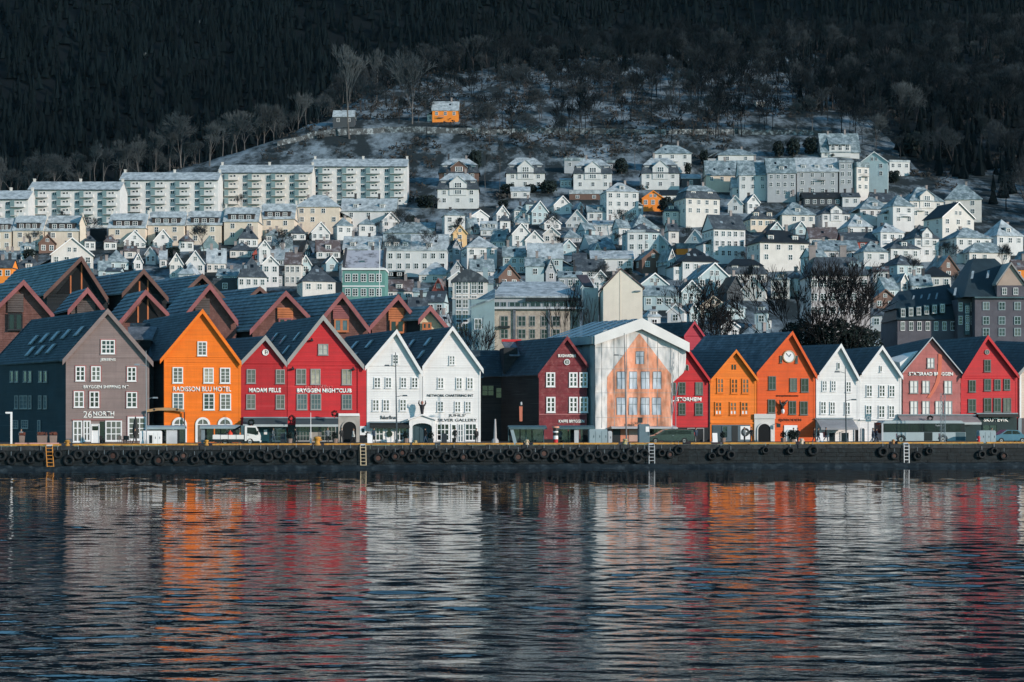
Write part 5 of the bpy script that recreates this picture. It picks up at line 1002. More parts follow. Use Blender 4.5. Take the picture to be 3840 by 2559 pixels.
H = [
('A', 160, 315, 808, 900, 960, 's', 'W', 's', 15, 'c2 d1', 'grey roofed house with dormer and two brick chimneys at far left'),
('A', 312, 508, 742, 815, 900, 'g', 'B', 'b', 18, 'c1 w2x1', 'dark brown gabled house under the left terrace end'),
('A', 408, 842, 770, 915, 1100, 'g', 'P', 'd', 14, 'c1 w4x2', 'large cream gabled house behind the left rear gables'),
('A', -40, 108, 960, 1030, 1180, 's', 'O', 'd', 0, 'c2 w2x1', 'orange house at the left edge above the rear gables'),
('A', 60, 430, 925, 1062, 1150, 'h', 'P', 'd', 10, 'c2 d1 w4x1', 'cream house with dark hipped roof and white dormer beside the orange one'),
('A', 712, 845, 748, 798, 880, 'h', 'W', 'd', 15, 'c1 w2x1', 'small white house with pointed roof left of the terrace gap'),
('A', 880, 1030, 745, 803, 870, 'h', 'W', 'b', 0, 'c1 w2x1', 'small white house with brown pointed roof under the terrace gap'),
('A', 1048, 1285, 710, 800, 860, 'g', 'W', 'b', 0, 'c1 w4x1', 'white gabled house with brown roof in front of the terraces'),
('A', 1298, 1522, 700, 798, 860, 'g', 'W', 'k', 0, 'c1 w4x1', 'white gabled house with black roof edge in front of the terraces'),
('A', 1530, 1692, 742, 802, 890, 'h', 'W', 'b', 12, 'c1 w2x1', 'white house with small pointed roof left of the green dome'),
('A', 1708, 1945, 752, 862, 880, 'h', 'T', 'g', 0, 'c0 w0x0', 'house with rounded green copper roof below the cream terraces'),
('A', 1060, 1190, 845, 890, 950, 's', 'P', 'b', 10, 'c1', 'low brown roofed house with chimney below the two gabled white ones'),
('A', 1232, 1372, 848, 908, 1000, 'g', 'W', 'b', -15, 'c0 w2x1', 'little white gabled house with three windows and brown side roof'),
('A', 885, 1145, 875, 978, 1050, 'h', 'T', 't', 18, 'c1 k1', 'pale teal house with wide frosted hipped roof at left'),
('A', 1130, 1262, 905, 975, 1050, 'g', 'W', 't', 20, 'c1', 'white gable house stepping down right of the frosted hipped roof'),
('A', 830, 980, 960, 1050, 1130, 's', 'T', 's', 15, 'c1 k1', 'snowy roofed house tucked behind the biggest rear gable'),
('A', 910, 1040, 1030, 1060, 1170, 's', 'T', 'd', 0, 'c0 w3x1', 'teal low house just above the second rear gable'),
('A', 1365, 1455, 880, 960, 1030, 's', 'W', 's', 10, 'c1', 'small snowy roofed house right of the little white gable'),
('A', 1450, 1602, 905, 995, 1120, 'g', 'P', 't', 12, 'c1 w2x2', 'cream gabled house above the third rear gable'),
('A', 1520, 1700, 985, 1080, 1140, 'h', 'W', 's', -12, 'c0 w1x1', 'white house with steep snowy roof sloping to the left'),
('A', 1595, 1785, 880, 985, 1090, 'g', 'W', 's', 10, 'c2', 'white gabled house with square black loft block'),
('A', 1775, 1965, 868, 992, 1070, 's', 'P', 's', 8, 'c2 k2 w3x1', 'cream house with black shop windows and tall chimneys'),
('A', 1870, 2060, 1040, 1100, 1140, 's', 'T', 't', 0, 'c1 k2', 'flat teal roof just left of the steep dark gable'),
('A', 1840, 2050, 1120, 1145, 1240, 'b', 'K', 'd', 0, 'c0 w1x1', 'dark glazed shed above the rear gables', 'shed'),
('B', 70, 375, 935, 1105, 1260, 'h', 'W', 'd', 12, 'c1 k3 w4x1', 'white house with tall dark pointed roof and two small skylights'),
('B', 84, 292, 662, 772, 850, 'h', 'W', 'd', 14, 'c1 w3x1', 'white house with steep dark roof right of the green dome'),
('B', 335, 466, 690, 748, 800, 'h', 'W', 's', 0, 'c1 w2x1', 'small white house with snowy pyramid roof under the terraces'),
('B', 380, 585, 760, 872, 930, 's', 'W', 's', 10, 'c1 d1 k1', 'house with broad snowy roof and one dormer mid left'),
('B', 538, 702, 658, 732, 790, 'h', 'W', 'd', 12, 'c1 w2x1', 'white house with dark pointed roof below the large cream house'),
('B', 712, 918, 635, 722, 790, 'g', 'W', 's', 0, 'c1 w3x1', 'white gabled house with wide windows below the large cream house'),
('B', 928, 1118, 598, 665, 790, 'h', 'W', 't', 0, 'c1 w2x1', 'white house with grey pyramid roof below the long white house'),
('B', 1128, 1308, 605, 655, 770, 'h', 'W', 't', 0, 'c1 w2x1', 'white house with grey pyramid roof and a shrub before it'),
('B', 1322, 1515, 553, 625, 740, 'g', 'W', 's', 15, 'c1 w2x2', 'white gabled house below the right end of the apartment row'),
('B', 10, 250, 808, 880, 940, 'h', 'P', 's', 8, 'c2', 'snowy hipped roof with red brick chimneys below the steep dark roofed house'),
('B', 210, 320, 865, 910, 960, 'g', 'R', 's', 0, 'c1', 'small red brown gable among snowy roofs mid left'),
('B', 300, 540, 868, 960, 1010, 's', 'G', 's', -12, 'c2', 'grey house with long snowy roof behind the tall white gable'),
('B', 285, 475, 930, 1000, 1200, 'g', 'W', 's', 14, 'c1 w2x2', 'tall narrow white gabled house right of the pointed dark roof'),
('B', 630, 765, 790, 880, 930, 'g', 'K', 'k', 25, 'c1', 'dark green black gable between snowy roofs'),
('B', 755, 1005, 795, 892, 950, 's', 'W', 'b', 10, 'c1 d1', 'house with brown roof and a white dormer left of the green house'),
('B', 498, 645, 900, 1000, 1190, 's', 'P', 'b', 0, 'c1 w3x2', 'cream house with three black windows behind a brown tree'),
('B', 830, 992, 928, 985, 1060, 'g', 'T', 'd', 20, 'c1', 'teal gable just left of the green house'),
('B', 608, 990, 1008, 1148, 1290, 'h', 'P', 'd', 16, 'c1 k1 w3x1', 'cream and teal house with large grey hipped gable above the rear gables'),
('B', 1355, 1800, 632, 722, 780, 'h', 'W', 't', 0, 'c2', 'wide frosted roof with white chimney posts above the large white house'),
('B', 1345, 1588, 740, 868, 900, 's', 'W', 's', 0, 'c0 d3', 'white loft storey with three windows on the large white house'),
('B', 1580, 1920, 740, 882, 900, 's', 'G', 's', 0, 'c1 d1 k2', 'snowy roof with a glazed dark loft right of the white loft storey'),
('B', 1362, 1918, 870, 884, 1110, 'b', 'W', 's', 0, 'c0 w7x2', 'large white house with small balconies right of the green house'),
('B', 1372, 1542, 985, 1060, 1110, 's', 'P', 's', 0, 'c2 k2', 'cream house with snowy roof in front of the large white house'),
('B', 1655, 1950, 988, 1092, 1160, 'h', 'P', 's', 0, 'c1', 'house with broad pale snowy hipped roof and white posts'),
('B', 1372, 1610, 1140, 1235, 1310, 's', 'P', 'b', 0, 'c1 d1', 'low house with brown frosted roof right of the green house'),
('B', 1610, 1740, 1205, 1240, 1340, 's', 'T', 't', 0, 'c1', 'pale teal low house above the small yellow gable'),
('B', 1750, 1915, 1128, 1225, 1300, 'g', 'R', 'b', -20, 'c1', 'dark red gable among grey roofs left of the tall blue house'),
('B', 1560, 1760, 1290, 1390, 1480, 's', 'G', 'd', 10, 'c1 k1', 'dark frosted roof behind the right-hand rear gables'),
('B', 1700, 1900, 1240, 1330, 1450, 's', 'T', 'd', -10, 'c0 k2', 'dark teal roof stepping down towards the tall blue house'),
('C', -40, 190, 640, 690, 740, 's', 'W', 's', 0, 'c1', 'low snowy roof left of the white box house'),
('C', 250, 468, 523, 573, 760, 'h', 'W', 's', 10, 'c1 w2x2', 'white box house with four square dark windows'),
('C', 470, 685, 528, 580, 660, 'g', 'W', 's', 0, 'c1 w4x1', 'white gabled house below the stacked pair of villas'),
('C', 700, 848, 492, 562, 640, 'g', 'W', 't', 0, 'c1 w3x1', 'white gabled house with three windows below the second white villa'),
('C', 858, 992, 488, 535, 640, 'h', 'W', 's', 10, 'c1 w2x2', 'narrow white house with pointed roof below the second white villa'),
('C', 958, 1075, 428, 482, 570, 'h', 'T', 's', 10, 'c1 w1x1', 'small teal house with pointed snowy roof by the villas'),
('C', 1000, 1190, 452, 540, 650, 'g', 'T', 't', 15, 'c1 w3x2', 'teal gabled house with many windows in the cluster below the villas'),
('C', 1188, 1395, 413, 492, 570, 'g', 'W', 's', 0, 'c1 w2x1', 'white gabled house below the third white villa'),
('C', 1398, 1492, 465, 510, 550, 'g', 'W', 's', 0, 'c0 w1x1', 'tiny white gabled house right of the gabled one below the third villa'),
('C', 1498, 1730, 488, 545, 620, 's', 'W', 's', 0, 'c1 d1', 'snowy roof house with orange banded wall in front of the hipped white house'),
('C', 735, 855, 570, 622, 730, 'h', 'W', 'd', 0, 'c1 w1x1', 'small white house with dark pointed roof in the middle cluster'),
('C', 878, 1012, 573, 640, 700, 'h', 'W', 't', 0, 'c1 w2x1', 'small white house with dark peaked top roof in the middle cluster'),
('C', 578, 725, 628, 702, 750, 's', 'W', 's', 0, 'c0 d3', 'house with long grey roof and band of windows in the middle cluster'),
('C', 462, 600, 600, 690, 740, 's', 'T', 't', 25, 'c1', 'teal house with slanting frosted roof next to the yellow house'),
('C', 328, 480, 662, 730, 850, 'g', 'Y', 's', 10, 'c1 w1x2', 'yellow gabled house left of centre'),
('C', 1108, 1302, 588, 645, 700, 'g', 'W', 's', 0, 'c1 w2x1', 'white gabled house with wide snowy roof in the centre cluster'),
('C', 1298, 1536, 528, 640, 680, 'g', 'W', 's', -10, 'c1 w3x1', 'white house with broad snowy gable below the snowy banded house'),
('C', 828, 1045, 642, 735, 870, 'g', 'W', 's', 14, 'c1 w2x2', 'white gabled house with long left slope in the centre cluster'),
('C', 1118, 1275, 678, 742, 820, 'g', 'P', 's', 0, 'c1 w2x1', 'cream gabled house in the middle of the centre cluster'),
('C', 945, 1150, 708, 790, 870, 'g', 'W', 'b', 12, 'c1 w2x1', 'white gabled house with brown chimney stack in the centre cluster'),
('C', 1278, 1485, 700, 770, 810, 'h', 'G', 's', 0, 'c1 k1', 'grey house with snowy hipped roof right of the centre cluster'),
('C', 1448, 1608, 640, 700, 780, 's', 'T', 't', 25, 'c0', 'teal lean roofed house below the broad snowy gable'),
('C', 1550, 1785, 618, 655, 760, 's', 'W', 's', 0, 'c1 w2x1', 'small white house with dark glazed door below the orange strip'),
('C', 640, 820, 695, 800, 850, 's', 'W', 's', -20, 'c1 k1', 'snowy roof sloping right beside the big pale hipped house'),
('C', 428, 760, 753, 852, 1040, 'h', 'W', 's', 12, 'c1 w3x1', 'big white house with broad pale hipped snowy roof left of centre'),
('C', 768, 975, 848, 938, 1080, 's', 'T', 't', 0, 'c1 k1 w3x2', 'teal house with frosted roof right of the big pale hipped house'),
('C', 983, 1300, 818, 948, 1100, 's', 'T', 's', 0, 'c1 k2 w3x2', 'teal house with wide snowy gambrel roof in the centre'),
('C', 1236, 1455, 788, 880, 920, 'g', 'T', 't', 10, 'c2 w2x1', 'teal gable behind the black chimney stack at centre'),
('C', 1478, 1800, 748, 862, 900, 's', 'T', 't', 20, 'c1 k1', 'long teal frosted roof left of the white tower house'),
('C', 1848, 2172, 648, 722, 940, 'h', 'T', 'd', 15, 'c1 k2 w3x2', 'teal house with dark hipped roof behind the white tower front'),
('C', 1848, 2008, 700, 722, 985, 'b', 'W', 's', 0, 'c0 w2x3', 'slim white tower front with balcony windows'),
('C', 2008, 2230, 730, 830, 920, 'g', 'T', 't', -15, 'c1 w2x2', 'teal gabled house right of the slim white tower front'),
('C', 1530, 1650, 815, 880, 930, 'g', 'P', 's', 0, 'c0 w1x1', 'small cream gable in front of the long teal roof'),
('C', 1528, 1910, 885, 952, 1060, 's', 'W', 's', 0, 'c1 k2', 'long snowy roof on white walls below the small cream gable'),
('C', 1380, 1500, 905, 960, 1060, 's', 'K', 'd', 0, 'c1', 'dark patchy roof beside the black chimney stack'),
('C', 480, 720, 955, 1062, 1120, 's', 'W', 's', 8, 'c2 k2', 'snowy roof with skylights just above the tall blue house'),
('C', 695, 965, 1008, 1112, 1220, 'g', 'B', 't', 20, 'c1 w2x1', 'brown gabled house right of the tall blue house roof'),
('C', 965, 1135, 945, 1020, 1200, 's', 'T', 't', 0, 'c1 w1x1', 'teal house with skylight above the stone commercial building'),
('C', 1120, 1260, 960, 1060, 1200, 'g', 'G', 't', 15, 'c1 w1x1', 'grey gable with tall chimney above the stone commercial building'),
('C', 1250, 1460, 1060, 1110, 1260, 's', 'G', 's', 0, 'c1 w3x1', 'grey house with dark balcony windows above the stone building'),
('C', 1400, 1660, 960, 1060, 1120, 's', 'W', 's', 0, 'c1 k1', 'snowy roof left of the blank cream gable'),
('C', 1935, 2240, 1080, 1172, 1290, 'g', 'T', 'd', 12, 'c1 w3x1', 'teal gabled house with white gable dormer right of the blank cream gable'),
('C', 1985, 2260, 1190, 1275, 1400, 's', 'T', 't', 0, 'c0 k1', 'low teal frosted roof right of the blank cream gable'),
('C', 1940, 2210, 875, 960, 1080, 'g', 'B', 't', 15, 'c1 w2x1', 'brown gable behind the teal house with gable dormer'),
('E', 455, 800, 158, 228, 400, 'h', 'W', 's', 0, 'c2 w3x2', 'square white house with hipped snowy roof behind the fourth villa'),
('E', 1012, 1352, 188, 238, 310, 'h', 'W', 's', 0, 'c1 w2x1', 'low white house with hipped snowy roof above the modern row'),
('E', 910, 1205, 288, 412, 560, 's', 'C', 't', 0, 'c1 k3 w3x1', 'cream house with long frosted roof at the left of the modern row'),
('E', 1197, 1452, 283, 408, 630, 's', 'W', 't', 0, 'c1 k3 w3x2', 'white house with long frosted roof second in the modern row'),
('E', 1440, 1702, 268, 395, 650, 's', 'G', 't', 0, 'c0 d1 w4x3', 'grey modern apartment house with teal glazing in the upper right row'),
('E', 1692, 2068, 262, 378, 640, 's', 'G', 's', 0, 'c0 d3 w4x3', 'pale grey modern apartment house with three round dormers'),
('E', 2066, 2190, 285, 302, 640, 'b', 'G', 's', 0, 'c0 w2x3', 'grey stair tower at the end of the modern apartment house', 'tower'),
('E', 2186, 2360, 300, 345, 640, 'b', 'P', 's', 20, 'c0 w2x3', 'cream corner house with stacked balconies at the end of the modern row'),
('E', 690, 1090, 498, 612, 860, 'm', 'P', 't', 18, 'c2 d2 w4x2', 'large cream house with mauve mansard roof below the modern row'),
('E', 1092, 1250, 588, 660, 740, 'g', 'W', 's', -10, 'c1 w1x1', 'white gabled house with one dark window right of the mansard house'),
('E', 1252, 1405, 578, 645, 740, 'g', 'W', 't', 15, 'c1 w2x1', 'white house with small gable right of the one with dark window'),
('E', 1140, 1352, 440, 522, 620, 's', 'W', 's', 0, 'c1 w2x1', 'white house with glazed porch in front of the modern row'),
('E', 235, 565, 748, 870, 900, 'h', 'P', 's', 0, 'c1', 'house with wide rounded snowy roof left of the tall townhouse'),
('E', 1270, 1562, 678, 788, 900, 'h', 'C', 'd', 10, 'c1 d2 w4x1', 'cream house with black hipped roof and two dormers'),
('E', 1545, 1890, 648, 752, 900, 'h', 'P', 's', 8, 'c2 d1 w4x1', 'cream house with mauve snowy hipped roof right of the black roofed one'),
('E', 1890, 2195, 662, 748, 880, 'h', 'W', 'd', 0, 'c1 d1 v w4x1', 'white house with dark roof and arched central gable'),
('E', 1325, 1865, 885, 992, 1240, 'h', 'P', 'k', 14, 'c1 d2 w4x2', 'large cream house with black hipped roof and wide white dormer behind the bare trees'),
('E', 1440, 1615, 818, 890, 940, 'g', 'T', 'd', 15, 'c1 w1x1', 'dark gable left above the large black roofed cream house'),
('E', 1675, 1805, 815, 875, 930, 'g', 'T', 't', 0, 'c0 w1x1', 'small teal gable above the large black roofed cream house'),
('E', 1805, 2065, 868, 962, 1010, 's', 'P', 'b', 0, 'c1 k1', 'cream house with brown roof and orange chimney'),
('E', 548, 690, 1060, 1150, 1290, 'g', 'T', 't', 25, 'c0 w1x1', 'plain teal gable end left of the dark roofed white house'),
('E', 670, 1065, 1048, 1162, 1320, 'h', 'W', 'k', 12, 'c1 k4 w4x1', 'white house with dark hipped roof below the orange red strip'),
('E', 700, 945, 888, 1000, 1060, 'g', 'T', 's', -18, 'c1', 'steep snowy roof left below the tall townhouse'),
('E', 652, 955, 1000, 1048, 1100, 'b', 'O', 's', 0, 'c0 w0x0', 'bright orange red attic wall strip above the dark hipped roof'),
('E', 795, 1185, 1178, 1305, 1460, 'g', 'T', 't', 16, 'c1 w4x1', 'teal grey gabled house with two white dormers left of the bare trees'),
('E', 1068, 1455, 1133, 1262, 1340, 'm', 'P', 'k', 0, 'c1 d2 w4x1', 'cream house with black mansard roof and white dormer pair'),
('E', 380, 690, 1385, 1455, 1560, 's', 'T', 't', 0, 'c1 k1', 'teal house with flat frosted roof right of the blank cream gable'),
('E', 680, 905, 1330, 1420, 1540, 'g', 'T', 'd', 12, 'c1 w3x1', 'dark teal gabled house behind the left bare tree'),
('E', 1060, 1290, 1290, 1420, 1500, 'g', 'K', 'k', 18, 'c1 w0x0', 'black gable beneath the black mansard house'),
('E', 1200, 1460, 1288, 1400, 1500, 'g', 'P', 's', -12, 'c1 k1', 'steep snowy gabled roof left of the big bare trees'),
('E', 840, 1115, 1460, 1540, 1640, 'g', 'C', 's', 10, 'c1 w2x1', 'small cream gable with snowy roof above the red attic'),
('E', 1050, 1300, 1490, 1560, 1660, 'h', 'T', 't', 0, 'c1', 'low frosted roof above the vermilion house roof'),
('G', 770, 1065, 213, 302, 560, 'g', 'T', 't', -14, 'c1 w2x2', 'pale teal gabled house right of the top house with big dormer'),
('G', 1025, 1252, 283, 300, 420, 'b', 'W', 's', 10, 'c0 w3x1', 'flat roofed white house near the dark wood at upper right'),
('G', 1185, 1562, 520, 638, 850, 'h', 'P', 's', 12, 'c2 v w3x2', 'cream villa with front gable and balcony at the upper right'),
('G', 1512, 1868, 495, 622, 820, 'h', 'P', 's', -8, 'c1 k1 w2x2', 'cream house with tall pale pyramid roof at the wood edge'),
('G', 1042, 1305, 578, 678, 900, 'h', 'W', 's', 14, 'c1 k1 w2x2', 'white house with balcony and brown ridged roof at right'),
('G', 768, 1098, 603, 708, 850, 'h', 'W', 't', 8, 'c2 d1 k2 w4x1', 'white house with frosted roof and round dormer at right'),
('G', 640, 800, 570, 605, 690, 's', 'W', 'd', 0, 'c2 w2x1', 'low white house under a black roof below the modern row'),
('G', 300, 640, 565, 610, 680, 's', 'K', 'k', 0, 'c3', 'black low roof with white posts below the modern row'),
('G', 892, 1115, 568, 642, 700, 's', 'W', 's', 0, 'c2', 'pink snowy roof with two white chimneys at right'),
('G', 1432, 1858, 648, 778, 1000, 'g', 'P', 'k', 22, 'c1 w3x2', 'cream house with black gable roof and white gable peak at right'),
('G', 662, 935, 750, 858, 960, 'h', 'W', 's', 10, 'c1 d1 w4x1', 'white house with steep pale hipped roof right of centre'),
('G', 928, 1225, 825, 908, 1050, 'h', 'W', 's', 15, 'c1 k2 w3x1', 'white house with two skylights in pale hipped roof at right'),
('G', 1222, 1525, 838, 955, 1160, 'h', 'W', 's', 15, 'c1 v w3x2', 'white and teal house with red brown front gable at right'),
('G', 1572, 1990, 868, 955, 1170, 'h', 'W', 's', 15, 'c1 k3 w4x2', 'long white house with three skylights at the right'),
('G', 1928, 2260, 798, 938, 1110, 'h', 'W', 's', 0, 'c1 d1 k2 w3x1', 'white house with big pale roof cut off by the right edge'),
('G', 1018, 1362, 958, 1048, 1210, 'h', 'W', 's', 12, 'c1 d1 w3x1', 'white house with white roof dormer left of the long white one'),
('G', 412, 795, 983, 1068, 1150, 's', 'W', 's', 0, 'c2 k1 w4x1', 'long snowy roof directly behind the grey apartment house'),
('G', 638, 1005, 908, 988, 1050, 's', 'R', 's', 0, 'c1', 'brick red walled house under snowy roof right of centre'),
('G', 798, 1065, 985, 1078, 1230, 'h', 'W', 's', 10, 'c1 w2x1', 'white house with plain front and snowy roof right of the grey apartment house'),
('G', 1688, 2150, 983, 1085, 1190, 'h', 'P', 's', 12, 'c1 k1 w4x1', 'cream house with wide mauve snowy roof above the dark brick building'),
('G', 1052, 1405, 1108, 1195, 1290, 'h', 'T', 'd', 0, 'c1 w3x1', 'house with dark hipped roof and pale chimney right of the grey apartment house'),
('G', 1428, 1690, 1115, 1235, 1290, 'g', 'B', 't', 16, 'c1 w1x1', 'brown gabled house left of the dark brick tower roof'),
('G', 1330, 1590, 1208, 1292, 1390, 'h', 'P', 'k', 0, 'c1 w3x1', 'cream house with black hipped roof left of the dark brick building'),
('G', 1115, 1245, 1268, 1330, 1440, 'g', 'P', 't', 0, 'c0 w1x1', 'little cream gable below the dark hipped roof'),
('G', 1240, 1425, 1280, 1370, 1450, 's', 'W', 's', 0, 'c1', 'snowy roof stepping down beside the dark brick building'),
('G', 885, 1060, 1205, 1245, 1340, 's', 'P', 'b', -15, 'c1', 'brown roofed low house right of the grey apartment house'),
('G', 975, 1170, 1300, 1400, 1480, 's', 'T', 't', 20, 'c1 k2', 'messy frosted roof left of the dark brick building'),
('G', 885, 1140, 1400, 1480, 1560, 'g', 'B', 't', 10, 'c1 w2x1', 'dark brown gabled house in the dip beside the grey apartment house'),
('G', 2120, 2300, 1150, 1230, 1320, 's', 'O', 'b', 0, 'c1 w2x1', 'orange walled house peeping out at the right edge'),
]
for a in H: hill(*a)
# villas on the upper slope
for a in [('C', 212, 578, 85, 205, 330, 'm', 'B', 's', 0, 'c1 d2 v w3x2', 'brown timbered villa above the stacked white villa'), ('C', 198, 575, 212, 348, 522, 'm', 'W', 's', 0, 'c1 d2 v w3x2', 'white villa standing in front of the brown villa'),
          ('C', 792, 1148, 75, 208, 362, 'm', 'W', 's', 0, 'c1 d2 v w3x2', 'white villa with rounded front gable, left of the flat roofed house'), ('C', 1375, 1728, 85, 208, 352, 'm', 'W', 's', 0, 'c1 d2 v w3x2', 'white villa with pointed front gable beside the flat roofed house'),
          ('E', 350, 695, 262, 393, 540, 'm', 'W', 's', 0, 'c1 d2 v w3x2', 'white villa in front of the square hipped white house')]: hill(*a, cat='villa', name='villa', grp='villas on the upper slope')
hill('C', 1300, 1500, 80, 105, 215, 'b', 'G', 's', 0, 'c0 w2x1', 'grey flat roofed house left of the pointed gable villa')
hill('C', 1670, 1800, 105, 125, 190, 'b', 'K', 's', 0, 'c0 w2x1', 'small dark flat roofed house right of the pointed gable villa')
hill('C', 838, 1012, 335, 372, 430, 's', 'W', 's', 0, 'c0 w2x1', 'small white garden house at the foot of the rounded gable villa', 'garden house')
hill('C', 1268, 1370, 255, 270, 330, 's', 'T', 's', 0, 'c0 w3x1', 'small glazed shed left of the pointed gable villa', 'shed')
hill('C', 1340, 1645, 362, 395, 445, 'b', 'B', 's', 0, 'c0 w2x1', 'long low brown garage with snowy roof below the pointed gable villa', 'garage')
hill('C', 1640, 1980, 292, 368, 620, 'h', 'W', 's', 10, 'c1 d1 w4x3', 'tall white hipped house beside the orange gable')
hill('C', 1975, 2172, 368, 432, 545, 'g', 'O', 'o', 0, 'c0 w3x1', 'small orange gabled house in front of the villas')
hill('E', 525, 675, 545, 588, 665, 's', 'W', 'k', 0, 'c0 w3x1', 'white house with black roof and orange base right of the orange gable')
hill('E', 700, 875, 410, 445, 520, 's', 'K', 's', 0, 'c0 w1x1', 'dark garage with snowy roof right of the last villa', 'garage')
hill('G', 452, 800, 58, 215, 260, 's', 'W', 't', 0, 'c2 w4x1', 'topmost house with a big white dormer above the modern row')
p, k = place('G', 452, 800, 260); t_top = [o for o in bpy.data.objects if o.get('label', '').startswith('topmost house')][0]
mb = MB(); a = (530-626)*k; bq = (715-626)*k; mb.box(a, bq, -0.3, 4.5, 0, (260-165)*k); d_ = mb.build('front_bay', HW['W'], t_top)
mb = MB(); e = (260-155)*k; mb.hexa([(a-0.4, -0.8, e), (bq+0.4, -0.8, e), (bq+0.2, 4.5, e+4.2), (a-0.2, 4.5, e+4.2), (a-0.4, -0.8, e+0.2), (bq+0.4, -0.8, e+0.2), (bq+0.2, 4.5, e+4.4), (a-0.2, 4.5, e+4.4)]); mb.build('bay_roof', RF['t'], d_)
for i in range(3): fwin(d_, a+(bq-a)*(i+0.5)/3, -0.302, (260-205)*k, 1.5, 2.6, 0, 2, 2)
# the lone orange house and its dark neighbour in the clearing (whole-photo pixels)
def wild(px0, px1, ridge, eave, base, *rest, **kw):
    ox, oy = ZO['A']; f = lambda v: (v-ox)/SG; g_ = lambda v: (v-oy)/SG
    return hill('A', f(px0), f(px1), g_(ridge), g_(eave), g_(base), *rest, **kw)
wild(1618, 1722, 385, 418, 462, 's', 'O', 's', 0, 'c1 w3x1', 'lone orange house with snowy roof high on the wooded slope')
wild(1246, 1330, 416, 440, 478, 's', 'K', 's', 0, 'c1 w2x1', 'dark hut with snowy roof left of the lone orange house', 'hut')
wild(2835, 2868, 380, 386, 402, 's', 'P', 's', 0, 'c0 w0x0', 'tiny pale hut among the trees of the upper wood', 'hut')
# dark fence panel in the terrace gap
p, k = place('A', 780, 920, 800); t = thing('board_fence', 'dark board fence closing the gap in the cream terraces', 'fence', p); mb = MB()
for i in range(24): mb.box((i/24-0.5)*140*k, ((i+0.9)/24-0.5)*140*k, -0.04, 0.04, -2, 110*k)
o = mb.build('boards', DARKW, t); o['kind'] = 'stuff'
for i in range(4): mb = MB(); x = (i/3-0.5)*138*k; mb.box(x-0.1, x+0.1, 0.05, 0.2, -2, 112*k); mb.build('post', DARKW, t)
# ---------------- individual town buildings nearer the quay
def block(z, x0, x1, top, base, wall, label, dist, name, dp=9.0, cat='building', low=None):
    cover(z, x0, x1, top, base, label); ox, oy = ZO[z]; f = lambda x, y: ray(ox+x*SG, oy+y*SG, dist); c_ = f((x0+x1)/2, base); zb_ = c_.z if low is None else low
    t = thing(name, label, cat, (c_.x, dist, zb_)); k = dist/F*SG
    mb = MB(); w = (x1-x0)*k/2; h = f(0, top).z-zb_; mb.box(-w, w, 0, dp, -6, h); mb.build('wall', wall, t); return t, w, h, (lambda x, y: (f(x, y).x-c_.x, f(x, y).z-zb_))
# tall blue-grey house with cream top storey
BLUEW = paint('blue_grey_render', (0.27, 0.36, 0.39), 0.15, 0.8, streak=0.2)
t, w, h, q = block('C', 338, 640, 1285, 1660, BLUEW, 'tall blue grey house with cream top storey and dark gabled roof', 330, 'tall_house')
mb = MB(); a = q(338, 1285); bq = q(640, 1150); mb.box(a[0]+0.02, bq[0]-0.02, 0.05, 8.9, a[1]+0.003, bq[1]); mb.box(a[0]-0.15, bq[0]+0.15, -0.15, 0.3, a[1]-0.25, a[1]-0.003); mb.build('top_storey', HW['P'], t)
mb = MB(); pk = q(465, 1038); e0, e1 = q(325, 1150), q(650, 1150); mb.prism([(e0[0], e0[1]+0.004), (e1[0], e1[1]+0.004), (e1[0], e1[1]+0.3), (q(570, 1075)[0], q(0, 1075)[1]), (q(490, 1040)[0], pk[1]), (q(440, 1040)[0], pk[1]), (e0[0], e0[1]+0.3)], -0.3, 9); mb.build('roof', RF['d'], t)
for row, n_ in ((1190, 4), (1315, 3), (1440, 3), (1520, 3)):
    for i in range(n_): x = (392, 450, 525, 582)[i]; c_ = q(x, row+62); fwin(t, c_[0], -0.004, c_[1], 1.15, 2.6, 0, 2, 3)
chim(t, q(620, 0)[0], 4, q(0, 1110)[1], 2.2, BLUEW, 1.0)
t2, w, h, q = block('C', 640, 690, 1170, 1660, BLUEW, 'blue grey stair wing right of the tall blue grey house', 333, 'stair_wing', 6)
mb = MB(); a, bq = q(636, 1170), q(694, 1150); mb.hexa([(a[0], -0.2, a[1]+0.003), (bq[0], -0.2, a[1]+0.003), (bq[0], 6, a[1]+2), (a[0], 6, a[1]+2), (a[0], -0.2, a[1]+0.25), (bq[0], -0.2, a[1]+0.25), (bq[0], 6, a[1]+2.25), (a[0], 6, a[1]+2.25)]); mb.build('roof', RF['t'], t2)
for r_ in (1290, 1400, 1490): fwin(t2, 0, -0.004, q(0, r_+55)[1], 1.0, 2.2)
t3, w, h, q = block('C', 500, 700, 1300, 1640, paint('plain_teal_render', (0.24, 0.34, 0.36), 0.12), 'plain pale teal block in front of the stone commercial building', 300, 'plain_block', 8)
mb = MB(); a, bq = q(495, 1300), q(705, 1190); mb.hexa([(a[0], -0.3, a[1]-1.5), (bq[0], -0.3, a[1]+0.01), (bq[0], 8, bq[1]), (a[0], 8, bq[1]-2.5), (a[0], -0.3, a[1]-1.2), (bq[0], -0.3, a[1]+0.3), (bq[0], 8, bq[1]+0.3), (a[0], 8, bq[1]-2.2)]); mb.build('roof', RF['t'], t3)
c_ = q(560, 1560); fwin(t3, c_[0], -0.004, c_[1], 1.4, 2.0)
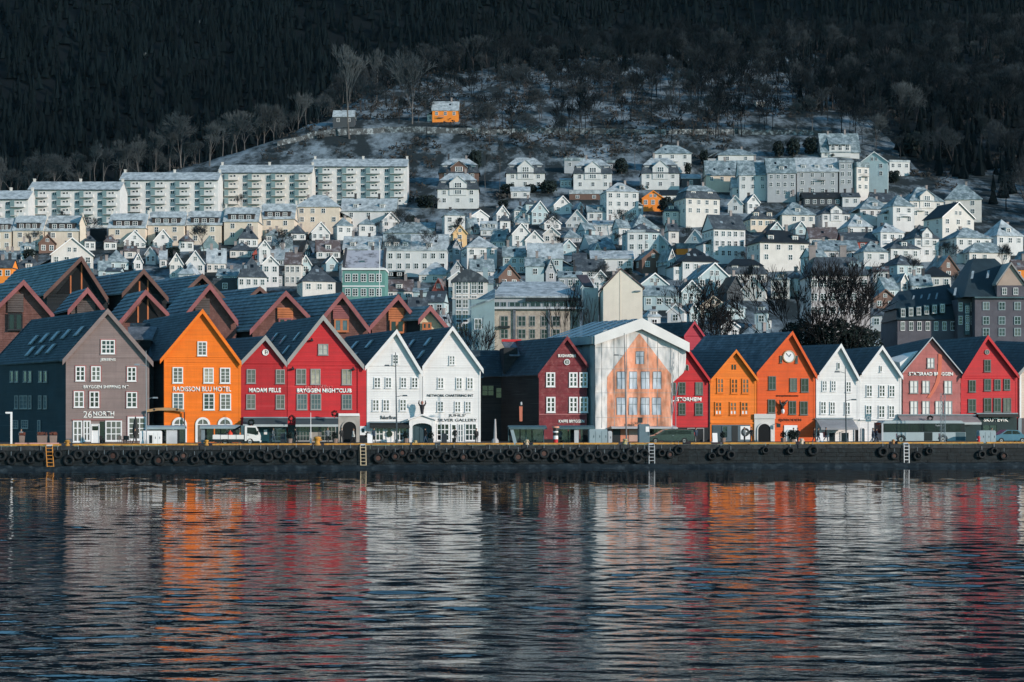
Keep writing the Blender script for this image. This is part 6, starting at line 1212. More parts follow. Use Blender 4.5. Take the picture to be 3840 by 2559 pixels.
# stone commercial building with big dark windows
t, w, h, q = block('C', 688, 1440, 1385, 1700, paint('rough_cream_stone', (0.46, 0.40, 0.33), 0.35, 0.8, c2=(0.24, 0.20, 0.17), sc=1.0, mix=(0.5, 0.7)), 'stone commercial building with big dark windows and flat snowy roof', 306, 'commercial_building', 12)
mb = MB(); a, bq = q(690, 1378), q(1432, 1282); mb.box(a[0], bq[0], 0.6, 11, a[1]+0.003, bq[1]); mb.build('attic_storey', HW['G'], t)
mb = MB(); a, bq = q(678, 1284), q(1440, 1195); mb.hexa([(a[0], 0.1, a[1]), (bq[0], 0.1, a[1]), (bq[0]-3, 12, bq[1]+1.6), (a[0]+2, 12, bq[1]+1.6), (a[0], 0.1, a[1]+0.3), (bq[0], 0.1, a[1]+0.3), (bq[0]-3, 12, bq[1]+2), (a[0]+2, 12, bq[1]+2)]); mb.build('roof', RF['s'], t)
mb = MB(); a, bq = q(682, 1385), q(1480, 1368); mb.box(a[0], bq[0], -0.7, 0.58, a[1]+0.01, bq[1]); mb.build('cornice', PALEM, t)
mb = MB(); a, bq = q(970, 1312), q(1430, 1290); mb.box(a[0], bq[0], -0.4, 0.55, a[1], bq[1]); mb.build('roof_awning', BLACKM, t)
for x0, x1 in ((700, 745), (755, 805), (825, 930), (940, 985), (1005, 1105), (1125, 1175), (1190, 1240), (1260, 1340), (1350, 1420)):
    a, bq = q(x0, 1360), q(x1, 1320); fwin(t, (a[0]+bq[0])/2, 0.597, a[1], bq[0]-a[0], bq[1]-a[1], 0, 2, 1, STEEL, GL_D)
for (y0_, y1_) in ((1440, 1535), (1555, 1640)):
    for x0, x1 in ((752, 822), (902, 975), (1005, 1055), (1105, 1160), (1198, 1272), (1370, 1420)):
        a, bq = q(x0, y1_), q(x1, y0_); fwin(t, (a[0]+bq[0])/2, -0.004, a[1], bq[0]-a[0], bq[1]-a[1], 0, 2, 2, FRAME_G, GL_D)
for x0, x1 in ((862, 885), (1165, 1182)): a, bq = q(x0, 1660), q(x1, 1388); mb = MB(); mb.box(a[0], bq[0], -0.3, -0.006, a[1], bq[1]); mb.build('pilaster', SLATE_GREY, t)
for x, y in ((785, 1545),): a = q(735, 1548); bq = q(835, 1530); mb = MB(); mb.box(a[0], bq[0], -0.8, -0.01, a[1], bq[1]); mb.build('balcony', BLACKM, t)
# cream chimney slab and blank cream gable
t, w, h, q = block('C', 1478, 1600, 1200, 1640, HW['P'], 'narrow cream wall with brown leaning roof left of the blank gable', 312, 'narrow_house', 9)
mb = MB(); P0, P1, P2, P3 = q(1425, 1065), q(1520, 1065), q(1560, 1200), q(1478, 1195); mb.hexa([(P3[0], -0.2, P3[1]+0.004), (P2[0], -0.2, P2[1]+0.004), (P1[0], 9, P1[1]), (P0[0], 9, P0[1]), (P3[0], -0.2, P3[1]+0.3), (P2[0], -0.2, P2[1]+0.3), (P1[0], 9, P1[1]+0.3), (P0[0], 9, P0[1]+0.3)]); mb.build('roof', paint('plum_brown_roof', (0.085, 0.06, 0.065), 0.3), t)
t, w, h, q = block('C', 1642, 1982, 1200, 1640, paint('warm_cream_render', (0.76, 0.68, 0.57), 0.08, 0.8, streak=0.15), 'tall blank cream gable wall without windows above the scaffold tent', 302, 'gable_house', 14)
mb = MB(); a, bq, pk = q(1642, 1200), q(1982, 1200), q(1795, 1040); mb.prism([(a[0], a[1]+0.003), (bq[0], bq[1]+0.003), (pk[0], pk[1])], 0, 14); mb.build('gable', MATS['warm_cream_render'], t)
mb = MB()
for e, nx_ in ((a, -0.4), (bq, 0.4)): s_ = 1 if nx_ > 0 else -1; mb.prism([(pk[0], pk[1]+0.02), (e[0]+nx_, e[1]-0.2), (e[0]+nx_, e[1]+0.1), (pk[0], pk[1]+0.3)][::s_], -0.15, 14.2)
mb.build('roof', RF['b'], t); mb = MB(); c_ = q(1788, 0)[0]; mb.box(c_-0.05, c_+0.05, -0.05, -0.005, 0, pk[1]-0.4); mb.build('wall_seam', HW['C'], t); a = q(1940, 1228); mb = MB(); mb.box(a[0]-0.5, a[0]+0.5, -0.4, -0.01, a[1]-0.12, a[1]+0.1); mb.build('wall_lamp', STEEL, t)
chim(t, q(1800, 0)[0], 7, pk[1]+0.2, 0.4, CHM, 0.9)
# green house
t, w, h, q = block('B', 1000, 1368, 1042, 1400, HW['N'], 'green house with five white windows per floor and grey roof', 345, 'green_house', 9)
mb = MB(); a, bq = q(995, 1046), q(1375, 1030); mb.box(a[0], bq[0], -0.35, 9.2, a[1]+0.0, bq[1]); mb.build('eaves', FRAME_W, t)
mb = MB(); e, tp_ = q(1005, 1030), q(1365, 890); mb.hexa([(e[0], -0.3, e[1]+0.003), (tp_[0], -0.3, e[1]+0.003), (tp_[0], 5, tp_[1]+0.6), (e[0], 5, tp_[1]+0.6), (e[0], -0.3, e[1]+0.2), (tp_[0], -0.3, e[1]+0.2), (tp_[0], 5, tp_[1]+0.85), (e[0], 5, tp_[1]+0.85)]); mb.build('roof', snowy('patchy_grey_roof', (0.10, 0.10, 0.11), (0.36, 0.37, 0.42), 0.35, 0.5), t)
for sx in (q(1012, 0)[0], q(1358, 0)[0]): mb = MB(); mb.hexa([(sx-0.25, -0.35, e[1]+0.21), (sx+0.25, -0.35, e[1]+0.21), (sx+0.25, 5, tp_[1]+0.86), (sx-0.25, 5, tp_[1]+0.86), (sx-0.25, -0.35, e[1]+0.6), (sx+0.25, -0.35, e[1]+0.6), (sx+0.25, 5, tp_[1]+1.4), (sx-0.25, 5, tp_[1]+1.4)]); mb.build('parapet', CHD, t)
for r0, r1 in ((1078, 1148), (1205, 1272), (1320, 1390)):
    for x in (1047, 1112, 1184, 1254, 1316): a = q(x, r1); fwin(t, a[0], -0.004, a[1], 48*345/F*SG, (r1-r0)*345/F*SG, 0, 2, 3, FRAME_W, GL_D)
mb = MB(); a, bq = q(1002, 1190), q(1366, 1180); mb.box(a[0], bq[0], -0.12, -0.005, a[1], bq[1]); mb.build('string_course', FRAME_W, t); a = q(1168, 990); mb = MB(); mb.box(a[0]-0.5, a[0]+0.5, 1.2, 2.6, a[1]-0.4, a[1]+0.75); mb.build('skylight', TEALM, t)
fp_ = thing('flagpole', 'tall white flagpole in front of the green house', 'flagpole', ray(850+1322*SG, 560+1290*SG, 335)); mb = MB(); mb.tube([(0, 0, -6), (0, 0, (1290-800)*335/F*SG)], [0.10, 0.05], 6); mb.build('pole', FRAME_W, fp_); mb = MB(); mb.lathe([(0.02, 0), (0.1, 0.08), (0.1, 0.16), (0.02, 0.24)], 0, 0, 8); mb.build('finial', YELLOW, fp_, (0, 0, (1290-800)*335/F*SG))
hill('B', 1000, 1335, 762, 872, 920, 's', 'P', 's', 0, 'c2 d2 w3x1', 'snowy roofed house with orange lit dormers directly behind the green house')
# tall townhouse
hill('E', 935, 1305, 760, 882, 1180, 's', 'W', 'd', 14, 'c1 w5x3', 'tall white townhouse with speckled dark roof and iron balconies')
# big grey apartment house behind the bare trees
t, w, h, q = block('G', 375, 882, 1275, 1700, paint('grey_pink_render', (0.52, 0.48, 0.47), 0.12, 0.8, streak=0.2), 'big grey pink apartment house with dark mansard roof behind the bare trees', 300, 'apartment_house', 12, 'apartment house')
mb = MB(); a, bq, r0, r1 = q(360, 1275), q(892, 1275), q(440, 1100), q(790, 1100); mb.hexa([(a[0], -0.4, a[1]+0.003), (bq[0], -0.4, a[1]+0.003), (bq[0], 12, a[1]+0.003), (a[0], 12, a[1]+0.003), (r0[0], 4, r0[1]), (r1[0], 4, r0[1]), (r1[0], 9, r0[1]), (r0[0], 9, r0[1])]); mb.build('roof', RF['d'], t)
for x in (420, 690): chim(t, q(x, 0)[0], 4.5, r0[1]+0.2, 1.8, CHM, 1.2)
for r_ in (1310, 1430, 1545):
    for x in (400, 480, 560, 645, 740, 830): a = q(x, r_+70); fwin(t, a[0], -0.004, a[1], 1.2, 70*300/F*SG, 0, 2, 3)
for i in range(5): a = q(720+i*22, 1190-(i % 2)*22); mb = MB(); mb.box(a[0]-0.25, a[0]+0.25, 1.4, 2.2, a[1]-0.1, a[1]+0.5); mb.build('skylight', GL_SKY, t)
hill('E', 1790, 2000, 1050, 1120, 1500, 's', 'T', 't', 20, 'c1 w2x2', 'teal flanked house at the left of the big grey pink apartment house')
# dark brick building with mansard roof at the right
BR = paint('dark_plum_brick', (0.115, 0.110, 0.130), 0.25, 0.85, fine=3); WTEAL = paint('pale_teal_frame', (0.36, 0.44, 0.46), 0.1); BRR = paint('blue_black_slate', (0.025, 0.045, 0.058), 0.35, 0.5); SANDG = paint('sand_gable', (0.42, 0.32, 0.26), 0.15)
t, w, h, q = block('G', 1790, 2330, 1475, 1800, BR, 'dark plum brick building with steep blue black roof at the right edge', 262, 'brick_building', 14)
mb = MB(); a, bq = q(1780, 1475), q(2340, 1462); mb.box(a[0], bq[0], -0.5, 14, a[1]+0.003, bq[1]); mb.build('cornice', TEALM, t)
mb = MB(); a, bq, r0, r1 = q(1690, 1462), q(2330, 1462), q(1850, 1105), q(2040, 1105); mb.hexa([(a[0], -0.3, a[1]+0.004), (bq[0], -0.3, a[1]+0.004), (bq[0], 14, a[1]+0.004), (a[0], 14, a[1]+0.004), (r0[0], 5, r0[1]), (r1[0], 5, r0[1]), (r1[0], 8, r0[1]), (r0[0], 8, r0[1])]); mb.build('roof', BRR, t)
g0, g1, gp_ = q(1960, 1365), q(2225, 1365), q(2090, 1185); mb = MB(); mb.box(g0[0]+0.2, g1[0]-0.2, -0.55, 4, q(0, 1462)[1]+0.005, g0[1]); o = mb.build('front_gable', BR, t)
mb = MB(); mb.prism([(g0[0]+0.2, g0[1]+0.003), (g1[0]-0.2, g0[1]+0.003), gp_], -0.55, 4); mb.build('gable_face', SANDG, o)
mb = MB()
for e, s_ in ((g0, -1), (g1, 1)): mb.prism([(gp_[0], gp_[1]+0.02), (e[0], e[1]), (e[0], e[1]+0.35), (gp_[0], gp_[1]+0.4)][::s_], -0.9, 4.2)
mb.build('gable_roof', FRAME_G, o)
for x in (2035, 2132): a = q(x, 1448); fwin(o, a[0], -0.554, a[1], 0.75, 1.15, 0, 2, 2)
for r_ in (1515, 1640, 1740):
    for x in (1885, 2022, 2157, 2270): a = q(x, r_+62); fwin(t, a[0], -0.004, a[1], 1.05, 1.3, 0, 2, 2, WTEAL)
for x0, y0_ in ((1770, 1270), (1620, 1415), (1750, 1405), (1905, 1265)):
    a = q(x0, y0_); mb = MB(); mb.hexa([(a[0]-0.25, 0.6, a[1]-0.7), (a[0]+0.1, 0.6, a[1]-0.7), (a[0]+0.6, 1.6, a[1]+0.6), (a[0]+0.25, 1.6, a[1]+0.6), (a[0]-0.25, 0.2, a[1]-0.6), (a[0]+0.1, 0.2, a[1]-0.6), (a[0]+0.6, 1.2, a[1]+0.7), (a[0]+0.25, 1.2, a[1]+0.7)]); mb.build('skylight', GL_SKY, t)
t, w, h, q = block('G', 1640, 1792, 1480, 1800, BR, 'lower brick wing between the mansard wing and the dark brick building', 264, 'brick_wing', 12)
for r_ in (1525, 1640):
    for x in (1665, 1770): a = q(x, r_+62); fwin(t, a[0], -0.004, a[1], 0.65, 1.4, 0, 1, 3)
mb = MB(); a, bq = q(1697, 1790), q(1738, 1520); mb.box(a[0], bq[0], -0.4, -0.005, a[1], bq[1]); o = mb.build('stair_bay', TEALM, t)
for r_ in (1560, 1640, 1710): a = q(1717, r_+45); fwin(o, a[0], -0.403, a[1], 0.6, 1.2, 0, 2, 3)
mb = MB(); a, bq, r0 = q(1630, 1480), q(1800, 1480), q(0, 1380); mb.hexa([(a[0], -0.3, a[1]+0.003), (bq[0], -0.3, a[1]+0.003), (bq[0], 6, r0[1]), (a[0], 6, r0[1]), (a[0], -0.3, a[1]+0.25), (bq[0], -0.3, a[1]+0.25), (bq[0], 6, r0[1]+0.3), (a[0], 6, r0[1]+0.3)]); mb.build('roof', BRR, t)
# long mansard wing running left of it
t, w, h, q = block('G', 1120, 1640, 1660, 1800, BR, 'long low brick wing with two-stage blue black roof and a row of dormers', 266, 'mansard_wing', 12)
mb = MB(); a, bq, c_, d_ = q(1105, 1660), q(1650, 1630), q(1640, 1520), q(1130, 1560); mb.hexa([(a[0], -0.4, a[1]+0.003), (bq[0], -0.4, a[1]+0.003), (bq[0], 11, a[1]+0.003), (a[0], 11, a[1]+0.003), (d_[0], 1.4, d_[1]), (c_[0], 1.4, c_[1]), (c_[0], 10, c_[1]), (d_[0], 10, d_[1])]); mb.build('lower_roof', BRR, t)
mb = MB(); e, f = q(1200, 1395), q(1640, 1330); mb.hexa([(d_[0]-0.4, 1.0, d_[1]+0.003), (c_[0], 1.0, c_[1]+0.003), (c_[0], 10.4, c_[1]+0.003), (d_[0]-0.4, 10.4, d_[1]+0.003), (e[0], 5.0, e[1]), (f[0], 5.0, f[1]), (f[0], 6, f[1]), (e[0], 6, e[1])]); mb.build('upper_roof', BRR, t)
for i in range(6): x = 1165+i*68; a = q(x, 1655-8*i-12); mb = MB(); mb.box(a[0]-0.45, a[0]+0.45, -0.2, 1.3, a[1], a[1]+1.6); o = mb.build('dormer', TEALM, t); fwin(o, a[0], -0.203, a[1]+0.1, 0.65, 1.35, 0, 2, 2)
for i in range(4): a = q(1285+i*68, 1470-8*i); mb = MB(); mb.hexa([(a[0]-0.3, 2.6, a[1]-0.6), (a[0]+0.0, 2.6, a[1]-0.6), (a[0]+0.55, 3.6, a[1]+0.5), (a[0]+0.25, 3.6, a[1]+0.5), (a[0]-0.3, 2.2, a[1]-0.5), (a[0], 2.2, a[1]-0.5), (a[0]+0.55, 3.2, a[1]+0.6), (a[0]+0.25, 3.2, a[1]+0.6)]); mb.build('skylight', GL_SKY, t)
for i in range(7): a = q(1165+i*72, 1755); fwin(t, a[0], -0.004, a[1], 0.7, 1.5)

# ---------------- smaller houses that fill the gaps between the catalogued ones
for a in ((640, 1290, 0, 1340), (1690, 2420, 1130, 1260), (2620, 2700, 1060, 1300), (0, 1650, 1000, 1400), (3330, 3840, 990, 1400), (2900, 3260, 1090, 1300)): COV[a[2]//20:a[3]//20, a[0]//20:a[1]//20] |= a[2] > 0
fq = random.Random(77); LB = set(); FT = lambda px: float(np.interp(px, [0, 1100, 1600, 1700, 2300, 2600, 3050, 3300, 3500, 3680, 3840], [880, 850, 860, 790, 770, 720, 700, 760, 790, 830, 880]))
for pas, r_, c0 in [(p_, a, b_) for p_ in (0, 1) for a in range(36, 64) for b_ in range(0, 192)]:
        if COV[r_:r_+3-pas, c0:c0+4-pas].mean() > (0.18, 0.34)[pas]: continue
        px, row = c0*20+40+fq.uniform(-8, 8), r_*20+fq.uniform(-4, 6)
        if row < FT(px): continue
        wz = fq.uniform(150, 215)*(1, 0.8)[pas]; x = (px)/SG; top = (row-560)/SG; rg = fq.uniform(55, 85); ev = top+rg; bs = ev+fq.uniform(120, 170)
        near = sorted(CAT, key=lambda q: math.hypot(q[0]-px, (q[1]-row-25)*1.3))
        wl, rf_, ty = fq.choice('WWWPPTTG'), fq.choice('ssttttddb'), fq.choice('ggshh'); cw = {'W': 'white', 'P': 'cream', 'T': 'teal', 'G': 'grey'}[wl]; rw = {'s': 'snowy', 't': 'frosted', 'd': 'dark', 'b': 'brown'}[rf_]
        for q in near[:5]:
            dx, dy = px-q[0], row+25-q[1]; rel = ('above' if dy < 0 else 'below') if abs(dy) > abs(dx)*0.8 else ('left of' if dx < 0 else 'right of')
            lab = f"small {cw} house, {rw} roof, {rel} the "+' '.join(q[3].split()[:8])
            if lab not in LB: break
        lab = lab.rstrip(','); 
        for w_end in (' and', ' the', ' of', ' with', ' in', ' by', ' below', ' at', ' a', ' on', ' right', ' left', ' under', ' its', ' to', ' from', ' beside', ' behind', ' above', ' two', ' small', ' next', ' just', ' second', ' front', ' wide'):
            if lab.endswith(w_end): lab = lab[:-len(w_end)]
        LB.add(lab); hill('A', x-wz/2, x+wz/2, top, ev, bs, ty, wl, rf_, fq.choice((0, 10, 14, 18, -12)), fq.choice(('c1', 'c1 k1', 'c2', 'c1 d1')) if ty != 'g' else 'c1', lab, grp='small houses filling the hillside')
# ------------------------------------------------------------------ things along the quay
SQ = 1/3.62
def qp(ox, x): return ox+x*SQ
def wall_pt(px, row):      # on the water face of the quay wall
    return on_line(px, row, YQ)
tm = MB()
for i in range(16):
    for j in range(8):
        a, b_ = 2*math.pi*i/16, 2*math.pi*j/8; r_ = 0.40+0.155*math.cos(b_); tm.v.append((r_*math.cos(a), 0.12*math.sin(b_), r_*math.sin(a)))
for i in range(16):
    for j in range(8): tm.f.append((i*8+j, ((i+1) % 16)*8+j, ((i+1) % 16)*8+(j+1) % 8, i*8+(j+1) % 8)); tm.m.append(0)
tyre_me = tm.mesh('tyre', RUBBER); [setattr(p, 'use_smooth', True) for p in tyre_me.polygons]
ch = MB(); ch.tube([(0, 0, 0.4), (0, 0.02, 1.0)], 0.025, 4); chain_me = ch.mesh('chain', STEEL)
hub = MB(); hub.disc(0, 0, 0.25, -0.02, 0.06, 10); hub_me = hub.mesh('hub', paint('rusty_hub', (0.09, 0.045, 0.035), 0.4)) 
tr = random.Random(5); x = 6; i = 0
while x < 3835:
    if not (x > 2560 and tr.random() < 0.4) and not any(abs(x-c_) < 24 for c_ in (190, 1362, 2441, 3396)):
        row = 1700+tr.random()*8+(16 if i % 2 else 0)+(4 if x < 900 else -4 if x < 2500 else -12); p = wall_pt(x, row)-VV*0.26
        t = tag(obj('fender_tyre', tyre_me, None, p, RZ+(tr.random()-0.5)*0.3), 'old black tyre hung as a fender on the dark quay wall', 'tyre', 'fender tyres along the quay wall'); s_ = 0.82+0.33*tr.random(); t.scale = (s_, 1, s_)
        obj('chain', chain_me, t)
        if tr.random() < 0.12: obj('hub', hub_me, t)
    x += (25+17*tr.random())*(1 if x < 2560 else 1.25); i += 1
def ladder(px0, px1, px2, mat, label):
    p = wall_pt((px0+px1)/2, 1668)-VV*0.32; w = (px1-px0)*p.y/F; p.z = 0; L = 2.75; sh = (px2-px0)*p.y/F
    t = thing('quay_ladder', label, 'ladder', p, RZ)
    for s_ in (-1, 1):
        mb = MB(); mb.tube([(s_*w/2, 0.35, 0.02), (s_*w/2, 0.08, 0.03), (s_*w/2, 0, -0.15), (s_*w/2+sh, 0, -L)], 0.05, 6); mb.build('rail', mat, t)
    for k in range(7):
        f = (k+0.6)/7.2; mb = MB(); xx = sh*f; mb.tube([(-w/2+xx, 0, -L*f), (w/2+xx, 0, -L*f)], 0.04, 5); mb.build('rung', mat, t)
    mb = MB(); mb.box(-w*0.45, w*0.45, 0.2, 0.5, 0.0, 0.16); mb.build('head_plate', PALEM, t)
ladder(174, 198, 180, paint('orange_rusty_paint', (0.62, 0.26, 0.05), 0.3), 'orange quay ladder near the left edge')
ladder(1351, 1371, 1353, paint('cream_ladder_paint', (0.62, 0.50, 0.33), 0.2), 'cream quay ladder below the bakery corner')
ladder(2431, 2452, 2432, PALEM, 'pale quay ladder below the scaffold tent'); ladder(3386, 3405, 3387, FRAME_W, 'white quay ladder below the coach')
def bollard(px, lab, s_=1.0, mat=YELLOW, base=True):
    p = q_at(px, 0.55 if base else 0.3); t = thing('bollard', lab, 'bollard', p, RZ, 'mooring bollards on the quay edge')
    mb = MB(); mb.lathe([(0.36*s_, 0.0), (0.34*s_, 0.12), (0.22*s_, 0.22), (0.2*s_, 0.42*s_+0.1), (0.33*s_, 0.52*s_+0.1), (0.33*s_, 0.62*s_+0.1), (0.15*s_, 0.7*s_+0.1)], 0, 0, 14); o = mb.build('post', mat, t); [setattr(q, 'use_smooth', True) for q in o.data.polygons]
    mb = MB(); mb.tube([(-0.42*s_, 0, 0.46*s_), (0.42*s_, 0, 0.46*s_)], 0.07*s_, 6); mb.build('cross_bar', mat, t)
    mb = MB(); mb.box(-0.62, 0.62, -0.75, 0.4, -0.42, -0.003); mb.build('plinth', QC, t)
bollard(250, 'yellow mooring bollard left of the taupe house door', 0.8); bollard(773, 'yellow mooring bollard before the bus shelter by the truck', 0.75); bollard(1190, 'large yellow mooring bollard below the large red house', 1.25)
bollard(1559, 'small yellowish mooring bollard at the white gateway', 0.6, paint('worn_yellow', (0.55, 0.42, 0.22), 0.4)); bollard(1978, 'pale mooring bollard in front of the left dark bus shelter', 0.7, paint('worn_cream', (0.6, 0.48, 0.33), 0.4))
bollard(2347, 'yellow and blue mooring bollard below the scaffold tent lamp post', 0.8, paint('chipped_yellow', (0.65, 0.45, 0.12), 0.4, c2=(0.10, 0.2, 0.24), sc=3)); bollard(3012, 'white and orange mooring bollard in front of the dark bush', 0.8, paint('chipped_white', (0.65, 0.62, 0.58), 0.3, c2=(0.7, 0.35, 0.05), sc=3)); bollard(3356, 'small orange mooring bollard at the front end of the coach', 0.6, paint('worn_orange', (0.6, 0.3, 0.12), 0.4))
# lamp posts
def lamp(px, top, label, arm=-1, arm_row=None, sign_row=None, dv=1.2, rad=0.09, mat=STEEL, name='street_lamp', sign_dir=1, px_top=None):
    p = q_at(px, dv); k = p.y/F; h = ZC+(HR-top)*k; t = thing(name, label, 'street lamp' if name == 'street_lamp' else name.replace('_', ' '), p, RZ); lean = ((px_top or px)-px)*k
    mb = MB(); mb.tube([(0, 0, 0), (lean*0.5, 0, h*0.5), (lean, 0, h)], [rad, rad*0.8, rad*0.45], 8); mb.build('post', mat, t); mb = MB(); mb.lathe([(rad*2, 0), (rad*1.9, 0.5), (rad*1.2, 0.7)], 0, 0, 8); mb.build('foot', mat, t)
    for row, dr, nm in ((arm_row, arm, 'lantern'), (sign_row, sign_dir, 'side_lantern')):
        if row:
            z = ZC+(HR-row)*k; ln = lean*z/h; mb = MB(); mb.tube([(ln, 0, z-0.15), (ln+dr*0.6, 0, z)], 0.03, 5); mb.build('arm', mat, t); mb = MB(); mb.hexa([(ln+dr*0.95-0.3, -0.14, z-0.08), (ln+dr*0.95+0.3, -0.14, z-0.08), (ln+dr*0.95+0.3, 0.14, z-0.08), (ln+dr*0.95-0.3, 0.14, z-0.08), (ln+dr*0.95-0.24, -0.1, z+0.08), (ln+dr*0.95+0.24, -0.1, z+0.08), (ln+dr*0.95+0.24, 0.1, z+0.08), (ln+dr*0.95-0.24, 0.1, z+0.08)]); mb.build(nm, mat, t)
    return t
lamp(1490, 1322, 'tall dark street lamp in front of the bakery house', -1, 1371, 1484, px_top=1485, mat=paint('blue_grey_lamp_paint', (0.05, 0.075, 0.09), 0.2))
lamp(2357, 1250, 'very tall street lamp in front of the scaffold tent', -1, 1332, None, px_top=2348, mat=paint('grey_lamp_paint', (0.16, 0.17, 0.18), 0.2)); lamp(3186, 1375, 'tall street lamp in front of the white house with fabric awning', -1, 1395, 1499, px_top=3182, mat=MATS['blue_grey_lamp_paint'])
lamp(545, 1316, 'slim pale mast in front of the right corner of the taupe house', -1, 1368, 1492, rad=0.06, mat=STEEL, px_top=543); lamp(1165, 1548, 'thin white flag post before the nightclub door', rad=0.05, mat=FRAME_W, name='flag_post'); lamp(1861, 1572, 'thick pale concrete post in front of the dark timber gap', rad=0.2, mat=paint('pale_concrete', (0.40, 0.38, 0.38), 0.2), name='concrete_post')
p = q_at(36, 1.0); k = p.y/F; h_ = ZC+(HR-1551)*k; t = thing('bent_lamp', 'short white lamp with a right-angle arm at the left edge', 'street lamp', p, RZ); mb = MB(); mb.box(-0.09, 0.09, -0.09, 0.09, 0, h_); mb.build('post', FRAME_W, t); mb = MB(); mb.box(-0.6, 0.09, -0.09, 0.09, h_+0.003, h_+0.16); mb.build('arm', FRAME_W, t); mb = MB(); mb.box(-0.55, -0.1, -0.06, 0.06, h_-0.04, h_); mb.build('lamp_head', PALEM, t)
# lattice mast
p = q_at(3548, 1.0); k = p.y/F; h_ = ZC+(HR-1475)*k; t = thing('lattice_mast', 'slim pale lattice mast standing before the coach', 'mast', p, RZ); mb = MB(); c4 = [(-0.22, -0.22), (0.22, -0.22), (0.22, 0.22), (-0.22, 0.22)]
for cx, cy in c4: m_ = MB(); m_.tube([(cx, cy, 0), (cx, cy, h_)], 0.028, 4); m_.build('upright', STEEL, t)
z = 0.1
while z < h_-0.5:
    for i in range(4): a, b_ = c4[i], c4[(i+1) % 4]; mb.tube([(a[0], a[1], z), (b_[0], b_[1], z+0.45)], 0.015, 3, cap=False)
    z += 0.45
o = mb.build('bracing', STEEL, t); o['kind'] = 'stuff'
def sign_post(px, r0, r1, w, mat, label, blank=None, text=None, dv=1.4):
    p = q_at(px, dv); k = p.y/F; t = thing('sign_post', label, 'sign', p, RZ); z0, z1 = ZC+(HR-r1)*k, ZC+(HR-r0)*k; mb = MB(); mb.tube([(0, 0.03, 0), (0, 0.03, z1-0.1)], 0.04, 6); mb.build('post', STEEL, t)
    mb = MB(); mb.box(-w/2, w/2, -0.05, -0.01, z0, z1); o = mb.build('sign_panel', mat, t)
    if text: mb = MB(); mb.ring(0, (z0+z1)/2, 0.16, 0.22, -0.075, -0.052, 12); mb.build('round_symbol', PALEM, o)
sign_post(3271, 1554, 1582, 0.62, paint('blue_grey_sign', (0.10, 0.20, 0.24), 0.15), 'square blue grey sign on a post by the arched doorway', text='o'); sign_post(2413, 1566, 1586, 0.55, BLACKM, 'black square sign above the tall teal cabinet', dv=2.0)
# shelters
def shelter(px0, px1, label, mat, ad=None, roofrow=1596, dv=3.0):
    a, b_ = q_at(px0, dv), q_at(px1, dv); L = (b_-a).length; h_ = ZC+(HR-roofrow)*a.y/F; t = thing('bus_shelter', label, 'bus shelter', a, RZ, 'bus shelters along the quay')
    mb = MB(); n_ = 6
    for i in range(n_): y0_, y1_ = -0.7+1.9*i/n_, -0.7+1.9*(i+1)/n_; z0_, z1_ = h_-0.25+0.25*math.sin(math.pi*i/n_), h_-0.25+0.25*math.sin(math.pi*(i+1)/n_); mb.hexa([(-0.1, y0_, z0_-0.1), (L+0.1, y0_, z0_-0.1), (L+0.1, y1_, z1_-0.1), (-0.1, y1_, z1_-0.1), (-0.1, y0_, z0_), (L+0.1, y0_, z0_), (L+0.1, y1_, z1_), (-0.1, y1_, z1_)])
    mb.build('roof', mat, t); mb = MB(); mb.box(-0.1, L+0.1, -0.78, -0.703, h_-0.42, h_-0.2); mb.build('fascia', mat, t)
    for x in (0.05, L/2, L-0.05): mb = MB(); mb.tube([(x, 1.0, 0), (x, 1.0, h_-0.28)], 0.05, 6); mb.build('post', TEALM, t)
    n_ = max(2, int(L/1.3))
    for i in range(n_): mb = MB(); mb.box(L*i/n_+0.06, L*(i+1)/n_-0.06, 1.02, 1.04, 0.25, h_-0.4); mb.build('glass_panel', glass('shelter_glass', (0.025, 0.035, 0.04), 0.05), t)
    mb = MB(); mb.box(0.4, L-0.8, 0.55, 0.9, 0.42, 0.48); mb.box(0.6, 0.68, 0.6, 0.85, 0, 0.417); mb.box(L-1.0, L-0.92, 0.6, 0.85, 0, 0.417); mb.build('bench', BLACKM, t)
    if ad: mb = MB(); mb.box(ad[0], ad[0]+ad[1], -0.5, -0.38, 0.1, h_-0.45); mb.build('advert_panel', ad[2], t)
PALEB = paint('pale_blue_grey_metal', (0.28, 0.36, 0.39), 0.2, 0.5)
shelter(541, 684, 'bus shelter with pale roof and advert panel between taupe and orange houses', PALEB, (2.1, 1.15, PALEM)); shelter(736, 884, 'bus shelter with pale roof behind the flatbed truck', PALEB, (0.05, 0.4, STEEL), 1594, 7.0); shelter(1920, 2058, 'dark bus shelter with pale leaning post by the timber gap', TEALM); shelter(2106, 2240, 'dark bus shelter in front of the maroon house', TEALM, (1.8, 0.5, PALEM))
p = q_at(1924, 2.4); t = thing('leaning_board', 'pale blue board leaning at the end of the dark bus shelter', 'board', p, RZ); mb = MB(); mb.hexa([(0.35, -0.05, 0), (0.75, -0.05, 0), (0.75, 0.02, 0), (0.35, 0.02, 0), (-0.1, -0.05, 1.9), (0.25, -0.05, 1.9), (0.25, 0.02, 1.9), (-0.1, 0.02, 1.9)]); mb.build('panel', PALEB, t); mb = MB(); mb.box(0.3, 0.8, -0.15, 0.1, -0.0, 0.04); mb.build('foot', STEEL, t)
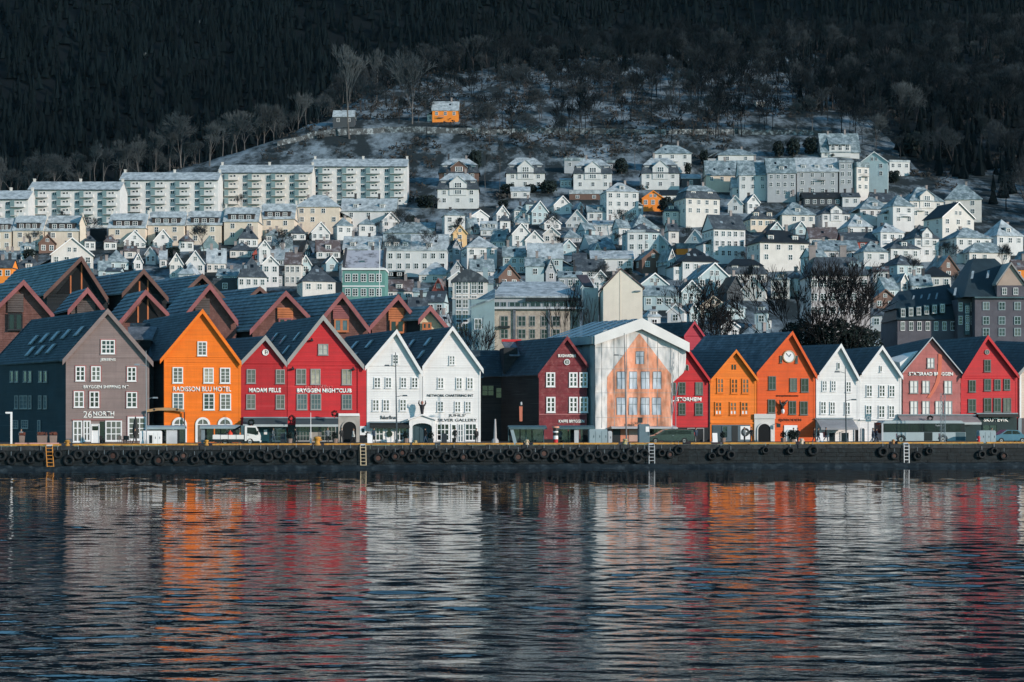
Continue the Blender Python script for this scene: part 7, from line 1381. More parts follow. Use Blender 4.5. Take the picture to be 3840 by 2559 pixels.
# cabinets
def cabinet(px0, px1, row, label, mat, doors=2, dv=1.6, dp=0.8, extra=None):
    a, b_ = q_at(px0, dv), q_at(px1, dv); L = (b_-a).length; h_ = ZC+(HR-row)*a.y/F; t = thing('utility_cabinet', label, 'cabinet', a, RZ); c_ = 0.12
    mb = MB(); mb.prism([(0, 0.08), (L, 0.08), (L, h_-c_), (L-c_, h_), (c_, h_), (0, h_-c_)], 0, dp); mb.build('body', mat, t); mb = MB(); mb.box(0.03, L-0.03, 0.04, dp-0.04, 0, 0.078); mb.build('plinth', QC, t)
    for i in range(doors): x0, x1 = L*i/doors+0.05, L*(i+1)/doors-0.05; mb = MB(); mb.box(x0, x1, -0.03, -0.001, 0.16, h_-0.2); d_ = mb.build('door', mat, t); mb = MB(); mb.box(x1-0.14, x1-0.1, -0.06, -0.031, h_*0.45, h_*0.6); mb.build('handle', BLACKM, d_)
    if extra: mb = MB(); mb.box(L*extra[0], L*extra[1], -0.05, -0.032, h_*extra[2], h_*extra[3]); mb.build(extra[5], extra[4], t)
    return t
cabinet(518, 600, 1616, 'white ribbed utility cabinet at the right of the taupe house', FRAME_W, 5, extra=(0.44, 0.58, 0.15, 0.7, BLACKM, 'hatch')); cabinet(2218, 2287, 1610, 'wide teal grey utility cabinet left of the tent shopfront', PALEB, 3); cabinet(2289, 2305, 1617, 'narrow pale utility cabinet beside the wide teal grey one', PALEM, 1)
cabinet(2406, 2447, 1591, 'tall blue grey utility cabinet with a white notice before the salmon shop', paint('blue_grey_cabinet', (0.11, 0.17, 0.20), 0.2), 1, extra=(0.62, 0.95, 0.62, 0.88, FRAME_W, 'notice')); cabinet(3693, 3756, 1615, 'teal grey bin cabinet right of the coach', PALEB, 3)
p = q_at(3687, 1.3); t = thing('fire_hydrant', 'small red hydrant post left of the teal grey bin cabinet', 'hydrant', p, RZ); mb = MB(); mb.lathe([(0.2, 0), (0.17, 0.1), (0.15, 0.55), (0.2, 0.6), (0.16, 0.8), (0.05, 0.9)], 0, 0, 10); mb.build('post', RED2, t); mb = MB(); mb.tube([(-0.25, 0, 0.5), (0.25, 0, 0.5)], 0.08, 6); mb.build('nozzle', PALEM, t)
p = q_at(2092, 1.8); t = thing('advert_pillar', 'round red black and white banded pillar by the maroon house', 'pillar', p, RZ); k = p.y/F
for (z0_, z1_, r_, m_) in ((0, 0.6, 0.26, RED2), (0.602, 1.0, 0.28, FRAME_W), (1.002, 1.35, 0.28, BLACKM), (1.352, 1.5, 0.3, FRAME_W), (1.502, 1.85, 0.28, BLACKM), (1.852, 2.05, 0.4, paint('salmon_cap', (0.62, 0.28, 0.2), 0.2))): mb = MB(); mb.lathe([(r_, z0_), (r_, z1_)], 0, 0, 14); mb.build('band', m_, t)
# red-orange awning lamp by maroon corner
p = q_at(2016, 17.0); t = thing('hanging_banner', 'narrow orange red banner on a bracket at the left corner of the maroon house', 'banner', p, RZ); mb = MB(); mb.box(-0.05, 0.5, -0.03, 0.03, 4.35, 4.42); mb.build('bracket', BLACKM, t); mb = MB(); mb.hexa([(0.0, -0.02, 2.5), (0.34, -0.02, 2.5), (0.34, 0.02, 2.5), (0.0, 0.02, 2.5), (-0.05, -0.06, 4.3), (0.36, -0.02, 4.3), (0.36, 0.02, 4.3), (-0.05, -0.02, 4.3)]); mb.build('cloth', paint('orange_red_paint', (0.5, 0.16, 0.10), 0.2), t); mb = MB(); mb.lathe([(0.05, 4.43), (0.12, 4.5), (0.12, 4.75), (0.04, 4.85)], 0.2, 0, 8); mb.build('lantern', PALEM, t)
# lane sign between taupe and orange houses
a, b_ = on_line(qp(0, 1990), HR, YF-0.6), on_line(qp(0, 2265), HR, YF-0.6); a.z = 0; L = (b_-a).length; k = a.y/F; z0_ = ZC+(HR-(1500+190*SQ))*k; z1_ = ZC+(HR-(1500+105*SQ))*k; t = thing('lane_sign', 'carved wooden arch sign over the lane between taupe and orange houses', 'sign', a, RZ); mb = MB(); mb.prism([(0, z1_-0.55), (L*0.3, z1_-0.35), (L*0.7, z1_-0.35), (L, z1_-0.55), (L, z1_-0.25), (L*0.75, z1_-0.05), (L*0.5, z1_), (L*0.25, z1_-0.05), (0, z1_-0.25)], 0, 0.1); mb.build('board', paint('carved_tan_wood', (0.42, 0.26, 0.13), 0.3), t)
for x in (0.06, L-0.06): mb = MB(); mb.box(x-0.06, x+0.06, 0.12, 0.24, 0, z0_+0.2); mb.build('post', DARKW, t)
for x in (L*0.2, L*0.8): mb = MB(); mb.disc(x, z1_-0.24, 0.12, -0.04, -0.003, 10); mb.build('boss', BLACKM, t)
# planters, cafe things
PLT = paint('tan_planter', (0.26, 0.19, 0.16), 0.25); PLN = paint('rusty_heather', (0.16, 0.05, 0.03), 0.5)
def planter(px0, px1, row, label):
    a, b_ = q_at(px0, 1.4), q_at(px1, 1.4); L = (b_-a).length; h_ = ZC+(HR-row)*a.y/F; t = thing('planter', label, 'planter', a, RZ, 'planters at the left terrace'); mb = MB(); mb.hexa([(0.08, 0.05, 0), (L-0.08, 0.05, 0), (L-0.08, 0.45, 0), (0.08, 0.45, 0), (0, 0, h_), (L, 0, h_), (L, 0.5, h_), (0, 0.5, h_)]); mb.build('box', PLT, t); mb = MB(); q_ = random.Random(px0)
    for i in range(60): x, y, z = q_.random()*L, 0.05+0.4*q_.random(), h_+0.02+0.25*q_.random(); s_ = 0.09; mb.add([(x-s_, y, z), (x+s_, y+0.03, z+0.02), (x, y+0.05, z+s_*1.7)], [(0, 1, 2)])
    mb.build('plant', PLN, t)
planter(130, 168, 1634, 'large tan planter with rusty heather on the left terrace'); planter(177, 204, 1634, 'smaller tan planter right of the large one on the left terrace'); planter(62, 82, 1636, 'small planter near the bent white lamp')
for px, w, lab in ((78, 0.8, 'short pink kerb block left of the large planter'), (142, 1.3, 'long pink kerb block under the large planter'), (198, 0.55, 'short pink kerb block under the smaller planter')):
    p = q_at(px, 0.7); t = thing('kerb_block', lab, 'kerb block', p, RZ, 'pink kerb blocks'); mb = MB(); mb.prism([(-w, 0), (w, 0), (w-0.06, 0.34), (-w+0.06, 0.34)], 0, 0.3); mb.build('block', paint('pink_painted_concrete', (0.62, 0.33, 0.29), 0.2), t); mb = MB(); mb.box(-w*0.2, w*0.2, -0.02, -0.001, 0.1, 0.2); mb.build('reflector', FRAME_W, t)
p = q_at(460, 12); t = thing('parasol', 'closed black parasol beside the taupe house shop window', 'parasol', p, RZ); mb = MB(); mb.lathe([(0.06, 0.9), (0.30, 1.0), (0.34, 1.6), (0.2, 2.6), (0.05, 3.1)], 0, 0, 10); mb.build('canopy', LETK, t); mb = MB(); mb.tube([(0, 0, 0.08), (0, 0, 0.95)], 0.04, 6); mb.build('pole', BLACKM, t); mb = MB(); mb.lathe([(0.4, 0), (0.4, 0.08)], 0, 0, 12); mb.build('foot', QC, t)
cm = MB(); cm.box(-0.24, 0.24, -0.24, 0.24, 0.43, 0.47); seat_me = cm.mesh('seat', BLACKM); cm = MB(); cm.box(-0.24, 0.24, 0.2, 0.25, 0.471, 0.9); back_me = cm.mesh('backrest', BLACKM); cm = MB(); cm.box(-0.02, 0.02, -0.02, 0.02, 0, 0.429); leg_me = cm.mesh('leg', BLACKM)
def chair(px, dv, lab, rz=0):
    t = thing('cafe_chair', lab, 'chair', q_at(px, dv), RZ+rz, 'black cafe chairs'); obj('seat', seat_me, t); obj('backrest', back_me, t); [obj('leg', leg_me, t, (sx*0.21, sy*0.21, 0)) for sx in (-1, 1) for sy in (-1, 1)]
for px, dv, lab, rz in ((398, 12.5, 'black cafe chair left at the taupe house window', 0.6), (412, 12.5, 'black cafe chair in the middle at the taupe house window', -0.5), (428, 12.5, 'black cafe chair right at the taupe house window', 2.8), (325, 12.5, 'black cafe chair left of the taupe house door', 1.0)): chair(px, dv, lab, rz)
# vehicles
TYR = paint('car_tyre', (0.012, 0.013, 0.014), 0.3); RIM = paint('wheel_rim', (0.35, 0.34, 0.33), 0.2, 0.4, metal=0.6); CARG = glass('car_glass', (0.012, 0.018, 0.022), 0.12, 0.3)
def wheel(t, x, y, r_, w=0.24):
    mb = MB(); mb.ring(x, r_, r_*0.58, r_, y-w/2, y+w/2, 18); o = mb.build('wheel', TYR, t); mb = MB(); mb.disc(x, r_, r_*0.585, y-w/2+0.03, y+w/2-0.03, 14); mb.build('rim', RIM, o); mb = MB(); mb.disc(x, r_, r_*0.16, y-w/2-0.02, y-w/2+0.029, 8); mb.build('hub', TYR, o)
p = q_at(792, 3.2); t = thing('flatbed_truck', 'white flatbed truck with dropside bed parked before the orange and red houses', 'truck', p, RZ); TRW = paint('truck_white', (0.76, 0.74, 0.71), 0.08, 0.35, spec=0.5)
mb = MB(); mb.prism([(3.42, 0.45), (5.05, 0.45), (5.12, 0.95), (4.98, 1.35), (4.68, 2.02), (4.55, 2.12), (3.55, 2.12), (3.42, 2.0)], 0.0, 1.75); mb.build('cab', TRW, t)
mb = MB(); mb.prism([(3.68, 1.28), (4.60, 1.12), (4.86, 1.25), (4.60, 1.92), (3.68, 1.95)], -0.015, -0.001); mb.build('side_window', CARG, t); mb = MB(); mb.hexa([(4.98+0.02, 0.12, 1.36), (5.0, 1.63, 1.36), (4.98, 1.63, 1.36), (4.97, 0.12, 1.36), (4.71, 0.15, 2.0), (4.71, 1.6, 2.0), (4.68, 1.6, 2.0), (4.68, 0.15, 2.0)]); mb.build('windscreen', CARG, t)
mb = MB(); mb.prism([(3.62, 0.55), (4.05, 0.55), (4.35, 0.85), (4.72, 0.85), (4.72, 1.1), (3.62, 1.26)], -0.02, -0.002); d_ = mb.build('door', TRW, t); mb = MB(); mb.box(3.7, 3.88, -0.05, -0.022, 1.08, 1.13); mb.build('handle', BLACKM, d_)
mb = MB(); mb.box(4.98, 5.16, 0.03, 0.35, 0.62, 0.85); mb.build('headlight', PALEM, t); mb = MB(); mb.box(5.05, 5.17, 0.0, 1.75, 0.3, 0.5); mb.build('bumper', TRW, t); mb = MB(); mb.box(4.78, 4.9, -0.22, -0.03, 1.15, 1.55); mb.build('mirror', BLACKM, t)
mb = MB(); mb.box(0.0, 3.32, -0.05, 0.0, 0.66, 1.12); mb.build('side_board', TRW, t); mb = MB(); mb.box(0.0, 3.32, 1.78, 1.83, 0.66, 1.12); mb.build('side_board', TRW, t); mb = MB(); mb.box(-0.05, -0.001, -0.05, 1.83, 0.66, 1.12); mb.build('tailboard', TRW, t)
mb = MB(); mb.box(0.0, 3.34, 0.003, 1.777, 0.6, 0.70); mb.build('bed', STEEL, t); mb = MB(); mb.box(0.05, 3.9, 0.3, 0.5, 0.42, 0.597); mb.box(0.05, 3.9, 1.25, 1.45, 0.42, 0.597); mb.box(0.1, 3.2, -0.02, 0.28, 0.3, 0.55); mb.build('chassis', BLACKM, t)
for i in range(3): mb = MB(); x = 0.8+i*0.85; mb.box(x-0.03, x+0.03, -0.075, -0.052, 0.66, 1.12); mb.build('board_hinge', FRAME_G, t)
mb = MB(); mb.box(3.0, 3.36, 0.1, 1.7, 0.72, 2.15); mb.build('headboard', TEALM, t); mb = MB(); mb.tube([(1.0, 0.9, 1.15), (2.4, 0.9, 1.75), (3.05, 0.9, 2.1)], [0.05, 0.09, 0.12], 6); mb.build('loader_arm', BLACKM, t)
for x in (1.28, 3.98): wheel(t, x, 0.1, 0.37); wheel(t, x, 1.65, 0.37)
p = q_at(855, 4.1); t = thing('red_canister', 'red plastic canister standing on the truck bed', 'canister', (p.x, p.y, 0.70), RZ); mb = MB(); mb.lathe([(0.25, 0), (0.27, 0.1), (0.27, 0.6), (0.1, 0.8), (0.08, 0.9)], 0, 0, 10); mb.build('body', paint('red_plastic', (0.7, 0.06, 0.03), 0.1, 0.4), t); mb = MB(); mb.lathe([(0.1, 0.9), (0.1, 1.0)], 0, 0, 8); mb.build('cap', BLACKM, t)
# coach
p = q_at(3352, 4.2); t = thing('coach', 'long silver grey coach with a dark window band parked at the right', 'coach', p, RZ); CO = paint('silver_coach_paint', (0.33, 0.40, 0.42), 0.15, 0.4, spec=0.5); Lc = 10.1
mb = MB(); mb.box(0.0, Lc, 0, 2.5, 0.28, 1.28); mb.build('lower_body', CO, t); mb = MB(); mb.prism([(0.03, 1.283), (Lc-0.03, 1.283), (Lc-0.12, 2.3), (0.12, 2.3)], 0.05, 2.45); mb.build('upper_body', paint('coach_black', (0.014, 0.016, 0.018), 0.2, 0.3), t); mb = MB(); mb.prism([(0.1, 2.303), (Lc-0.1, 2.303), (Lc-0.5, 2.62), (0.5, 2.62)], 0.02, 2.48); mb.build('roof', CO, t)
for i in range(6): x0 = 0.35+i*1.55; mb = MB(); mb.box(x0, x0+1.42, 0.03, 0.048, 1.38, 2.22); mb.build('window', CARG, t)
mb = MB(); mb.box(-0.06, -0.0, 0.1, 2.4, 1.2, 2.4); mb.build('windscreen', CARG, t); mb = MB(); mb.box(5.1, 6.1, -0.02, -0.002, 0.3, 1.27); mb.build('door', MATS['coach_black'], t); mb = MB(); mb.box(8.9, Lc-0.05, -0.015, -0.002, 0.32, 1.26); mb.build('rear_panel', TEALM, t); mb = MB(); mb.box(0.02, 0.22, -0.012, -0.003, 0.32, 2.3); mb.build('front_pillar', PALEM, t)
for x in (2.35, 7.35): wheel(t, x, 0.1, 0.46, 0.28); wheel(t, x, 2.35, 0.46, 0.28); mb = MB(); mb.ring(x, 0.46, 0.5, 0.58, -0.03, -0.003, 14, 0, 0, math.pi); mb.build('wheel_arch', BLACKM, t)
for x in (1.75, 6.85): mb = MB(); mb.box(x, x+0.14, -0.02, -0.002, 0.7, 1.15); mb.build('side_marker', paint('plum_marker', (0.12, 0.07, 0.09), 0.1), t)
mb = MB(); mb.tube([(-0.02, 0.05, 2.2), (-0.35, -0.1, 2.1), (-0.35, -0.1, 1.7)], 0.05, 5); mb.build('mirror', BLACKM, t); lettering(t, 'Turbuss', 6.45, 7.25, 1.98, 2.15, PALEM, 0.02, 0.0)
# black estate van
def car(px, dv, label, prof, glassp, mat, Wd=1.8, wheels=(0.95, 3.7), cat='van', name='parked_van', wr_=0.34, flip=False):
    p = q_at(px, dv); t = thing(name, label, cat, p, RZ); mb = MB(); mb.prism(prof, 0, Wd); mb.build('body', mat, t)
    for gpoly in glassp: mb = MB(); mb.prism(gpoly, -0.012, -0.001); mb.build('side_window', CARG, t)
    for x in wheels: wheel(t, x, 0.08, wr_); wheel(t, x, Wd-0.08, wr_)
    return t
BLK = paint('black_car_paint', (0.018, 0.024, 0.030), 0.2, 0.12, spec=0.7)
t = car(2457, 5.0, 'long black people carrier parked in front of the red house by the tent', [(0.05, 0.25), (5.55, 0.25), (5.6, 0.9), (5.5, 1.45), (5.3, 1.62), (2.6, 1.66), (2.2, 1.58), (1.25, 1.02), (0.35, 0.82), (0.0, 0.62)], [[(1.55, 1.02), (2.35, 1.06), (2.35, 1.5), (2.25, 1.5)], [(2.42, 1.06), (3.5, 1.08), (3.5, 1.54), (2.42, 1.52)], [(3.58, 1.08), (5.2, 1.1), (5.2, 1.5), (3.58, 1.54)]], BLK, 1.9, (1.05, 4.4))
mb = MB(); mb.prism([(1.32, 1.06), (2.22, 1.59), (2.20, 1.62), (1.28, 1.08)][::-1], 0.15, 1.75); mb.build('windscreen', CARG, t); mb = MB(); mb.box(-0.01, 0.2, 0.05, 0.45, 0.62, 0.78); mb.build('headlight', PALEM, t); mb = MB(); mb.box(5.54, 5.62, 0.03, 0.25, 0.9, 1.3); mb.build('tail_light', RED, t); mb = MB(); mb.box(3.0, 3.2, -0.04, -0.003, 0.92, 0.96); mb.build('handle', STEEL, t); mb = MB(); mb.box(0.2, 5.4, -0.015, -0.002, 0.28, 0.36); mb.build('sill', BLACKM, t)
t = car(3782, 4.0, 'blue car with lifted rear cut off by the right edge', [(0.0, 0.3), (4.2, 0.3), (4.2, 0.85), (3.5, 1.0), (2.9, 1.5), (1.5, 1.55), (0.75, 1.05), (0.05, 0.85)], [[(1.0, 1.05), (1.55, 1.45), (2.1, 1.47), (2.1, 1.05)], [(2.18, 1.05), (2.18, 1.47), (2.8, 1.42), (3.2, 1.05)]], paint('steel_blue_car_paint', (0.06, 0.16, 0.24), 0.15, 0.2, spec=0.6), 1.75, (0.85, 3.4), 'car', 'parked_car', 0.31)
mb = MB(); mb.box(-0.03, 0.1, 0.05, 0.4, 0.6, 0.75); mb.build('headlight', FRAME_W, t)
# potted bush
def leafball(name, rx, ry, rz_, n_, mat, seed, sz=0.14):
    q_ = random.Random(seed); mb = MB()
    for i in range(n_):
        while True:
            v = Vector((q_.uniform(-1, 1), q_.uniform(-1, 1), q_.uniform(-1, 1)))
            if 0.25 < v.length < 1.0*(0.75+0.25*noise.noise(v*2.2+Vector((seed, 0, 0)))+0.15): break
        c_ = Vector((v.x*rx, v.y*ry, (v.z+1)*rz_)); a = Vector((q_.uniform(-1, 1), q_.uniform(-1, 1), q_.uniform(-1, 1))).normalized()*sz; b_ = a.orthogonal().normalized()*sz*0.7
        mb.add([c_-a, c_+b_, c_+a, c_-b_], [(0, 1, 2, 3)])
    return mb.mesh(name, mat)
SHB = paint('dark_evergreen_leaf', (0.016, 0.026, 0.024), 0.5, 0.8, spec=0.1, sc=0.6)
p = q_at(3000, 3.0); t = thing('potted_bush', 'dark rounded bush in a pot before the vermilion house corner', 'bush', p, RZ); obj('foliage', leafball('foliage', 0.75, 0.6, 0.6, 500, SHB, 3, 0.1), t, (0, 0, 0.45)); mb = MB(); mb.lathe([(0.3, 0), (0.4, 0.5)], 0, 0, 10); mb.build('pot', PLT, t)
p = q_at(2074, 13); t = thing('potted_tree', 'small dark clipped tree by the maroon house plinth', 'tree', p, RZ); obj('foliage', leafball('foliage', 0.4, 0.4, 0.75, 300, SHB, 4, 0.1), t, (0, 0, 0.7)); mb = MB(); mb.tube([(0, 0, 0), (0, 0, 0.9)], 0.05, 6); mb.build('trunk', DARKW, t)
# ------------------------------------------------------------------ people
SKIN = paint('skin', (0.45, 0.27, 0.19), 0.1)
def person(px, dv, rz, jac, tro, hair, label, walk=0.0, seed=0, carry=None):
    p = q_at(px, dv); t = thing('person', label, 'person', p, RZ+rz)
    V, E, Rr = [], [], []
    def add(v, r_, par=None): V.append(v); Rr.append(r_); (E.append((par, len(V)-1)) if par is not None else None); return len(V)-1
    pel = add((0, 0, 0.95), 0.155); wst = add((0, 0.0, 1.1), 0.145, pel); chs = add((0, 0.01, 1.32), 0.165, wst); nk0 = add((0, 0.01, 1.46), 0.085, chs); nk = add((0, -0.005, 1.53), 0.055, nk0); h0 = add((0, -0.02, 1.60), 0.082, nk); h1 = add((0, -0.015, 1.69), 0.085, h0); add((0, -0.005, 1.755), 0.055, h1)
    for s_ in (-1, 1):
        w = walk*s_; hp = add((s_*0.095, 0, 0.9), 0.095, pel); kn = add((s_*0.1, -0.17*w-0.03*abs(walk), 0.50), 0.066, hp); an = add((s_*0.1, -0.30*w+0.14*abs(walk)*(w < 0), 0.10+0.05*(w < 0)*abs(walk)), 0.045, kn); add((s_*0.11, -0.30*w+0.14*abs(walk)*(w < 0)-0.16, 0.045), 0.042, an)
        sh = add((s_*0.19, 0.01, 1.40), 0.075, chs); el = add((s_*0.27, 0.07+0.05*w, 1.13), 0.052, sh); wr__ = add((s_*0.19, -0.09, 0.98), 0.044, el); add((s_*0.15, -0.13, 0.95), 0.03, wr__)
    me = bpy.data.meshes.new('b'); me.from_pydata(V, E, []); o = bpy.data.objects.new('b', me); COL.objects.link(o); md = o.modifiers.new('s', 'SKIN'); md.use_smooth_shade = True
    for i, r_ in enumerate(Rr): me.skin_vertices[0].data[i].radius = (r_, r_)
    me.skin_vertices[0].data[0].use_root = True; ss = o.modifiers.new('u', 'SUBSURF'); ss.levels = ss.render_levels = 1
    dg = bpy.context.evaluated_depsgraph_get(); m2 = bpy.data.meshes.new_from_object(o.evaluated_get(dg)); bpy.data.objects.remove(o)
    m2.materials.clear(); [m2.materials.append(x) for x in (jac, tro, SKIN, BLACKM)]
    for pl in m2.polygons: z = pl.center.z; pl.material_index = 3 if z < 0.1 else 1 if z < 0.86 else 2 if z > 1.5 else 0
    b_ = obj('body', m2, t)
    mb = MB(); mb.lathe([(0.093, 1.63), (0.1, 1.70), (0.085, 1.77), (0.03, 1.80)], 0, 0.018, 10); mb.build('hair', hair, t)
    mb = MB(); mb.hexa([(-0.014, -0.115, 1.615), (0.014, -0.115, 1.615), (0.016, -0.08, 1.615), (-0.016, -0.08, 1.615), (-0.007, -0.1, 1.66), (0.007, -0.1, 1.66), (0.01, -0.08, 1.66), (-0.01, -0.08, 1.66)]); mb.build('nose', SKIN, t)
    mb = MB(); mb.box(-0.044, -0.022, -0.103, -0.094, 1.66, 1.672); mb.box(0.022, 0.044, -0.103, -0.094, 1.66, 1.672); mb.build('eyes', BLACKM, t)
    mb = MB(); mb.lathe([(0.185, 0.80), (0.175, 0.98), (0.165, 1.1)], 0, 0, 12); mb.build('coat_skirt', jac, t)
    return t
JK, JN, JG, JP, TD, TB = (paint('black_jacket', (0.014, 0.015, 0.017), 0.3), paint('navy_jacket', (0.02, 0.04, 0.07), 0.2), paint('grey_jacket', (0.16, 0.18, 0.19), 0.2), paint('pale_jacket', (0.42, 0.42, 0.40), 0.15), paint('dark_trousers', (0.016, 0.018, 0.022), 0.2), paint('blue_jeans', (0.04, 0.07, 0.11), 0.2)); HD, HB = paint('dark_hair', (0.012, 0.01, 0.009), 0.2), paint('brown_hair', (0.07, 0.04, 0.025), 0.2)
for a in ((1805, 6, 0.4, JK, TD, HD, 'person in black jacket at the right corner of the silver gallery', 0.0), (1744, 14, 2.9, JK, TD, HD, 'person in black by the silver gallery shop windows', 0.6), (1979, 5, 1.2, JP, TD, HB, 'person in pale jacket waiting at the left dark bus shelter', 0.5), (2120, 4, -0.8, JG, TD, HB, 'person in grey standing at the left end of the maroon house shelter', 0.0), (2150, 4.5, 0.3, JK, TB, HD, 'person in black standing inside the maroon house shelter', 0.0),
          (3042, 7, 0.9, JK, TD, HD, 'person in black left of the grey fabric awning', 0.7), (3062, 7.5, -0.7, JK, TD, HD, 'person in black nearest the grey fabric awning post', 0.5), (3142, 9, 1.2, JK, TD, HD, 'left person of the pair in front of the awning shop', 0.6), (3158, 9, 1.4, JK, TB, HB, 'right person of the pair in front of the awning shop', 0.8), (3318, 4, 1.3, JN, TB, HD, 'left person of the pair in navy walking by the coach front', 0.9), (3334, 4.3, 1.5, JN, TD, HB, 'right person of the pair in navy walking by the coach front', 1.0),
          (3772, 4, 0.2, JP, TB, HB, 'person with light jacket standing right of the bin cabinet', 0.0), (1416, 14, 0.8, JN, TD, HD, 'person in navy by the bakery window', 0.4), (1230, 14, 0.0, JG, TD, HB, 'person in grey outside the nightclub windows', 0.0), (666, 6, -0.5, JK, TD, HD, 'person in black under the shelter by the orange house', 0.0), (28, 8, 0.4, JG, TD, HD, 'person in grey by the bent white lamp', 0.0), (1285, 13, 0.5, JK, TD, HD, 'person in black in the nightclub archway', 0.5), (1010, 13, 1.4, JG, TB, HB, 'person in grey walking past the pub front of the small red house', 0.9), (1100, 12, -1.4, JK, TD, HD, 'person in black walking towards the nightclub door', 0.8), (1330, 8, 1.5, JP, TD, HB, 'person in pale jacket walking by the red corner pillar', 0.9),
          (1620, 12, -1.2, JK, TB, HD, 'person in black walking right of the white gateway', 0.8), (2700, 12, 0.3, JN, TD, HD, 'person in navy in front of the ochre shop doorway', 0.3), (2938, 14, -0.6, JK, TD, HB, 'person in black by the white stone portal', 0.0), (2910, 14, 0.8, JG, TD, HD, 'person in grey by the white stone portal', 0.0), (3228, 13, 1.3, JK, TB, HD, 'person in black before the arched doorways of the white house', 0.8), (470, 9, 1.2, JK, TD, HB, 'person in black passing the right shop window of the taupe house', 0.7)): person(*a)

# lamp wreaths, boards and bins of the winter street
def a_board(px, dv, lab, mat):
    t = thing('pavement_sign', lab, 'pavement sign', q_at(px, dv), RZ); 
    for s_ in (-1, 1): mb = MB(); mb.hexa([(-0.3, s_*0.3-0.02, 0), (0.3, s_*0.3-0.02, 0), (0.3, s_*0.3+0.02, 0), (-0.3, s_*0.3+0.02, 0), (-0.3, s_*0.03-0.02, 1.1), (0.3, s_*0.03-0.02, 1.1), (0.3, s_*0.03+0.02, 1.1), (-0.3, s_*0.03+0.02, 1.1)]); mb.build('board', mat, t)
for a in ((1400, 14, 'white pavement sign at the bakery window', FRAME_W), (1700, 14, 'black pavement sign at the silver gallery', BLACKM), (1050, 13, 'black pavement sign outside the pub door', BLACKM), (2790, 14, 'white pavement sign right of the round emblem shopfront', FRAME_W), (3205, 13, 'white pavement sign under the fabric awning edge', FRAME_W)): a_board(*a)
def tub(px, dv, lab):
    t = thing('plant_tub', lab, 'plant tub', q_at(px, dv), RZ, 'plant tubs along the fronts'); mb = MB(); mb.lathe([(0.28, 0), (0.34, 0.5)], 0, 0, 10); mb.build('tub', PLT, t); obj('foliage', TUBF, t, (0, 0, 0.42))
TUBF = leafball('foliage', 0.38, 0.38, 0.45, 160, SHB, 6, 0.1)
for a in ((1075, 15, 'plant tub left of the nightclub windows'), (1260, 14.5, 'plant tub left of the stone nightclub arch'), (1395, 15.5, 'plant tub at the left bakery window'), (1548, 15.5, 'plant tub left of the white gateway'), (1650, 15.5, 'plant tub right of the white gateway'), (2832, 15, 'plant tub left of the vermilion portal'), (3075, 15, 'plant tub right of the vermilion house door')): tub(*a)
def wreath(px, row, dv, lab):
    p = q_at(px, dv); p.z = ZC+(HR-row)*p.y/F; t = thing('hanging_wreath', lab, 'wreath', p, RZ); mb = MB(); q_ = random.Random(px)
    for i in range(130): a = q_.random()*6.283; r_ = 0.30+q_.uniform(-0.1, 0.1); c_ = Vector((r_*math.cos(a), q_.uniform(-0.12, 0.12), r_*math.sin(a))); e = Vector((q_.uniform(-1, 1), q_.uniform(-1, 1), q_.uniform(-1, 1))).normalized()*0.09; f = e.orthogonal(); mb.add([c_-e, c_+f*0.6, c_+e, c_-f*0.6], [(0, 1, 2, 3)])
    mb.build('greenery', SHB, t); mb = MB(); mb.lathe([(0.02, -0.55), (0.05, -0.48), (0.05, -0.34), (0.02, -0.29)], 0, -0.15, 8); mb.build('bow', RED, t)
for a in ((1082, 1570, 15.5, 'dark green wreath between the two long awnings'), (1258, 1552, 16, 'dark green wreath left of the stone arch lintel'), (918, 1585, 16, 'dark green wreath at the corner of orange and red houses'), (3680, 1570, 16, 'dark green wreath at the end of the pink grey awning')): wreath(*a)
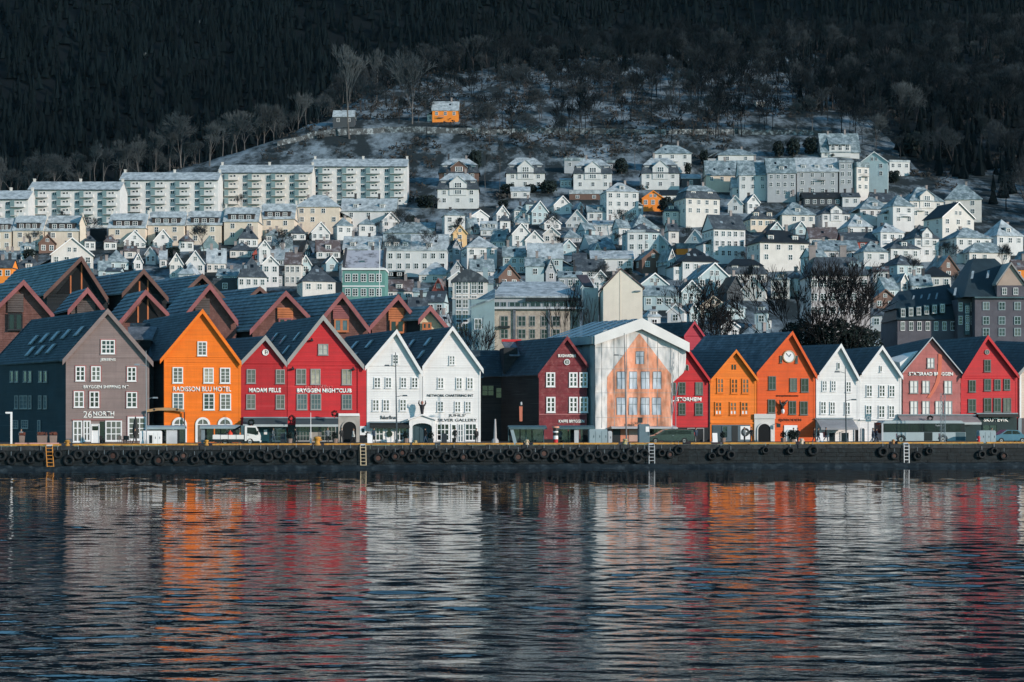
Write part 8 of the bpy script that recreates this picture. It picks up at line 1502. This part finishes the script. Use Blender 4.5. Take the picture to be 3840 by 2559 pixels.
# ------------------------------------------------------------------ trees
BARK = paint('grey_bark', (0.070, 0.062, 0.060), 0.35, 0.9, spec=0.1, sc=0.3, fine=1.0); TWIG = paint('grey_brown_twigs', (0.038, 0.047, 0.053), 0.35, 0.9, spec=0.1, sc=0.05, fine=0.4)
BLKB = paint('near_black_bark', (0.018, 0.018, 0.019), 0.4, 0.9, spec=0.1)
def bare_tree(seed, h, spread=0.55, levels=5, r0=None, twig=0.03, split=(3, 4), lean=0.05, first=0.28, up=0.35):
    q_ = random.Random(seed); T, C = MB(), MB(); r0 = r0 or h*0.02
    def seg(mb, a, b_, ra, rb, n_=3): mb.tube([a, b_], [ra, rb], n_, cap=False)
    def grow(p, d, L, r_, lv):
        mb = T if lv <= 1 else C; n_ = 2 if lv < 4 else 1; a = p; rr = r_
        for i in range(n_):
            d = (d+Vector((q_.uniform(-1, 1), q_.uniform(-1, 1), q_.uniform(-0.4, 0.8)))*0.14).normalized(); b_ = a+d*L/n_; r2_ = max(rr*(0.78 if n_ == 2 else 0.6), twig*0.6); seg(mb, a, b_, rr, r2_, 5 if lv < 1 else 4 if lv == 1 else 3); a, rr = b_, r2_
        if lv >= levels: return
        k = q_.randint(*split)+(1 if lv >= 3 else 0)
        for i in range(k):
            ax = d.orthogonal().normalized(); ax.rotate(Matrix.Rotation(6.283*(i+q_.random()*0.7)/k, 3, d)); sp = spread*q_.uniform(0.55, 1.25) if i or lv > 1 else spread*0.25
            nd = (d*math.cos(sp)+ax*math.sin(sp)+Vector((0, 0, up*0.3))).normalized(); grow(a-d*(L*q_.uniform(0, 0.35) if lv else L*0.18*i/k), nd, L*q_.uniform(0.58, 0.80) if lv else h*q_.uniform(0.26, 0.33), max(rr*q_.uniform(0.55, 0.75), twig), lv+1)
    grow(Vector((0, 0, -0.6)), Vector((q_.uniform(-lean, lean), q_.uniform(-lean, lean), 1)).normalized(), h*first, r0, 0)
    zm = max(v[2] for v in C.v); s_ = h/zm
    for m_ in (T, C): m_.v = [tuple(c_*s_ for c_ in v) for v in m_.v]
    return T, C
TR = []
for i in range(7):
    T, C = bare_tree(40+i, 20, (0.45, 0.55, 0.62, 0.38, 0.5, 0.66, 0.42)[i], 5, 0.34, 0.055, (3, 4), 0.06, (0.25, 0.3, 0.22, 0.38, 0.3, 0.2, 0.45)[i]); TR.append((T.mesh('trunk', BARK), C.mesh('crown', TWIG)))
PTW = paint('pale_birch_twigs', (0.062, 0.074, 0.08), 0.35, 0.9, spec=0.1, sc=0.05, fine=0.4); PBK = paint('pale_birch_bark', (0.14, 0.13, 0.125), 0.35, 0.9, spec=0.1, sc=0.3); TP = []
for a, b_ in TR: a2, b2 = a.copy(), b_.copy(); a2.materials[0] = PBK; b2.materials[0] = PTW; TP.append((a2, b2))
def put_tree(p, hgt, label, group, i, rz, wide=1.0, name='bare_tree', pale=False):
    M_ = TP if pale else TR; t = thing(name, label, 'tree', p, rz, group); s_ = hgt/20; t.scale = (s_*wide, s_*wide, s_); obj('trunk', M_[i][0], t); obj('crown', M_[i][1], t); return t
def at(px, row):      # ground point under a photo pixel on the hillside
    t_ = (px-1920.0)/F; s_ = (HR-row)/F; y = 600.0
    while y < 1180 and ZC+s_*y > terr(t_*y, y): y += 2
    return Vector((t_*y, y, terr(t_*y, y))), y < 1180
tq = random.Random(21)
# trees one can pick out (base px, base row, height in rows)
for px, row, hh_, lab, i, wd in ((1310, 520, 360, 'tallest bare tree beside the dark hut on the slope', 3, 0.8), (1545, 470, 290, 'tall bare tree between the dark hut and the lone orange house', 0, 0.7), (1410, 400, 220, 'slender bare tree above the dark hut', 3, 0.6), (785, 625, 170, 'broad bare tree at the edge of the snowy slope', 1, 1.0), (880, 570, 190, 'bare tree above the right part of the third apartment block', 4, 1.0), (680, 630, 210, 'tall bare tree left of the snowy slope', 2, 0.9),
        (185, 680, 110, 'small pale leaning tree above the leftmost apartment roofs', 6, 0.6), (310, 670, 190, 'tall twin-stemmed bare tree above the second apartment block', 3, 0.8), (105, 690, 170, 'thin bare tree near the left edge above the apartments', 6, 0.6), (1820, 790-80, 160, 'thin bare tree left of the brown villa', 6, 0.6), (1873, 790, 240, 'bare pole-like tree between the first two villas', 6, 0.35), (2382, 640, 150, 'pale slim tree left of the square hipped house', 6, 0.5),
        (2690, 490, 150, 'bare tree with sunlit trunk above the modern row', 0, 0.8), (2985, 505, 130, 'bare tree with warm trunk above the topmost house', 4, 0.7), (3045, 500, 150, 'bare tree just left of the topmost house roof', 1, 0.7), (3280, 575, 150, 'bare tree right of the topmost house', 0, 0.7), (3380, 500, 200, 'bare tree above the flat roofed white house', 2, 0.8)):
    p, ok = at(px, row); put_tree(p, hh_*p.y/F, lab, 'bare trees picked out on the slope', i, tq.random()*6, wd, pale=True)
for i in range(46):      # the skyline of the lit hill, left part
    px = 10+1500*(i+tq.uniform(-0.4, 0.4))/46; t_ = (px-1920)/F; y = 604.0
    while y < 1000 and float(np.interp(y, PY, PZ)) < float(np.interp(t_*y, CX, CZ))+4: y += 3
    y += tq.uniform(-12, 8); put_tree((t_*y, y, terr(t_*y, y)), tq.uniform(9, 20), 'pale leafless tree on the skyline above the apartment blocks', 'skyline trees above the apartments', tq.randrange(7), tq.random()*6, tq.uniform(0.7, 1.0), pale=True)
n_ = 0; tries = 0; ZONES = ((0, 800, 0.30), (800, 1600, 0.5), (1600, 2700, 1.0), (2700, 3900, 1.0))
town_top = lambda px: float(np.interp(px, [0, 400, 800, 1170, 1620, 1700, 2200, 2500, 3060, 3280, 3450, 3530, 3690, 3720, 3900, 4500], [660, 640, 600, 560, 600, 590, 590, 560, 490, 600, 640, 690, 690, 800, 830, 1000]))
while n_ < 235 and tries < 6000:
    tries += 1; px = tq.uniform(-60, 3900); y = tq.uniform(540 if px > 3420 else 600, 1010); t_ = (px-1920)/F; x = t_*y; z = terr(x, y); row = HR-(z-ZC)*F/y
    if row > town_top(px)-8: continue
    if any(a < px < b_ and c_ < row < d_ for a, b_, c_, d_ in ((1590, 1760, 330, 520), (1230, 1345, 400, 530), (760, 1300, 520, 640), (3060, 3230, 480, 600), (400, 900, 560, 700))) and tq.random() < 0.93: continue
    if px < 1500 and row > town_top(px)-60 and tq.random() < 0.5: continue
    if row > 470 and tq.random() < 0.45: continue
    put_tree((x, y, z), tq.uniform(12, 21), 'bare grey leafless tree standing among others in the hillside wood', 'bare trees of the hillside wood', tq.randrange(7), tq.random()*6, tq.uniform(0.65, 1.05)); n_ += 1
# the rest of the wood as one mass
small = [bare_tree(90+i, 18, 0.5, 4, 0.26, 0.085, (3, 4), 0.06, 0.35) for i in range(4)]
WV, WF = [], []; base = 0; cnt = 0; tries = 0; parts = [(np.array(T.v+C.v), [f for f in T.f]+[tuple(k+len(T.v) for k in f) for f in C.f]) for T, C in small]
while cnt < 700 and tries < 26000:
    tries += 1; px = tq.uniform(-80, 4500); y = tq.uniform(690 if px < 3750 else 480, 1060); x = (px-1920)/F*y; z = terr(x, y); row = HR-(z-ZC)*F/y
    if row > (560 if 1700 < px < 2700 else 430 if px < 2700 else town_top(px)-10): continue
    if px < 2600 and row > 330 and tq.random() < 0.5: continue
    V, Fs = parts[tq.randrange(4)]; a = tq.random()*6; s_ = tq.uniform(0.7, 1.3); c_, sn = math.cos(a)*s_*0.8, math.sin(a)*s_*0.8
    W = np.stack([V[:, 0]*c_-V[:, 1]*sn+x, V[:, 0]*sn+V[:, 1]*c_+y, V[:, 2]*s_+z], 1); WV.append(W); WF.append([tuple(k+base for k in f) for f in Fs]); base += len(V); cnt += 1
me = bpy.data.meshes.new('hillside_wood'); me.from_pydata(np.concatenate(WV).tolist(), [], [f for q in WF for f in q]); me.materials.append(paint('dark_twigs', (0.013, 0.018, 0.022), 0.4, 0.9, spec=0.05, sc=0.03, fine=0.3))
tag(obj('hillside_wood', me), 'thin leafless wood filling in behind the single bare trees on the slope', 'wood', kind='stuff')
# conifers within the right-hand wood and undergrowth
mb = MB(); cnt = 0; tries = 0
while cnt < 1100 and tries < 26000:
    tries += 1; px = tq.uniform(1700, 4500); y = tq.uniform(560, 1040); x = (px-1920)/F*y; z = terr(x, y); row = HR-(z-ZC)*F/y
    if row > town_top(px)-12 or (px < 3000 and row > 270): continue
    if 3000 <= px < 3350 and row > 420: continue
    conifer(mb, x, y, z-0.5, tq.uniform(7, 15), tq.uniform(1.5, 2.8), 7, 3); cnt += 1
tag(mb.build('dark_wood', CONI), 'dark evergreen wood covering the right-hand upper slope', 'wood', kind='stuff')
mb = MB(); cnt = 0; tries = 0; q_ = tq
while cnt < 4200 and tries < 60000:
    tries += 1; px = tq.uniform(-60, 3900); y = tq.uniform(585, 1000); x = (px-1920)/F*y; z = terr(x, y); row = HR-(z-ZC)*F/y
    if row > town_top(px)+(190 if 1450 < px < 2750 and (int(px/60)+int(row/40)) % 2 else 30): continue
    if noise.noise((x*0.03, y*0.012, 4)) < -0.12: continue
    if 400 < px < 1300 and 520 < row < 660 and q_.random() < 0.75: continue
    r_ = q_.uniform(0.5, 1.7)
    for k in range(9):
        c_ = Vector((x+q_.uniform(-r_, r_), y+q_.uniform(-r_, r_), z+q_.uniform(0, r_*1.1))); a = Vector((q_.uniform(-1, 1), q_.uniform(-1, 1), q_.uniform(-0.2, 1))).normalized()*r_*0.55; b_ = a.orthogonal().normalized()*r_*0.28; mb.add([c_-a, c_+b_, c_+a, c_-b_], [(0, 1, 2, 3)])
    cnt += 1
tag(mb.build('undergrowth', paint('heath_scrub', (0.035, 0.036, 0.034), 0.5, 0.9, spec=0.05, c2=(0.05, 0.048, 0.046), sc=0.2)), 'dark heath scrub and brush scattered over the snowy hillside', 'undergrowth', kind='stuff')
# a road with its low retaining wall crossing the slope below the lone orange house
mb, mw = MB(), MB(); rp = [at(px, row)[0] for px, row in ((1030, 545), (1150, 522), (1300, 505), (1440, 496), (1600, 498), (1800, 500), (2000, 499), (2250, 500), (2500, 501), (2750, 502), (3000, 503), (3120, 505))]
for a, b_ in zip(rp[:-1], rp[1:]):
    d_ = (b_-a); d_.z = 0; nn_ = Vector((-d_.y, d_.x, 0)).normalized()*1.8
    for s_ in range(4):
        p0, p1 = a.lerp(b_, s_/4), a.lerp(b_, (s_+1)/4); p0.z = max(terr(p0.x+nn_.x*k_, p0.y+nn_.y*k_) for k_ in (-1, 0, 1))+0.3; p1.z = max(terr(p1.x+nn_.x*k_, p1.y+nn_.y*k_) for k_ in (-1, 0, 1))+0.3
        mb.quad(p0-nn_, p1-nn_, p1+nn_, p0+nn_); dn = Vector((0, 0, 2.6)); up_ = Vector((0, 0, 0.5)); e_ = nn_*0.15
        mw.hexa([p0-nn_-e_-dn, p1-nn_-e_-dn, p1-nn_-dn, p0-nn_-dn, p0-nn_-e_+up_, p1-nn_-e_+up_, p1-nn_+up_, p0-nn_+up_])
tag(mb.build('hillside_road', GM_SNOW), kind='structure'); t = tag(mw.build('retaining_wall', paint('snow_capped_wall_stone', (0.07, 0.08, 0.085), 0.4, 0.9, c2=(0.25, 0.29, 0.31), sc=0.3, mix=(0.5, 0.6))), 'low stone retaining wall of the road crossing the wooded slope', 'wall')
# evergreen shrubs in the town
sh_me = [leafball('foliage', 1, 1, 0.8, 420, SHB, 20+i, 0.16) for i in range(3)]; st = MB(); st.tube([(0, 0, -1), (0, 0, 0.6)], 0.1, 5); st_me = st.mesh('stem', BARK)
def shrub(px, row, w, h_, lab, i=0, dist=None):
    p = ray(px, row, dist) if dist else hit(px, row); k = p.y/F; t = thing('evergreen_shrub', lab, 'shrub', p, 0, 'evergreen shrubs in the town'); t.scale = (w*k/2, w*k/2, h_*k/1.6); obj('foliage', (sh_fine if dist else sh_me)[i % 3], t); obj('stem', st_me, t)
sh_fine = [leafball('foliage', 1, 1, 0.8, 2200, SHB, 60+i, 0.065) for i in range(3)]
for i, a in enumerate(((2500, 810, 70, 70, 'dark round shrub right of the orange gabled house'), (2530, 795, 45, 50, 'dark shrub behind the round one by the orange gable'), (1905, 730, 60, 40, 'dark shrub right of the stacked white villa'), (1990, 725, 60, 34, 'low shrub below the rounded gable villa'), (2055, 725, 80, 50, 'dark shrub under the pointed gable villa, left of the garage'), (2155, 700, 46, 30, 'round hedge left of the pointed gable villa wall'),
        (2330, 655, 60, 60, 'snow flecked shrub right of the pointed gable villa'), (2580, 660, 30, 50, 'pointed dark shrub right of the last villa'), (2640, 620, 36, 60, 'dark shrub left of the modern row'), (2920, 590, 50, 60, 'dark shrub left of the topmost house'), (2975, 585, 60, 70, 'dark shrub near the topmost house, second from the left'), (3040, 580, 60, 70, 'dark shrub against the left wall of the topmost house'), (3122, 590, 20, 14, 'little shrub in front of the topmost house'),
        (3280, 720, 30, 60, 'dark shrub right of the cream corner house'), (3350, 690, 60, 50, 'dark shrub below the flat roofed white house'), (3430, 585, 90, 90, 'big dark bush above the flat roofed white house'), (1780, 640, 60, 80, 'dark bush left of the brown villa'), (1600, 780, 90, 50, 'dark bush below the end of the apartment row'), (3480, 800, 50, 40, 'dark bush before the cream villa'), (300, 830, 60, 30, 'dark shrub beside the terrace gap'), (3395, 850, 30, 40, 'dark shrub right of the balcony house'))): shrub(*a, i=i)
shrub(3010, 1345, 190, 150, 'dark evergreen mass beneath the big bare trees, left part', 0, 268); shrub(3125, 1350, 230, 165, 'dark evergreen mass beneath the big bare trees, middle part', 1, 266); shrub(3225, 1345, 170, 130, 'dark evergreen mass beneath the big bare trees, right part', 2, 265)
# big near trees behind the front row
def near_tree(px, top, dist, seed, lab, spread=0.5, wide=1.0, base=1300, levels=6, r0=None, first=0.2):
    p = ray(px, base, dist); p.z = 0.0; h_ = ZC+(HR-top)*dist/F; T, C = bare_tree(seed, h_, spread, levels, r0 or 0.46, 0.055, (2, 3), 0.10, first, 0.5); t = thing('bare_tree', lab, 'tree', p, tq.random()*6, 'big bare trees behind the front houses'); t.scale = (wide, wide, 1); T.build('trunk', BLKB, t); C.build('crown', BLKB, t)
near_tree(2975, 985, 264, 301, 'leftmost big black bare tree of the clump behind the vermilion house', 0.5, 0.8); near_tree(3050, 950, 268, 302, 'tallest big black bare tree in the middle of the clump', 0.42, 0.8, first=0.28); near_tree(3120, 965, 262, 303, 'big black bare tree right of the tallest in the clump', 0.5, 0.8); near_tree(3190, 1030, 266, 304, 'rightmost big black bare tree of the clump', 0.55, 0.8)
near_tree(2610, 1020, 262, 305, 'spreading black bare tree above the red attic', 0.6, 0.8); near_tree(2140, 1040, 288, 306, 'thin bare tree before the stone commercial building', 0.4, 0.6, levels=5, r0=0.14); near_tree(2235, 1090, 284, 307, 'small bare tree by the narrow cream wall', 0.45, 0.6, levels=5, r0=0.12); near_tree(1740, 1160, 285, 308, 'small bare tree before the plain teal block', 0.55, 0.7, levels=5, r0=0.1)

gq = random.Random(9)
for i in range(60):
    px = gq.uniform(0, 3840); row = gq.uniform(town_top(px)+170, 1180 if px > 1650 else 980); p = hit(px, row)
    if p.y < 300: continue
    if i % 3 == 2:
        t = thing('evergreen_shrub', 'dark evergreen shrub growing between the hillside houses', 'shrub', p, 0, 'garden shrubs among the houses'); s_ = gq.uniform(1.0, 2.2); t.scale = (s_, s_, s_); obj('foliage', sh_me[i % 3], t); obj('stem', st_me, t)
    else: put_tree(p, gq.uniform(6, 10), 'small bare garden tree between the hillside houses', 'garden trees among the houses', gq.randrange(7), gq.random()*6, gq.uniform(0.7, 1.1), 'garden_tree')
# ------------------------------------------------------------------ cold thin haze over harbour and hill
hz = MB(); hz.box(-900, 900, -180, 2000, -12, 660)
hm = bpy.data.materials.new('thin_haze'); hm.use_nodes = True; hn_ = hm.node_tree.nodes; hn_.remove(hn_['Principled BSDF']); pv = hn_.new('ShaderNodeVolumePrincipled')
pv.inputs['Color'].default_value = (0.55, 0.85, 1.0, 1); pv.inputs['Density'].default_value = 0.000009; pv.inputs['Anisotropy'].default_value = 0.2
hm.node_tree.links.new(pv.outputs[0], hn_['Material Output'].inputs['Volume']); tag(hz.build('haze', hm), kind='stuff')
